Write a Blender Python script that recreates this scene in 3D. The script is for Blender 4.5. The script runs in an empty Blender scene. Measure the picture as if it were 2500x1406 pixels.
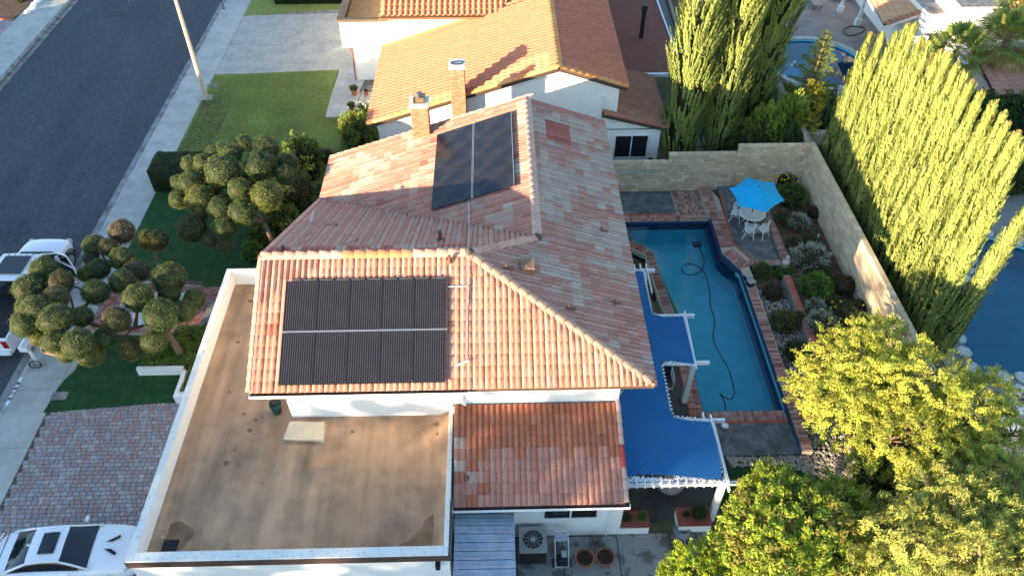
import bpy, bmesh, math, random
import numpy as np
from mathutils import Vector, Matrix, noise as mnoise
from mathutils.geometry import tessellate_polygon
random.seed(7); rng = np.random.default_rng(7)
S = bpy.context.scene; COL = S.collection
# ---------------------------------------------------------------- camera
CAMH = 24.5; FPX = 1893.75
PITCH = math.radians(44.39); YAW = math.radians(1.3676)
fw = Vector((math.sin(YAW)*math.cos(PITCH), math.cos(YAW)*math.cos(PITCH), -math.sin(PITCH)))
rt = Vector((math.cos(YAW), -math.sin(YAW), 0)); upv = rt.cross(fw)
cam = bpy.data.cameras.new('camera'); co = bpy.data.objects.new('camera', cam); COL.objects.link(co)
co.matrix_world = Matrix(((rt.x, upv.x, -fw.x, 0), (rt.y, upv.y, -fw.y, 0), (rt.z, upv.z, -fw.z, CAMH), (0, 0, 0, 1)))
cam.sensor_width = 36; cam.lens = 36*FPX/2500; cam.clip_start = .5; cam.clip_end = 3000
S.camera = co
# ---------------------------------------------------------------- light
SUN_EL, SUN_AZ = math.radians(8.6), math.radians(232)   # azimuth clockwise from +Y
w = bpy.data.worlds.new('World'); S.world = w; w.use_nodes = True
nt = w.node_tree; nt.nodes.clear()
sky = nt.nodes.new('ShaderNodeTexSky'); sky.sky_type = 'NISHITA'; sky.sun_disc = False
sky.sun_elevation = SUN_EL; sky.sun_rotation = SUN_AZ; sky.air_density = 1.0; sky.dust_density = .3; sky.ozone_density = 1.7
bg = nt.nodes.new('ShaderNodeBackground'); bg.inputs[1].default_value = .15
out = nt.nodes.new('ShaderNodeOutputWorld'); nt.links.new(sky.outputs[0], bg.inputs[0]); nt.links.new(bg.outputs[0], out.inputs[0])
sun = bpy.data.lights.new('sun', 'SUN'); sun.energy = 4.6; sun.angle = math.radians(.55); sun.color = (1, .74, .46)
so = bpy.data.objects.new('sun', sun); COL.objects.link(so)
sd = Vector((math.sin(SUN_AZ)*math.cos(SUN_EL), math.cos(SUN_AZ)*math.cos(SUN_EL), math.sin(SUN_EL)))
so.rotation_euler = sd.to_track_quat('Z', 'Y').to_euler(); so.location = (-60, -50, 30)
S.view_settings.view_transform = 'Standard'; S.view_settings.look = 'None'; S.view_settings.gamma = 1
S.view_settings.exposure = 2.08; S.view_settings.use_curve_mapping = False
S.render.engine = 'CYCLES'
# ---------------------------------------------------------------- helpers
CAM = Vector((0, 0, CAMH))
def ray(x, y): return (rt*((x-1250)/FPX) - upv*((y-703)/FPX) + fw)
def at(x, y, z=0.0):
    d = ray(x, y); return CAM + d*((CAMH-z)/-d.z)
def atp(x, y, p0, n):
    d = ray(x, y); n = Vector(n); return CAM + d*((Vector(p0)-CAM).dot(n)/d.dot(n))
def atY(x, y, Y):
    d = ray(x, y); return CAM + d*(Y/d.y)
def atX(x, y, X):
    d = ray(x, y); return CAM + d*(X/d.x)
def V(*a): return Vector(a)
def worg(p):
    o = Vector((0, 0, 0))
    while p is not None: o = o + p.location; p = p.parent
    return o
def tag(o, label=None, cat=None, group=None, kind=None):
    if label: o['label'] = label
    if cat: o['category'] = cat
    if group: o['group'] = group
    if kind: o['kind'] = kind
    return o
def thing(name, label, cat, loc=(0, 0, 0), group=None, rz=0):
    o = bpy.data.objects.new(name, None); o.empty_display_size = .2; COL.objects.link(o)
    o.location = loc; o.rotation_euler = (0, 0, rz)
    return tag(o, label, cat, group)
class MB:
    def __init__(s): s.v = []; s.f = []; s.m = []; s.c = []; s.mi = 0; s.col = None
    def add(s, vs, fs, col=None):
        n = len(s.v); s.v += [tuple(p) for p in vs]; s.f += [tuple(i+n for i in f) for f in fs]; s.m += [s.mi]*len(fs)
        s.c += [col or s.col or (1, 1, 1)]*len(vs); return s
    def box(s, x0, x1, y0, y1, z0, z1):
        s.add([(x0,y0,z0),(x1,y0,z0),(x1,y1,z0),(x0,y1,z0),(x0,y0,z1),(x1,y0,z1),(x1,y1,z1),(x0,y1,z1)],
              [(0,3,2,1),(4,5,6,7),(0,1,5,4),(1,2,6,5),(2,3,7,6),(3,0,4,7)]); return s
    def ob(s, c, X, Y, Z):      # oriented box: centre + half vectors
        c = Vector(c); P = [c+X*a+Y*b+Z*d for d in (-1,1) for a, b in ((-1,-1),(1,-1),(1,1),(-1,1))]
        s.add(P, [(0,3,2,1),(4,5,6,7),(0,1,5,4),(1,2,6,5),(2,3,7,6),(3,0,4,7)]); return s
    def beam(s, a, b, w, h, up=(0,0,1)):
        a, b = Vector(a), Vector(b); d = (b-a); L = d.length/2; d.normalize(); sd_ = d.cross(Vector(up))
        if sd_.length < 1e-4: sd_ = Vector((1,0,0))
        sd_.normalize(); u = sd_.cross(d).normalized()
        return s.ob((a+b)/2, d*L, sd_*(w/2), u*(h/2))
    def tube(s, pts, r, seg=8, cap=True):
        pts = [Vector(p) for p in pts]; n = len(pts)
        if not hasattr(r, '__len__'): r = [r]*n
        vs = []; fs = []; prev = None
        for i, p in enumerate(pts):
            d = (pts[min(i+1, n-1)]-pts[max(i-1, 0)]).normalized()
            a = (prev - d*prev.dot(d)) if prev is not None else d.orthogonal()
            if a.length < 1e-5: a = d.orthogonal()
            a.normalize(); b = d.cross(a); prev = a
            for k in range(seg):
                t = 2*math.pi*k/seg; vs.append(p+(a*math.cos(t)+b*math.sin(t))*r[i])
        for i in range(n-1):
            for k in range(seg):
                k2 = (k+1) % seg; fs.append((i*seg+k, i*seg+k2, (i+1)*seg+k2, (i+1)*seg+k))
        if cap: fs.append(tuple(range(seg-1, -1, -1))); fs.append(tuple((n-1)*seg+k for k in range(seg)))
        return s.add(vs, fs)
    def lathe(s, prof, c=(0,0,0), seg=20, sx=1, sy=1):
        c = Vector(c); vs = []; fs = []; n = len(prof)
        for r, z in prof:
            for k in range(seg):
                t = 2*math.pi*k/seg; vs.append(c+Vector((r*math.cos(t)*sx, r*math.sin(t)*sy, z)))
        for i in range(n-1):
            for k in range(seg):
                k2 = (k+1) % seg; fs.append((i*seg+k, i*seg+k2, (i+1)*seg+k2, (i+1)*seg+k))
        if prof[0][0] > 1e-4: fs.append(tuple(range(seg-1, -1, -1)))
        if prof[-1][0] > 1e-4: fs.append(tuple((n-1)*seg+k for k in range(seg)))
        return s.add(vs, fs)
    def prism(s, poly, z0, z1, holes=()):
        loops = [[(p[0], p[1]) for p in poly]] + [[(p[0], p[1]) for p in h] for h in holes]
        flat = [q for l in loops for q in l]; n = len(flat)
        tris = tessellate_polygon([[Vector((x, y, 0)) for x, y in l] for l in loops])
        vs = [(x, y, z1) for x, y in flat] + [(x, y, z0) for x, y in flat]; fs = []
        for t in tris:
            a, b, c = [Vector(flat[i]) for i in t]
            if (b-a).cross(c-a) < 0: t = (t[0], t[2], t[1])
            fs.append(tuple(t))
            if z0 != z1: fs.append((t[0]+n, t[2]+n, t[1]+n))
        if z0 != z1:
            o = 0
            for l in loops:
                m = len(l)
                for i in range(m): fs.append((o+i, o+(i+1) % m, o+(i+1) % m+n, o+i+n))
                o += m
        return s.add(vs, fs)
    def quad(s, a, b, c, d): return s.add([a, b, c, d], [(0,1,2,3)])
    def slab(s, poly3, t):      # planar 3D polygon with thickness t below
        P = [Vector(p) for p in poly3]; n = len(P)
        nn = (P[1]-P[0]).cross(P[2]-P[0]).normalized()
        if nn.z < 0: P.reverse(); nn = -nn
        vs = P + [p-nn*t for p in P]
        fs = [tuple(range(n)), tuple(range(2*n-1, n-1, -1))]+[(i, i+n, (i+1) % n+n, (i+1) % n) for i in range(n)]
        return s.add(vs, fs)
    def build(s, name, mats, parent=None, smooth=False, kind=None, label=None):
        o0 = worg(parent) if parent is not None else Vector((0,0,0))
        me = bpy.data.meshes.new(name); me.from_pydata([(p[0]-o0.x, p[1]-o0.y, p[2]-o0.z) for p in s.v], [], s.f)
        if not isinstance(mats, (list, tuple)): mats = [mats]
        for m in mats: me.materials.append(m)
        if len(mats) > 1: me.polygons.foreach_set('material_index', s.m)
        at_ = me.color_attributes.new('col', 'FLOAT_COLOR', 'POINT')
        at_.data.foreach_set('color', np.array([(c[0], c[1], c[2], 1) for c in s.c], dtype=np.float32).ravel())
        if smooth: me.polygons.foreach_set('use_smooth', [True]*len(s.f))
        me.update()
        o = bpy.data.objects.new(name, me); COL.objects.link(o)
        if parent is not None: o.parent = parent
        if kind: o['kind'] = kind
        if label: o['label'] = label
        return o
def bevel(o, w=.01, seg=2):
    m = o.modifiers.new('bevel', 'BEVEL'); m.width = w; m.segments = seg; m.limit_method = 'ANGLE'; return o
def struct(name, mb, m, **k): return mb.build(name, m, kind='structure', **k)
def copy_tree(o, parent=None, **kw):
    c = o.copy(); COL.objects.link(c); c.parent = parent
    for ch in list(o.children): copy_tree(ch, c)
    for k, v in kw.items(): c[k] = v
    return c
def piece(name, me, parent, loc, rot=None, scale=None, color=None, mat3=None):
    o = bpy.data.objects.new(name, me); COL.objects.link(o); o.parent = parent
    l = Vector(loc)-worg(parent)
    if mat3 is not None: m = mat3.to_4x4(); m.translation = l; o.matrix_local = m
    else:
        o.location = l
        if rot: o.rotation_euler = rot
        if scale: o.scale = scale
    if color: o.color = (*color, 1)
    return o
# ---------------------------------------------------------------- materials
def M(name, col, rough=.8, var=.18, scale=6, bump=.15, bscale=40, col2=None, c2scale=1.2, c2lo=.45, c2hi=.6, metal=0, spec=.3, attr=False, stretch=None, fine=True, coat=0, emit=None, bdist=.02):
    m = bpy.data.materials.new(name); m.use_nodes = True; nt = m.node_tree; N = nt.nodes; L = nt.links
    b = N['Principled BSDF']; b.inputs['Roughness'].default_value = rough; b.inputs['Metallic'].default_value = metal
    b.inputs['Specular IOR Level'].default_value = spec
    if coat: b.inputs['Coat Weight'].default_value = coat; b.inputs['Coat Roughness'].default_value = .05
    geo = N.new('ShaderNodeNewGeometry'); mp = N.new('ShaderNodeMapping'); L.new(geo.outputs['Position'], mp.inputs[0])
    if stretch: mp.inputs['Scale'].default_value = stretch
    n1 = N.new('ShaderNodeTexNoise'); n1.inputs['Scale'].default_value = scale; n1.inputs['Detail'].default_value = 6; L.new(mp.outputs[0], n1.inputs[0])
    rm = N.new('ShaderNodeMapRange'); rm.inputs[1].default_value = .3; rm.inputs[2].default_value = .7
    rm.inputs[3].default_value = 1-var; rm.inputs[4].default_value = 1+var; L.new(n1.outputs[0], rm.inputs[0])
    base = N.new('ShaderNodeRGB'); base.outputs[0].default_value = (*col, 1); cur = base.outputs[0]
    if col2:
        n2 = N.new('ShaderNodeTexNoise'); n2.inputs['Scale'].default_value = c2scale; n2.inputs['Detail'].default_value = 8; n2.inputs['Roughness'].default_value = .62; L.new(mp.outputs[0], n2.inputs[0])
        r2 = N.new('ShaderNodeMapRange'); r2.inputs[1].default_value = c2lo; r2.inputs[2].default_value = c2hi; L.new(n2.outputs[0], r2.inputs[0])
        mx = N.new('ShaderNodeMixRGB'); L.new(r2.outputs[0], mx.inputs[0]); L.new(cur, mx.inputs[1]); mx.inputs[2].default_value = (*col2, 1); cur = mx.outputs[0]
    if attr:
        at_ = N.new('ShaderNodeAttribute'); at_.attribute_name = 'col'; oi = N.new('ShaderNodeObjectInfo')
        m1 = N.new('ShaderNodeMixRGB'); m1.blend_type = 'MULTIPLY'; m1.inputs[0].default_value = 1; L.new(cur, m1.inputs[1]); L.new(at_.outputs['Color'], m1.inputs[2])
        m2 = N.new('ShaderNodeMixRGB'); m2.blend_type = 'MULTIPLY'; m2.inputs[0].default_value = 1; L.new(m1.outputs[0], m2.inputs[1]); L.new(oi.outputs['Color'], m2.inputs[2]); cur = m2.outputs[0]
    mv = N.new('ShaderNodeVectorMath'); mv.operation = 'SCALE'; L.new(cur, mv.inputs[0]); L.new(rm.outputs[0], mv.inputs['Scale']); cur = mv.outputs[0]
    L.new(cur, b.inputs['Base Color'])
    if bump:
        n3 = N.new('ShaderNodeTexNoise'); n3.inputs['Scale'].default_value = bscale; n3.inputs['Detail'].default_value = 5; L.new(mp.outputs[0], n3.inputs[0])
        bp = N.new('ShaderNodeBump'); bp.inputs['Strength'].default_value = bump; bp.inputs['Distance'].default_value = bdist; L.new(n3.outputs[0], bp.inputs['Height']); L.new(bp.outputs[0], b.inputs['Normal'])
    m['_n'] = name
    return m
def FOL(name, tr=.25, rough=.6, var=.25, scale=3):
    m = bpy.data.materials.new(name); m.use_nodes = True; nt = m.node_tree; N = nt.nodes; L = nt.links
    b = N['Principled BSDF']; b.inputs['Roughness'].default_value = rough; b.inputs['Specular IOR Level'].default_value = .25
    at_ = N.new('ShaderNodeAttribute'); at_.attribute_name = 'col'; oi = N.new('ShaderNodeObjectInfo')
    m2 = N.new('ShaderNodeMixRGB'); m2.blend_type = 'MULTIPLY'; m2.inputs[0].default_value = 1; L.new(at_.outputs['Color'], m2.inputs[1]); L.new(oi.outputs['Color'], m2.inputs[2])
    L.new(m2.outputs[0], b.inputs['Base Color'])
    t = N.new('ShaderNodeBsdfTranslucent'); L.new(m2.outputs[0], t.inputs[0]); mx = N.new('ShaderNodeMixShader'); mx.inputs[0].default_value = tr
    L.new(b.outputs[0], mx.inputs[1]); L.new(t.outputs[0], mx.inputs[2]); L.new(mx.outputs[0], N['Material Output'].inputs[0])
    return m
def WATER(name, tint, rough=.02, wave=.35):
    m = bpy.data.materials.new(name); m.use_nodes = True; nt = m.node_tree; N = nt.nodes; L = nt.links; N.remove(N['Principled BSDF'])
    tr = N.new('ShaderNodeBsdfTransparent'); tr.inputs[0].default_value = (*tint, 1); g = N.new('ShaderNodeBsdfGlossy'); g.inputs['Roughness'].default_value = rough
    fr = N.new('ShaderNodeFresnel'); fr.inputs[0].default_value = 1.33; mx = N.new('ShaderNodeMixShader')
    n = N.new('ShaderNodeTexNoise'); n.inputs['Scale'].default_value = 3.5; n.inputs['Detail'].default_value = 3; geo = N.new('ShaderNodeNewGeometry'); L.new(geo.outputs['Position'], n.inputs[0])
    bp = N.new('ShaderNodeBump'); bp.inputs['Strength'].default_value = wave; bp.inputs['Distance'].default_value = .02; L.new(n.outputs[0], bp.inputs['Height'])
    L.new(bp.outputs[0], fr.inputs['Normal']); L.new(bp.outputs[0], g.inputs['Normal'])
    L.new(fr.outputs[0], mx.inputs[0]); L.new(tr.outputs[0], mx.inputs[1]); L.new(g.outputs[0], mx.inputs[2]); L.new(mx.outputs[0], N['Material Output'].inputs[0])
    return m
asphalt = M('asphalt', (.050,.060,.076), .9, .25, 7, .6, 180, col2=(.078,.088,.102), c2scale=.5, c2lo=.35, c2hi=.7, stretch=(1,.35,1))
concrete = M('concrete', (.44,.44,.41), .85, .1, 2.5, .25, 120, col2=(.37,.365,.34), c2scale=.7)
concrete_grey = M('gutter_concrete', (.27,.27,.27), .9, .25, 3, .35, 90, col2=(.17,.15,.14), c2scale=1.6)
concrete_worn = M('worn_drive_concrete', (.42,.41,.37), .85, .14, 4, .3, 80, col2=(.31,.305,.285), c2scale=1.1, c2lo=.42, c2hi=.7)
concrete_wet = M('blotched_patio_concrete', (.27,.27,.25), .6, .1, 3, .15, 70, col2=(.13,.13,.11), c2scale=1.3, c2lo=.52, c2hi=.55)
slate = M('stamped_slate_deck', (.10,.105,.115), .7, .35, 2.2, .5, 14, col2=(.17,.175,.185), c2scale=2.4, c2lo=.45, c2hi=.62)
dark_floor = M('dark_patio_floor', (.06,.058,.056), .6, .2, 2, .2, 30)
dirt = M('garden_dirt', (.085,.055,.038), .95, .35, 4, .8, 30, col2=(.13,.088,.062), c2scale=5)
redmulch = M('red_mulch', (.15,.05,.04), .95, .4, 12, .9, 60, col2=(.11,.07,.05), c2scale=2)
ground_m = M('dry_ground', (.12,.1,.075), .95, .3, 1, .5, 20, col2=(.10,.12,.05), c2scale=.3)
turf = M('artificial_turf', (.012,.062,.016), .9, .22, 3, .9, 220, col2=(.02,.075,.02), c2scale=1.5)
lawn_m = M('lawn_grass', (.21,.26,.07), .95, .28, 5, 1, 120, col2=(.14,.14,.055), c2scale=.45, c2lo=.5, c2hi=.72)
stucco = M('white_stucco', (.80,.80,.78), .9, .03, 2, .35, 55)
stucco_s = M('smooth_white_stucco', (.80,.80,.78), .85, .03, 1.5, .1, 60)
capm = M('weathered_parapet_cap', (.68,.70,.68), .85, .06, 5, .5, 60, col2=(.33,.36,.36), c2scale=9, c2lo=.58, c2hi=.66)
brown_paint = M('brown_painted_wood', (.085,.055,.045), .6, .1, 5, .1)
grey_brown = M('weathered_brown_board', (.14,.11,.085), .8, .2, 5, .3)
whitep = M('white_paint', (.78,.79,.80), .5, .04, 4, .05)
graywhite = M('greyed_white_paint', (.62,.65,.67), .6, .08, 3, .15)
tile_m = M('concrete_roof_tile', (1,1,1), .85, .13, 14, .35, 70, attr=True)
deckunder = M('roof_underlay', (.10,.07,.055), .9, .1)
brick_m = M('fired_brick', (1,1,1), .85, .16, 25, .4, 80, attr=True)
mortar = M('mortar', (.42,.37,.31), .9, .1, 20, .3)
mortar_d = M('dark_joint_sand', (.10,.09,.08), .95, .2)
block_m = M('slump_block', (1,1,1), .9, .1, 9, .5, 40, attr=True)
glassd = M('dark_glass', (.012,.016,.022), .06, 0, 1, 0, spec=.7)
blackp = M('black_plastic', (.015,.015,.017), .5, .1, 5, 0)
darkmetal = M('dark_metal', (.05,.05,.055), .5, .1, 5, 0, metal=.4)
steel = M('galvanised_steel', (.45,.46,.48), .4, .1, 5, .05, metal=.7)
alum = M('aluminium_rail', (.55,.55,.57), .35, .05, 5, 0, metal=.8)
terracotta = M('terracotta_pot', (.36,.13,.07), .8, .15, 8, .2)
redtile = M('red_clay_flat', (.28,.085,.055), .7, .12, 6, .1)
redroof = M('red_rolled_roofing', (.17,.055,.042), .9, .12, 2.5, .3, 60)
carwhite = M('white_car_paint', (.78,.79,.82), .25, .01, 1, 0, coat=.8)
rubber = M('tyre_rubber', (.02,.02,.02), .8, .1, 5, .1)
bluecloth = M('blue_shade_cloth', (.010,.115,.30), .75, .1, 1.2, .2, 120)
cyan = M('turquoise_canvas', (.006,.37,.72), .7, .03, 2, .05)
poolblue = M('pool_plaster', (.17,.60,.68), .8, .08, 1.5, .1)
pooltile = M('dark_blue_mosaic', (.03,.055,.125), .3, .4, 40, .2, 60)
orange_j = M('orange_expansion_strip', (.55,.10,.035), .7, .05)
bark = M('bark', (.16,.115,.085), .95, .3, 10, .8, 30)
barkp = M('pale_bark', (.32,.24,.17), .95, .3, 10, .8, 30)
stone_w = M('pale_stone', (.50,.49,.46), .85, .15, 3, .3, 20)
pebble = M('river_pebble', (1,1,1), .8, .2, 20, .2, attr=True)
hosegreen = M('green_hose', (.04,.16,.11), .5, 0)
hosedark = M('navy_hose', (.012,.02,.045), .5, 0)
hosegray = M('grey_hose', (.25,.26,.27), .5, 0)
fol = FOL('leaves'); folc = FOL('needle_foliage', tr=.12)
# ================================================================ SETTING
TERR = [(-600,-300), (600,-300), (600,900), (-600,900)]
pool_hole = [(5.2,29.5),(10.46,29.5),(10.46,26.75),(11.05,25.6),(11.05,17.98),(7.86,17.98),(7.86,22.9),(7.3,26.9),(6.4,27.7),(5.2,27.7)]
tr_c = V(20.6, 45.3, 0)
tr_hole = [(tr_c.x+2.95*math.cos(t), tr_c.y+3.1*math.sin(t)) for t in [i*math.pi/12 for i in range(24)]]
r_hole = [(19.45,19.6),(25.5,19.5),(26.2,26.5),(23.5,28.2),(21.2,24.6),(19.5,21.3)]
g = MB(); g.prism([(-19.4,-300),(600,-300),(600,900),(-19.4,900)], -.03, -.03, holes=[pool_hole, tr_hole, r_hole])
g.prism([(-600,-300),(-30.75,-300),(-30.75,900),(-600,900)], -.03, -.03)
g.box(-31.2,-19.2,-300,900,-.5,-.17)
struct('ground', g, ground_m)
s = MB(); s.box(-30.35,-19.85,-160,220,-.2,-.14); struct('street', s, asphalt)
for nm, x0, x1 in (('gutter', -19.85, -19.42), ('gutter', -30.75, -30.35)):
    s = MB(); s.box(x0, x1, -160, 220, -.2, -.128); struct(nm, s, concrete_grey)
s = MB(); s.box(-19.42,-19.25,-160,220,-.2,.0); kerb = struct('kerb', s, concrete)
s = MB(); s.box(-30.92,-30.75,-160,220,-.2,.0); struct('kerb', s, concrete_grey)
s = MB()
for x0, w_ in ((-25.15,.035),(-22.9,.02)):
    y = -20.0; pv = x0
    while y < 90:
        nx = x0+.03*mnoise.noise(Vector((y*.4, x0, 0))); s.add([(pv-w_/2,y,-.1355),(pv+w_/2,y,-.1355),(nx+w_/2,y+1.5,-.1355),(nx-w_/2,y+1.5,-.1355)], [(0,1,2,3)]); pv = nx; y += 1.5
struct('asphalt_seam', s, M('tar_seam', (.035,.04,.05), .8, .3, 6, .2))
s = MB()
for cx_, cy_, rx_, ry_, sd_ in ((-29.2,33.5,.8,1.1,1),(-23.5,29.5,.5,.9,2),(-22.2,34.0,.35,.6,3),(-27.0,53.5,.7,.5,4),(-25.5,22.5,.5,1.2,5)):
    n_ = 16; s.prism([(cx_+rx_*(1+.5*mnoise.noise(Vector((math.cos(k*.39)*1.5,math.sin(k*.39)*1.5,sd_))))*math.cos(k*.3927), cy_+ry_*(1+.5*mnoise.noise(Vector((math.cos(k*.39)*1.5,math.sin(k*.39)*1.5,sd_))))*math.sin(k*.3927)) for k in range(n_)], -.1362, -.1362)
struct('oil_stain', s, M('oil_stained_asphalt', (.042,.05,.06), .8, .3, 3, .3, col2=(.052,.062,.077), c2scale=2))
# gutter leaves
lf = MB()
for i in range(420):
    y = random.uniform(38, 58); x = -30.70+abs(random.gauss(0, .05)); a = random.uniform(0, 6.3); r = random.uniform(.03, .06)
    if mnoise.noise(Vector((y*.6, 0, 0))) < -.15: continue
    p = V(x, y, -.118+random.random()*.03); lf.col = random.choice([(.22,.06,.03),(.12,.06,.04),(.05,.035,.03)])
    lf.add([p+V(math.cos(a+k*1.57)*r*(1 if k%2 else .5), math.sin(a+k*1.57)*r*(1 if k%2 else .5), random.random()*.02) for k in range(4)], [(0,1,2,3)])
tag(lf.build('fallen_leaves', fol), 'dry red and brown leaves gathered in the far street gutter', 'leaves', kind='stuff')
# bits of litter on the asphalt
lt = MB()
for i in range(60):
    p = V(random.uniform(-29.8,-20.4), random.uniform(22,56), -.136); a = random.uniform(0,6.3); r = random.uniform(.012,.035)
    lt.add([p+V(math.cos(a+k*1.57)*r, math.sin(a+k*1.57)*r*.6, .006) for k in range(4)], [(0,1,2,3)])
tag(lt.build('street_litter', whitep), 'scattered pale leaf and paper flecks on the dark asphalt street', 'litter', kind='stuff')
# sidewalks made of slabs
sw = MB(); sw.box(-19.25,-17.62,-60,90,-.12,-.012); side = struct('sidewalk', sw, concrete_grey)
y = -8.0; slabmesh = None
while y < 62:
    b = MB(); b.box(-19.235,-17.63, y+.008, y+2.77-.008, -.01, .002); b.build('pavement_slab', concrete, side); y += 2.77
sw2 = MB(); sw2.box(-33.45,-30.92,-60,90,-.12,-.012); side2 = struct('sidewalk', sw2, concrete_grey)
y = 36.0
while y < 62:
    b = MB(); b.box(-33.44,-30.93, y+.008, y+2.6-.008, -.01, .002); b.build('pavement_slab', concrete, side2); y += 2.6
# across the street, brick drive, dirt bed, white stones
b = MB(); b.prism([(-33.47,30),(-33.47,52.6),(-45,53.4),(-45,30)], -.02, .0); struct('brick_drive_opposite', b, M('pink_paver_drive', (.30,.23,.24), .9, .15, 1.5, .2, col2=(.36,.31,.32), c2scale=3))
b = MB(); b.box(-45,-33.5,52.66,60,-.02,.03); struct('mulch_bed_opposite', b, dirt)
b = MB()
b.beam((-33.5,52.55,.03),(-38,52.9,.03),.16,.1); tag(b.build('bed_edging', terracotta), 'low pink brick edging between bare mulch bed and drive across street', 'edging')
for i,(x,y_) in enumerate([(36,138),(66,124),(78,98),(79,72),(88,48),(104,28),(60,140)]):
    p = at(x*1.0 if 0 else x*400/1875, y_*300/1406, .05)
stz = [(315,140),(358,118),(382,80),(392,50),(425,25),(445,5)]
for i,(x,y_) in enumerate(stz):
    p = at(x*400/1875, y_*300/1406, .08); b = MB(); b.lathe([(0,-.12),(.16,-.08),(.2,0),(.15,.09),(0,.12)], p, 9, 1.2, .9)
    o = b.build('white_stone', whitep, smooth=True); tag(o, 'white painted stone edging the mulch bed across the street, '+['nearest the camera','second from the near end','third from the near end','third from the far end','second from the far end','farthest, at the top edge'][i], 'stone', 'white stones along the bed across the street')
# shrub at top left bed
# neighbour drive
ND = [(-17.6,44.9),(-9.2,45.2),(-9.2,53.7),(-17.6,52.4)]
b = MB(); b.prism([(-17.62,44.6),(-8.6,45.1),(-8.6,60),(-17.62,52.6)], -.03, -.012); nd = struct('neighbour_driveway', b, concrete_grey)
for i in range(2):
    for j in range(2):
        b = MB(); x0 = -17.6+i*4.5; x1 = x0+4.48; y0 = 44.62+j*4.1+(x0+17.6)*.04; y1 = y0+4.08
        b.prism([(x0,y0),(x1,y0+.16),(x1,y1+.16),(x0,y1)], -.01, .003); b.build('concrete_slab', concrete_worn, nd)
# lawns
b = MB(); b.prism([(-17.6,35.4),(-17.6,44.55),(-9.95,45.0),(-9.85,39.4),(-8.2,39.4),(-7.6,33.0),(-17.6,33.0)], -.02, .012); tag(b.build('neighbour_lawn', lawn_m), kind='stuff', label='patchy green front lawn with a dry brown streak by the sidewalk', cat='lawn')
b = MB(); b.prism([(-17.6,24.8),(-17.6,33.0),(-7.9,33.0),(-7.9,25.4),(-13.4,25.4),(-13.4,25.9),(-17.6,26.2)], -.02, .014); tag(b.build('turf_lawn', turf), kind='stuff', label='dark green artificial turf north of the brick entry path', cat='lawn')
cur = [at(195,880), at(183,905), at(160,925), at(143,945), at(125,975), at(106,1008)]
b = MB(); b.prism([(p.x,p.y) for p in cur]+[(-12.6,18.95),(-12.6,22.2),(-17.25,22.6),(-17.1,21.8)], -.02, .02); tag(b.build('turf_lawn', turf), kind='stuff', label='dark green artificial turf with curved edge beside the paver driveway', cat='lawn')
b = MB(); b.prism([(-17.62,18.6),(-17.3,18.7),(-17.0,22.8),(-17.62,23.2)], -.03, -.001); struct('curved_walk_edge', b, concrete)
b = MB(); b.prism([(-17.64,24.6),(-16.6,24.7),(-16.6,26.3),(-17.64,26.5)], -.03, -.001); struct('entry_apron', b, concrete)
b = MB(); b.box(-17.62,-12.6,9,18.95,-.06,-.02); b.box(-17.62,-12.6,-12,9,-.06,-.005); pav = struct('paver_driveway', b, mortar_d)
b = MB(); b.box(-14.0,-9,-12,18.95,-.06,-.021); struct('drive_base', b, mortar_d)
PC = [tuple(.55*v*1.3+.45*m_ for v, m_ in zip(c, (.33,.275,.265))) for c in [(.26,.25,.255),(.30,.29,.28),(.22,.20,.205),(.29,.16,.14),(.24,.165,.155),(.21,.15,.145),(.34,.33,.315),(.19,.175,.18),(.27,.18,.17)]]
pm = MB(); pm.add([(-.5,-.5,0),(.5,-.5,0),(.5,.5,0),(-.5,.5,0),(-.45,-.45,1),(.45,-.45,1),(.45,.45,1),(-.45,.45,1)], [(4,5,6,7),(0,1,5,4),(1,2,6,5),(2,3,7,6),(3,0,4,7)])
pmo = pm.build('paver', tile_m, pav); paver_me = pmo.data; COL.objects.unlink(pmo); bpy.data.objects.remove(pmo)
pavers = []
y = 18.9-.17/2; row = 0
while y > 9.2:
    x = -17.58+(row % 3)*.07
    while x < -10.9:
        L = random.choice([.17,.25,.25,.17,.25]); 
        k = PC[min(8, int(abs(mnoise.noise(Vector((x*.5, y*.5, 3))))*3))] if random.random() < .12 else random.choice(PC)
        pavers.append((x+L/2, y, L-.012, .158, k)); x += L
    y -= .168; row += 1
vis = [p for p in pavers if p[1] < 14.9+(p[0]+17.6)*.1 and p[0] < -12.2 and p[1] > 13.5]
vis = vis[:300]; vs_ = set(id(p) for p in vis); pst = MB()
for p in pavers:
    z0 = -.018; dz = random.uniform(.028,.036)
    if id(p) in vs_: piece('paver', paver_me, pav, (p[0], p[1], z0), scale=(p[2], p[3], dz), color=p[4])
    else:
        a, c_, h = p[2]/2, p[3]/2, z0+dz
        pst.add([(p[0]-a,p[1]-c_,z0),(p[0]+a,p[1]-c_,z0),(p[0]+a,p[1]+c_,z0),(p[0]-a,p[1]+c_,z0),(p[0]-a*.93,p[1]-c_*.9,h),(p[0]+a*.93,p[1]-c_*.9,h),(p[0]+a*.93,p[1]+c_*.9,h),(p[0]-a*.93,p[1]+c_*.9,h)], [(4,5,6,7),(0,1,5,4),(1,2,6,5),(2,3,7,6),(3,0,4,7)], p[4])
pst.build('pavers', tile_m, pav, kind='stuff')
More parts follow.
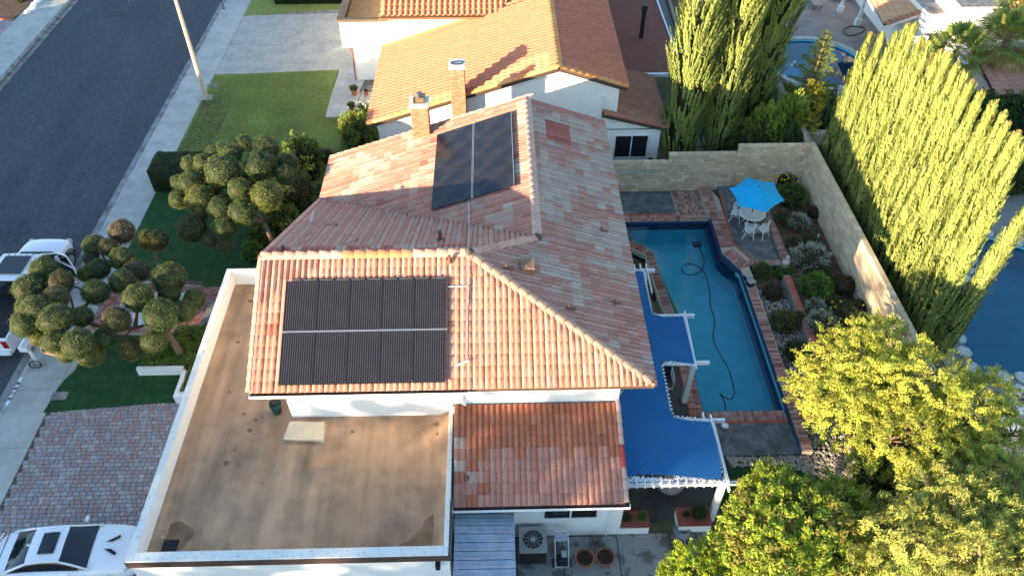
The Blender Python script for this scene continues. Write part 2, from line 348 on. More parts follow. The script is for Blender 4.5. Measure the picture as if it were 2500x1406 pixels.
# kerb number 3305 on a white painted patch
b = MB(); yk0, yk1 = at(32,985).y, at(38,950).y; b.box(-19.40,-19.27, 18.95, 20.35, -.002, .004); kn = b.build('house_number_patch', whitep); tag(kn, 'white painted patch with black house number on the kerb', 'house number')
SEG = {'3': 'abgcd', '0': 'abcdef', '5': 'afgcd'}
def seg7(mb, ch, O, ux, uy, w, h, t, z):   # ux: reading direction, uy: up of the glyph
    pos = {'a': ((0,1),(1,1)), 'b': ((1,1),(1,.5)), 'c': ((1,.5),(1,0)), 'd': ((0,0),(1,0)), 'e': ((0,.5),(0,0)), 'f': ((0,1),(0,.5)), 'g': ((0,.5),(1,.5))}
    for sg in SEG[ch]:
        (a0,b0),(a1,b1) = pos[sg]; p = O+ux*(w*a0)+uy*(h*b0); q = O+ux*(w*a1)+uy*(h*b1); mb.beam(p, q, t, .004)
for i, ch in enumerate('3305'):
    b = MB(); seg7(b, ch, V(-19.375, 20.1-i*.26, .0065), V(0,-1,0), V(1,0,0), .13, .085, .03, 0); b.build('digit', blackp, kn)
# entry walk
b = MB(); b.prism([(-17.6,22.75),(-12.4,22.3),(-12.4,25.35),(-17.6,26.1)], -.03, .0); ew = struct('entry_walk', b, mortar)
for q in ([at(262,770),at(350,748),at(355,790),at(248,850),at(225,800)], [at(363,735),at(440,705),at(470,705),at(470,735),at(385,800),at(370,780)]):
    pass
b = MB(); b.prism([(-17.0,23.1),(-14.9,22.95),(-14.7,23.9),(-14.0,24.1),(-13.4,24.1),(-13.4,25.0),(-15.4,25.1),(-16.6,24.6)], .0, .03); b.build('pale_concrete_inlay', graywhite, ew)
bm_ = MB(); bm_.add([(-.5,-.5,0),(.5,-.5,0),(.5,.5,0),(-.5,.5,0),(-.46,-.46,1),(.46,-.46,1),(.46,.46,1),(-.46,.46,1)], [(4,5,6,7),(0,1,5,4),(1,2,6,5),(2,3,7,6),(3,0,4,7)])
bo = bm_.build('brick', tile_m, ew); brick_me = bo.data; bpy.data.objects.remove(bo)
BC = [(.34,.13,.10),(.40,.19,.16),(.28,.10,.08),(.42,.24,.20),(.33,.16,.14)]
def inpoly(x, y, P):
    c = False; n = len(P)
    for i in range(n):
        a, b_ = P[i], P[(i+1) % n]
        if (a[1] > y) != (b_[1] > y) and x < (b_[0]-a[0])*(y-a[1])/(b_[1]-a[1])+a[0]: c = not c
    return c
wk = [(-17.5,22.85),(-12.5,22.45),(-12.5,25.3),(-17.5,25.9)]; n_ = 0
inl = [(-17.05,23.05),(-14.85,22.9),(-14.65,23.85),(-14.0,24.05),(-13.35,24.05),(-13.35,25.05),(-15.4,25.15),(-16.65,24.65)]
y = 22.5
while y < 25.9:
    x = -17.5+(int(y*7) % 2)*.1
    while x < -12.5:
        if inpoly(x, y, wk) and not inpoly(x, y, inl):
            if (int((x+30)/.8)+int(y/.8)) % 2: piece('brick', brick_me, ew, (x, y, 0), scale=(.20,.1,.03), color=random.choice(BC))
            else: piece('brick', brick_me, ew, (x, y, 0), scale=(.20,.1,.03), color=random.choice(BC))
        x += .215
    y += .112
b = MB(); b.box(-12.75,-12.2,22.3,24.4,.0,.22); struct('entry_step', b, concrete_grey)
# utility box lids
for (x, y_), lab in (((145,966), 'grey water meter lid set in turf beside sidewalk'), ((519,209), 'grey meter lid in lawn beside the lamp post')):
    p = at(x, y_, .02); b = MB(); b.box(p.x-.32,p.x+.32,p.y-.2,p.y+.2,-.02,.035); t = b.build('meter_lid', concrete_grey); bevel(t, .04, 2); tag(t, lab, 'utility lid')
    b = MB(); b.box(p.x-.06,p.x+.06,p.y-.015,p.y+.015,.036,.04); b.build('slot', blackp, t)
# ---------------------------------------------------------------- tiles
def shade(c, f): return tuple(min(1, max(0, a*f)) for a in c)
def tile_verts(kind, W, L, cols=None, seed=0):
    if kind == 'double': prof = [(0,0),(.1,.045),(.25,.068),(.4,.045),(.5,0),(.6,.045),(.75,.068),(.9,.045),(1,0)]
    else: prof = [(0,.006),(.14,.002),(.3,.0),(.42,.02),(.5,.055),(.62,.085),(.75,.09),(.88,.06),(1,.006)]
    vs = []; cs = []; R = random.Random(seed)
    for i, (u, z) in enumerate(prof): vs.append((u*W, 0, z+(.015 if kind == 'double' else .045)))
    for i, (u, z) in enumerate(prof): vs.append((u*W, L, z*.92))
    for i, (u, z) in enumerate(prof): vs.append((u*W, .0, z+.004))
    if cols is None: cc = [(1,1,1)]*9
    else: cc = [cols[R.randrange(len(cols))] if R.random() < .8 else cols[0] for _ in range(9)]
    n = 9; fs = [(i, i+1, n+i+1, n+i) for i in range(n-1)] + [(i+1, i, 2*n+i, 2*n+i+1) for i in range(n-1)]
    return vs, fs, cc*2+[shade(c, .8) for c in cc]
def mesh_of(name, vs, fs, cs, mat, smooth_n=0):
    me = bpy.data.meshes.new(name); me.from_pydata(vs, [], fs); me.materials.append(mat)
    a = me.color_attributes.new('col', 'FLOAT_COLOR', 'POINT'); a.data.foreach_set('color', np.array([(c[0],c[1],c[2],1) for c in cs], dtype=np.float32).ravel())
    if smooth_n: me.polygons.foreach_set('use_smooth', [i < smooth_n for i in range(len(fs))])
    me.update(); return me
TW, TE = .385, .372
class Roof:
    """collects tile positions of several slopes, then makes the largest 300 objects and the rest one stuff mesh"""
    def __init__(s, parent, kind='double', W=TW, E=TE): s.p = parent; s.kind = kind; s.W = W; s.E = E; s.full = []; s.part = []
    def slope(s, O, u, v, poly, colf, skip=None, prio=0, uoff=0):
        O = Vector(O); u = Vector(u).normalized(); v = Vector(v).normalized(); n = u.cross(v).normalized()
        P = [((Vector(q)-O).dot(u), (Vector(q)-O).dot(v)) for q in poly]
        ar = sum(P[i][0]*P[(i+1) % len(P)][1]-P[(i+1) % len(P)][0]*P[i][1] for i in range(len(P)))
        if ar < 0: P.reverse()
        um = [min(a for a, _ in P), max(a for a, _ in P)]; vm = [min(b for _, b in P), max(b for _, b in P)]
        W, E = s.W, s.E; j = 0; v0 = vm[0]-.04
        def ins(a, b): return all((P[(i+1) % len(P)][0]-P[i][0])*(b-P[i][1])-(P[(i+1) % len(P)][1]-P[i][1])*(a-P[i][0]) >= -.012*math.dist(P[i], P[(i+1) % len(P)]) for i in range(len(P)))
        while v0+j*E < vm[1]:
            i = 0
            while um[0]+uoff+i*W < um[1]:
                a = um[0]+uoff+i*W; b = v0+j*E; i += 1
                if skip and skip(a+W/2, b+E/2, O+u*(a+W/2)+v*(b+E/2)): continue
                bb = max(b, vm[0]); c4 = [ins(a, bb), ins(a+W, bb), ins(a, min(b+E, vm[1])), ins(a+W, min(b+E, vm[1]))]
                ctr = ins(a+W/2, b+E/2)
                any_ = any(c4) or ctr or any(a <= q[0] <= a+W and b <= q[1] <= b+E for q in P)
                if not any_: continue
                col, pal = colf(a+W/2, b+E/2); pos = O+u*a+v*b+n*.03
                rec = (pos, u, v, n, col, pal, prio, (O, u, v, n, P), i)
                (s.full if all(c4) and ctr and b+E+.05 < vm[1] else s.part).append(rec)
            j += 1
    def make(s, mat, pals, limit=300, name='roof_tile', sname='roof_tiles', exclude=None):
        R = random.Random(3); nv = 8; mes = {}
        for pk, pal in pals.items():
            for k in range(nv):
                vs, fs, cs = tile_verts(s.kind, s.W, s.E+.05, pal, k+hash(pk) % 97 if 0 else k+11*len(pk)); mes[(pk, k)] = (vs, fs, cs, None)
        s.full.sort(key=lambda r: (-r[6], (r[0]-CAM).length)); obs = s.full[:limit]; rest = s.full[limit:]
        for r in obs:
            k = (r[5], (r[8]*5+r[8]//3) % nv if R.random() < .75 else R.randrange(nv)); vs, fs, cs, me = mes[k]
            if me is None: me = mesh_of('roof_tile', vs, fs, cs, mat, 8); mes[k] = (vs, fs, cs, me)
            pos, u, v, n = r[:4]; n2 = (n+u*R.uniform(-.008,.008)+v*R.uniform(-.005,.005)).normalized(); u2 = (u-n2*u.dot(n2)).normalized(); v2 = n2.cross(u2)
            m3 = Matrix((u2, v2, n2)).transposed(); piece(name, me, s.p, pos, mat3=m3, color=r[4])
        mb = MB()
        for r in rest: s.emit(mb, r, mes, R, nv)
        groups = {}
        for r in s.part: groups.setdefault(id(r[7][4]), []).append(r)
        for gk, rs in groups.items():
            O, u, v, n, P = rs[0][7]; m2 = MB()
            for r in rs: s.emit(m2, r, mes, R, nv)
            bm = bmesh.new(); lay = bm.verts.layers.float_color.new('col')
            vv = [bm.verts.new(q) for q in m2.v]
            for q, c in zip(vv, m2.c): q[lay] = (*c, 1)
            for f in m2.f: bm.faces.new([vv[i] for i in f])
            vmin = min(b for _, b in P)
            for i in range(len(P)):
                a, b = P[i], P[(i+1) % len(P)]
                if abs(a[1]-vmin) < .01 and abs(b[1]-vmin) < .01: continue
                pa = O+u*a[0]+v*a[1]; ed = (u*(b[0]-a[0])+v*(b[1]-a[1])); 
                if ed.length < .02: continue
                on = ed.normalized().cross(n)   # outward for CCW
                bmesh.ops.bisect_plane(bm, geom=bm.verts[:]+bm.edges[:]+bm.faces[:], plane_co=pa, plane_no=on, clear_outer=True)
            bm.verts.ensure_lookup_table(); base = len(mb.v); idx = {q: base+i for i, q in enumerate(bm.verts)}
            mb.v += [tuple(q.co) for q in bm.verts]; mb.c += [tuple(q[lay])[:3] for q in bm.verts]
            for f in bm.faces: mb.f.append(tuple(idx[q] for q in f.verts)); mb.m.append(0)
            bm.free()
        if mb.v: mb.build(sname, mat, s.p, kind='stuff', smooth=False)
    def emit(s, mb, r, mes, R, nv):
        pos, u, v, n, col, pal = r[:6]; vs, fs, cs, _ = mes[(pal, (r[8]*5+r[8]//3) % nv if R.random() < .75 else R.randrange(nv))]
        n2 = (n+u*R.uniform(-.012,.012)).normalized()
        b = len(mb.v); mb.v += [tuple(pos+u*q[0]+v*q[1]+n2*q[2]) for q in vs]; mb.f += [tuple(i+b for i in f) for f in fs]; mb.m += [0]*len(fs)
        mb.c += [(c[0]*col[0], c[1]*col[1], c[2]*col[2]) for c in cs]
def capmesh(mat, W=.13, L=.43, seed=0, tint=((1,1,1),)):
    vs = []; cs = []; R = random.Random(seed)
    for e, (yy, k, dz) in enumerate(((0,1,.02),(L,.82,-.005))):
        for i in range(9):
            t = math.pi*i/8; vs.append((-math.cos(t)*W*k, yy, math.sin(t)*W*.85*k+dz)); cs.append(R.choice(tint))
    n = 9; vs += [(x*.88, 0, z*.88-.005) for x, _, z in vs[:9]]; cs += [shade(c, .6) for c in cs[:9]]
    fs = [(i+1, i, n+i, n+i+1) for i in range(8)] + [(i, i+1, 2*n+i+1, 2*n+i) for i in range(8)]
    return mesh_of('ridge_cap', vs, fs, cs, mat, 8)
def caps(parent, a, b, mes, colf, step=.37, lift=.03, name='ridge_cap', up=V(0,0,1)):
    a, b = Vector(a), Vector(b); d = (b-a); L = d.length; d.normalize(); n = (up-d*up.dot(d)).normalized(); x = d.cross(n)
    k = 0
    while k*step < L-.12:
        pos = a+d*(k*step)+n*lift; m3 = Matrix((x, d, n)).transposed()
        piece(name, random.choice(mes), parent, pos, mat3=m3, color=colf(k)); k += 1
def brickface(parent, O, ux, uz, W, H, out_, bw=.2, bh=.065, j=.012, cols=BC, name='brick', me=None, limit=9999, depth=.012, mat=None, soft=True):
    """bricks standing proud on a vertical face; returns number"""
    O = Vector(O); ux = Vector(ux); uz = Vector(uz); out_ = Vector(out_); n = 0; r = 0
    m3 = Matrix((ux, uz, out_)).transposed()
    z = 0
    while z+bh*.6 < H:
        h = min(bh, H-z); x = -(bw+j)/2 if r % 2 else 0
        while x < W-.02:
            x0 = max(0, x); x1 = min(W, x+bw)
            if x1-x0 > .02:
                c = O+ux*((x0+x1)/2)+uz*(z+h/2)
                mm = m3 @ Matrix.Diagonal((x1-x0, h, depth*random.uniform(.7,1.3)))
                piece(name, me or brick_me, parent, c, mat3=mm, color=random.choice(cols)); n += 1
            x += bw+j
        z += bh+j; r += 1
    return n
# ================================================================ OUR HOUSE
EZ = 5.3; RX, RZ = 1.4, 6.5; AX, AY, AZ = -.97, 19.18, 7.32; SY = 15.15; EX = 4.85; WX = -7.8; NY = 30.15; JY = 20.85
SE = V(EX, SY, EZ); NE = V(EX, NY, EZ); RN = V(RX, NY, RZ); RS = V(RX, JY, RZ); AP = V(AX, AY, AZ); AW = V(WX, AY, AZ); SW = V(WX, SY, EZ)
VW = V(WX, 27.35, 3.3); NW = V(WX, NY+.45, 3.3); 
house = thing('house', 'white stucco house with pink and grey blended tile roofs and a flat tan garage roof', 'house', (0, 20, 0))
# walls
b = MB()
b.box(-1.62, 3.92, 15.75, 29.7, 2.4, 5.25)
b.prism([(-7.25,16.3),(-1.62,16.3),(-1.62,22.5),(-7.25,22.5)], 2.3, 5.28)
b.add([(-7.25,16.0,5.3),(-7.25,24.3,5.3),(-7.25,22.6,5.55),(-7.25,19.18,7.15),(-7.2,16.0,5.3),(-7.2,24.3,5.3),(-7.2,22.6,5.55),(-7.2,19.18,7.15)], [(0,1,2,3),(4,7,6,5)])
b.box(-7.25, 3.92, 16.36, 29.75, 0, 2.42); b.box(-7.25, -1.7, 26.5, 29.75, 2.4, 3.4)
# gable north wall
b.add([(3.9,29.76,2.4),(-7.25,29.76,2.4),(-7.25,29.76,3.45),(1.4,29.76,6.4),(3.9,29.76,5.5)], [(0,1,2,3,4)])
b.build('wall', stucco, house)
# base walls of the rear single storey part below the lean-to roof
b = MB(); b.box(-1.55, 3.95, 12.95, 15.8, 0, 2.55); b.add([(3.95,12.95,2.5),(3.95,15.75,2.5),(3.95,15.75,3.55)], [(0,1,2)]); b.build('rear_wall', stucco_s, house)
# roof underlay
uz = -.02
def dn(*P): return [p+V(0,0,uz) for p in P]
b = MB()
b.slab(dn(SW, SE, AP, AW), .12); b.slab(dn(SE, NE, RN, RS), .12); b.slab(dn(SE, RS, AP), .12)
b.slab(dn(AW, AP, RS, VW), .12); b.slab(dn(RS, RN, NW, VW), .12)
roof = b.build('roof', deckunder, house)
PAL = {'a': [(.46,.22,.17),(.52,.285,.225),(.40,.18,.135),(.47,.24,.185)], 'b': [(.45,.235,.19),(.51,.34,.285),(.39,.18,.145),(.47,.27,.22)],
       'c': [(.45,.36,.30),(.52,.46,.40),(.45,.27,.215),(.43,.31,.26)], 'r': [(.40,.13,.10),(.46,.19,.15),(.34,.10,.08)], 'o': [(.42,.16,.095),(.46,.2,.12),(.38,.13,.08)]}
def cf(kind):
    def f(a, b):
        q = mnoise.noise(Vector((a*.55+7, b*.55, {'S':1,'E':5,'W':9,'N':13,'L':17}[kind]))); r = random.random(); f_ = random.uniform(.85,1.1)
        if kind == 'E': p = 'c' if q+random.uniform(-.3,.3) > .10+(.14 if a < 6 else -.12) else ('b' if r < .8 else 'a')
        elif kind == 'W': p = 'c' if q+random.uniform(-.3,.3) > .25 else ('b' if r < .45 else 'a')
        elif kind == 'N': p = 'b' if r < .75 else 'a'
        elif kind == 'S': p = 'a' if r < .6 else 'b'
        else: p = 'a'
        if random.random() < .004: p = 'r'
        return shade((1,1,1), f_ if kind in 'EW' else .93+.12*random.random()), p
    return f
PAL = {k: [(c[0]*.93, c[1]*.86, c[2]*.82) for c in v] for k, v in PAL.items()}
RF = Roof(roof)
arrS = lambda a, b, p: (-6.72 < p.x < -1.9 and 15.5 < p.y < 18.3)
RF.slope(SW, V(1,0,0), AW-SW, [SW, SE, AP, AW], cf('S'), skip=arrS, prio=2)
def efn(a, b):
    c, p = cf('E')(a, b)
    if a > 12.3 and a < 13.7 and b > 1.7 and b < 3.1 and random.random() < .9: p = 'r'
    if a < 3.8 and b > 4.2: p = random.choice('rab')
    return c, p
RF.slope(SE, V(0,1,0), RS-V(EX,JY,EZ), [V(EX,JY,EZ), NE, RN, RS], lambda a, b: efn(a, b), prio=0, uoff=0)
RF.slope(SE, V(0,1,0), RS-V(EX,JY,EZ), [SE, V(EX,JY,EZ), RS, AP], lambda a, b: efn(a, b), prio=0)
RF.slope(V(WX,NY,3.3), V(0,-1,0), V(RX-WX,0,RZ-3.3), [NW, VW, RS, V(RX,NY+.25,RZ)], cf('W'))
def nfn(a, b):
    c, p = cf('N')(a, b)
    d = b
    if 8.2 < b < 8.75 and a > 0: p = random.choice(['r','c','r'])
    return c, p
RF.slope(V(-.97,27.35,3.3), V(-1,0,0), AW-VW, [VW, RS, AP, AW], nfn)
# lean-to roof
LZ0, LZ1 = 2.72, 3.72
L0, L1, L2, L3 = V(-1.53,12.55,LZ0), V(3.85,12.55,LZ0), V(3.85,15.68,LZ1), V(-1.53,15.68,LZ1)
b = MB(); b.slab(dn(L0, L1, L2, L3), .1); lroof = b.build('lean_to_roof', deckunder, house)
def lfn(a, b):
    q = mnoise.noise(Vector((a*.9, b*.9, 40))); r = random.random(); p = 'a'
    if b > 2.0: p = 'o'
    elif b > 1.4 and q > -.1: p = 'o' if r < .6 else 'a'
    if a < .4 and .9 < b < 2.4 and r < .6: p = 'c'
    elif a < 1.3 and r < .5: p = 'o'
    if .4 < a < .8 and .6 < b < .9: p = 'c'
    return shade((1,1,1), random.uniform(.82,1.05)), p
RL = Roof(lroof); RL.slope(L0, V(1,0,0), L3-L0, [L0, L1, L2, L3], lfn)
RF.make(tile_m, PAL, limit=300-126); RL.make(tile_m, PAL, limit=126)
CM = [capmesh(tile_m, W=.18, seed=k, tint=((1,1,1),(.9,.9,.9))) for k in range(3)]
pk = lambda k: random.choice([(.52,.29,.23),(.56,.33,.26),(.48,.26,.21)])
caps(roof, AW, AP, CM, lambda k: (.46,.2,.1) if 7 <= k <= 12 else pk(k), step=.385)
caps(roof, RS+V(-.1,0,0)*0, AP, CM, pk, lift=.0)
caps(roof, SE+V(-.1,.1,0), AP, CM, lambda k: random.choice([(.60,.36,.24),(.56,.33,.24)]), lift=.0)
caps(roof, RN, RS, CM, lambda k: random.choice([(.56,.36,.30),(.52,.33,.28)]), step=.4, lift=.02)
SM = [capmesh(tile_m, W=.10, seed=k+5) for k in range(3)]
for a, b_ in ((SW, AW), (AW+(VW-AW)*0, VW)):
    q0, q1 = (a, b_) if a.z < b_.z else (b_, a)
    caps(roof, q0+V(-.02,0,0), q1+V(-.02,0,0), SM, pk, lift=.03)
caps(roof, NE+V(0,.03,0), RN+V(0,.03,0), SM, lambda k: (.42,.17,.14), lift=.02)
caps(roof, NW+V(0,.03,0), RN+V(0,.3,0), SM, pk, lift=.02)
caps(lroof, L1+V(.03,0,0), L2+V(.03,0,0), SM, lambda k: (.42,.06,.06) if k in (3,4) else (.50,.33,.28), lift=.03)
# ridge end mortar caps
for p in (AP+V(0,0,.06), RS+V(.0,.0,.05)):
    b = MB(); b.lathe([(.0,-.05),(.17,-.04),(.19,.05),(.12,.13),(0,.16)], p, 10); b.build('ridge_junction_cap', M('old_mortar_cap'+str(round(p.x)), (.10,.075,.06), .9, .3, 12, .4), roof, smooth=True)
# valley flashing dark line
b = MB(); b.beam(RS+V(0,0,.03), VW+V(0,0,.03), .16, .05); b.build('valley_flashing', darkmetal, roof)
# gutters and fascia
def gutter(parent, a, b_, w=.12, h=.12, mat=whitep):
    m = MB(); a, b_ = Vector(a), Vector(b_); d = (b_-a).normalized(); s_ = V(d.y, -d.x, 0)
    m.beam(a+s_*w, b_+s_*w, .015, h); m.beam(a+V(0,0,-h/2), b_+V(0,0,-h/2), .02, .01)
    for p in (a, b_): m.beam(p, p+s_*w, .012, h)
    g_ = m.build('gutter', mat, parent); m2 = MB(); m2.beam(a+s_*w*.5+V(0,0,-h*.3), b_+s_*w*.5+V(0,0,-h*.3), w*.9, .01); m2.build('gutter_trough', blackp, parent); return g_
gutter(house, V(WX-.02,SY,EZ-.10), V(-1.0,SY,EZ-.10)); gutter(house, L0+V(-.02,0,-.1), L1+V(.15,0,-.1))
b = MB(); b.beam(SW+V(0,.06,-.14), SE+V(0,.06,-.14), .03, .16); b.build('fascia', brown_paint, house)
b = MB(); b.beam(L0+V(0,.06,-.14), L1+V(0,.06,-.14), .03, .16); b.build('fascia', brown_paint, house)
b = MB(); b.beam(V(WX+.03,SY,EZ-.13), V(WX+.03,AY,AZ-.13), .03, .16); b.beam(V(WX+.03,VW.y,VW.z-.13), V(WX+.03,AY,AZ-.13), .03, .16); b.beam(NE+V(-.0,-.04,-.13), RN+V(0,-.04,-.13), .03, .16); b.build('barge_board', brown_paint, house)
# upper windows under the eave
def window(parent, x0, x1, z0, z1, y, n=2, frame=whitep, sill=True):
    m = MB(); m.box(x0-.05,x1+.05,y-.045,y+.02,z0-.05,z0); m.box(x0-.05,x1+.05,y-.045,y+.02,z1,z1+.05); m.box(x0-.05,x0,y-.045,y+.02,z0,z1); m.box(x1,x1+.05,y-.045,y+.02,z0,z1)
    for i in range(1, n): xx = x0+(x1-x0)*i/n; m.box(xx-.025,xx+.025,y-.043,y+.02,z0,z1)
    f = m.build('window', frame, parent)
    for i in range(n):
        m = MB(); a = x0+(x1-x0)*i/n+.03; c = x0+(x1-x0)*(i+1)/n-.03; m.box(a,c,y-.02,y+.01,z0+.005,z1-.005); m.build('pane', glassd, f)
    return f
window(house, -.95, 1.5, 4.55, 5.12, 15.735, 4); window(house, 1.35, 3.1, 1.25, 2.1, 12.93, 2)
b = MB(); b.box(-1.05,1.65,15.70,15.745,4.40,4.49); b.build('window_trim', whitep, house)
b = MB(); b.box(-1.6,3.9,15.70,15.75,3.66,3.74); b.build('roof_flashing', concrete_grey, house)
# downspouts
b = MB(); b.tube([(-1.3,15.6,5.1),(-1.3,15.66,4.4),(-1.3,15.66,3.95),(-1.15,15.6,3.85)], .035, 8); b.build('downspout', whitep, house)
b = MB(); b.tube([(3.5,12.5,2.55),(3.5,12.88,2.35),(3.5,12.88,.1)], .035, 8); b.build('downspout', whitep, house)
# ---- garage with flat roof
GX0, GX1, GY0, GY1 = -10.9, -1.6, 10.72, 23.1; DZ = 2.42; PZ = 3.22
b = MB(); b.box(GX0+.1, GX1-.06, GY0+.12, GY1-.1, 0, DZ-.3); b.build('garage_wall', stucco_s, house)
b = MB()
b.box(GX0,GX0+.17,GY0+.05,GY1,0,PZ-.06); b.box(GX0+.17,GX1-.12,GY0+.05,GY0+.28,0,PZ-.06); b.box(GX1-.12,GX1+.0,GY0+.05,16.3,0,PZ-.06); b.box(GX0+.17,-7.3,GY1-.17,GY1,0,PZ-.06)
b.build('parapet', stucco_s, house)
b = MB(); b.box(GX0-.02,GX0+.2,GY0,GY1+.02,PZ-.058,PZ); b.box(GX0+.2,GX1-.14,GY0,GY0+.30,PZ-.058,PZ); b.box(GX1-.14,GX1+.0,GY0,16.25,PZ-.058,PZ); b.box(GX0+.2,-7.3,GY1-.19,GY1+.02,PZ-.058,PZ)
bevel(b.build('parapet_cap', capm, house), .012, 1)
b = MB(); b.box(GX0-.045,GX1+.06,GY0-.02,GY0+.045,PZ-.34,PZ-.06); b.box(GX1+.0,GX1+.045,GY0,12.5,PZ-.34,PZ-.06); b.build('fascia', brown_paint, house)
# deck with cant strips
deckm = M('tan_roof_coating', (.48,.305,.185), .8, .14, 1.4, .35, 90, col2=(.13,.10,.08), c2scale=.5, c2lo=.46, c2hi=.8)
nt_ = deckm.node_tree; N_ = nt_.nodes; L_ = nt_.links
# extra darker dirt streaks running down the fall of the roof
mp2 = N_.new('ShaderNodeMapping'); mp2.inputs['Scale'].default_value = (2.2,.18,1); gg = N_.new('ShaderNodeNewGeometry'); L_.new(gg.outputs['Position'], mp2.inputs[0])
nn_ = N_.new('ShaderNodeTexNoise'); nn_.inputs['Scale'].default_value = .8; nn_.inputs['Detail'].default_value = 7; L_.new(mp2.outputs[0], nn_.inputs[0])
rr_ = N_.new('ShaderNodeMapRange'); rr_.inputs[1].default_value = .35; rr_.inputs[2].default_value = .75; rr_.inputs[3].default_value = 1.12; rr_.inputs[4].default_value = .62; L_.new(nn_.outputs[0], rr_.inputs[0])
vs2 = N_.new('ShaderNodeVectorMath'); vs2.operation = 'SCALE'; bs_ = N_['Principled BSDF']; lk = bs_.inputs['Base Color'].links[0]; src = lk.from_socket; L_.remove(lk)
L_.new(src, vs2.inputs[0]); L_.new(rr_.outputs[0], vs2.inputs['Scale']); L_.new(vs2.outputs[0], bs_.inputs['Base Color'])
b = MB(); b.box(GX0+.17,GX1-.12,GY0+.28,16.3,DZ-.2,DZ); b.box(GX0+.17,-7.25,16.3,GY1-.17,DZ-.2,DZ)
cs_ = .42; zc = DZ+.22
b.add([(GX1-.12,GY0+.28,zc),(GX1-.12,16.3,zc),(GX1-.12-cs_,16.3,DZ+.004),(GX1-.12-cs_,GY0+.28,DZ+.004)], [(0,1,2,3)])
b.add([(GX0+.17,GY0+.28,DZ+.08),(GX0+.17,GY1-.17,DZ+.08),(GX0+.17+cs_,GY1-.17,DZ+.004),(GX0+.17+cs_,GY0+.28,DZ+.004)], [(3,2,1,0)])
b.add([(GX0+.17,GY1-.17,DZ+.08),(-7.3,GY1-.17,DZ+.08),(-7.3,GY1-.17-cs_,DZ+.004),(GX0+.17,GY1-.17-cs_,DZ+.004)], [(3,2,1,0)])
gdeck = b.build('flat_roof', deckm, house)
# stains, patch, skylight-like panel
def blob(mb, c, rx, ry, z, seed, n=22, wob=.35):
    pts = []
    for k in range(n):
        t = 2*math.pi*k/n; q = 1+wob*mnoise.noise(Vector((math.cos(t)*1.3+seed*7, math.sin(t)*1.3, seed)))*1.6
        pts.append((c[0]+rx*q*math.cos(t), c[1]+ry*q*math.sin(t)))
    mb.prism(pts, z, z)
stain = M('brown_water_stain', (.22,.135,.075), .7, .2, 3, .1); stain2 = M('dark_stain', (.17,.115,.08), .8, .3, 6, .1); palep = M('pale_roof_patch', (.62,.53,.38), .7, .06, 3, .1)
b = MB(); p = at(430,1310,DZ); blob(b, p, .5, .48, DZ+.004, 1); b.build('water_stain', stain, gdeck)
b = MB(); b.prism([(at(950,1338,DZ).x,GY0+.285),(GX1-.5,GY0+.285),(GX1-.5,12.15)]+[(at(x_,y_,DZ).x,at(x_,y_,DZ).y) for x_,y_ in ((1068,1256),(1050,1258),(1037,1270),(1030,1290),(1012,1305),(1000,1318),(975,1328))], DZ+.004, DZ+.004); b.build('water_stain', stain, gdeck)
b = MB()
for i, (x, y_, r) in enumerate([(552,1130,.09),(573,1097,.05),(610,1050,.08),(597,1010,.07),(625,1025,.08),(640,1018,.05),(612,735,.10),(580,835,.07),(860,1054,.05),(1065,1035,.09),(1069,1058,.05),(560,958,.05),(583,1135,.04),(640,1180,.03)]):
    p = at(x, y_, DZ); blob(b, p, r*1.2, r, DZ+.006, i+3, 10, .5)
b.build('dirt_spots', stain2, gdeck, kind='stuff')
for i in range(20): pass
b = MB(); p = [at(710,1032,DZ+.12), at(793,1032,DZ+.12), at(786,1072,DZ+.12), at(696,1070,DZ+.12)]; b.prism([(q.x,q.y) for q in reversed(p)], DZ, DZ+.14); o = b.build('skylight_cover', palep, house); bevel(o, .05, 3)
b = MB(); p = at(415,1335,DZ); b.box(p.x-.22,p.x+.22,p.y-.3,p.y+.22,DZ,DZ+.05); tag(b.build('black_mat', blackp), 'black square mat lying in the lower left corner of the flat tan roof', 'mat')
b = MB(); p = at(392,1310,DZ+.03); b.box(p.x-.08,p.x+.08,p.y-.02,p.y+.02,DZ,DZ+.03); tag(b.build('white_bracket', whitep), 'small white bracket beside the black mat on flat roof', 'bracket')
# green roof pot beside the wall
t = thing('roof_bin', 'green plastic bin with dark bags at the corner of the upper wall on flat roof', 'bin', at(678,1005,DZ))
b = MB(); b.lathe([(.15,0),(.2,.36),(.21,.36),(.17,.3),(.1,.28)], t.location, 14); b.build('tub', M('green_plastic', (.03,.11,.09), .5, .05), t, smooth=True)
b = MB()
for k in range(3): b.lathe([(0,-.12),(.13,-.06),(.15,.02),(.1,.1),(0,.17)], t.location+V(-.08+.09*k,.02,.46+.05*k), 7, 1, .8)
b.build('dark_bags', blackp, t)
# wall lamps
b = MB(); p = at(407,1065,2.2); b.box(GX0-.22,GX0,17.1,17.25,2.3,2.45); b.build('wall_lamp', blackp, house)
b = MB(); b.box(-2.0,-1.86,GY0-.14,GY0+.03,2.55,2.8); b.build('wall_lamp', blackp, house)
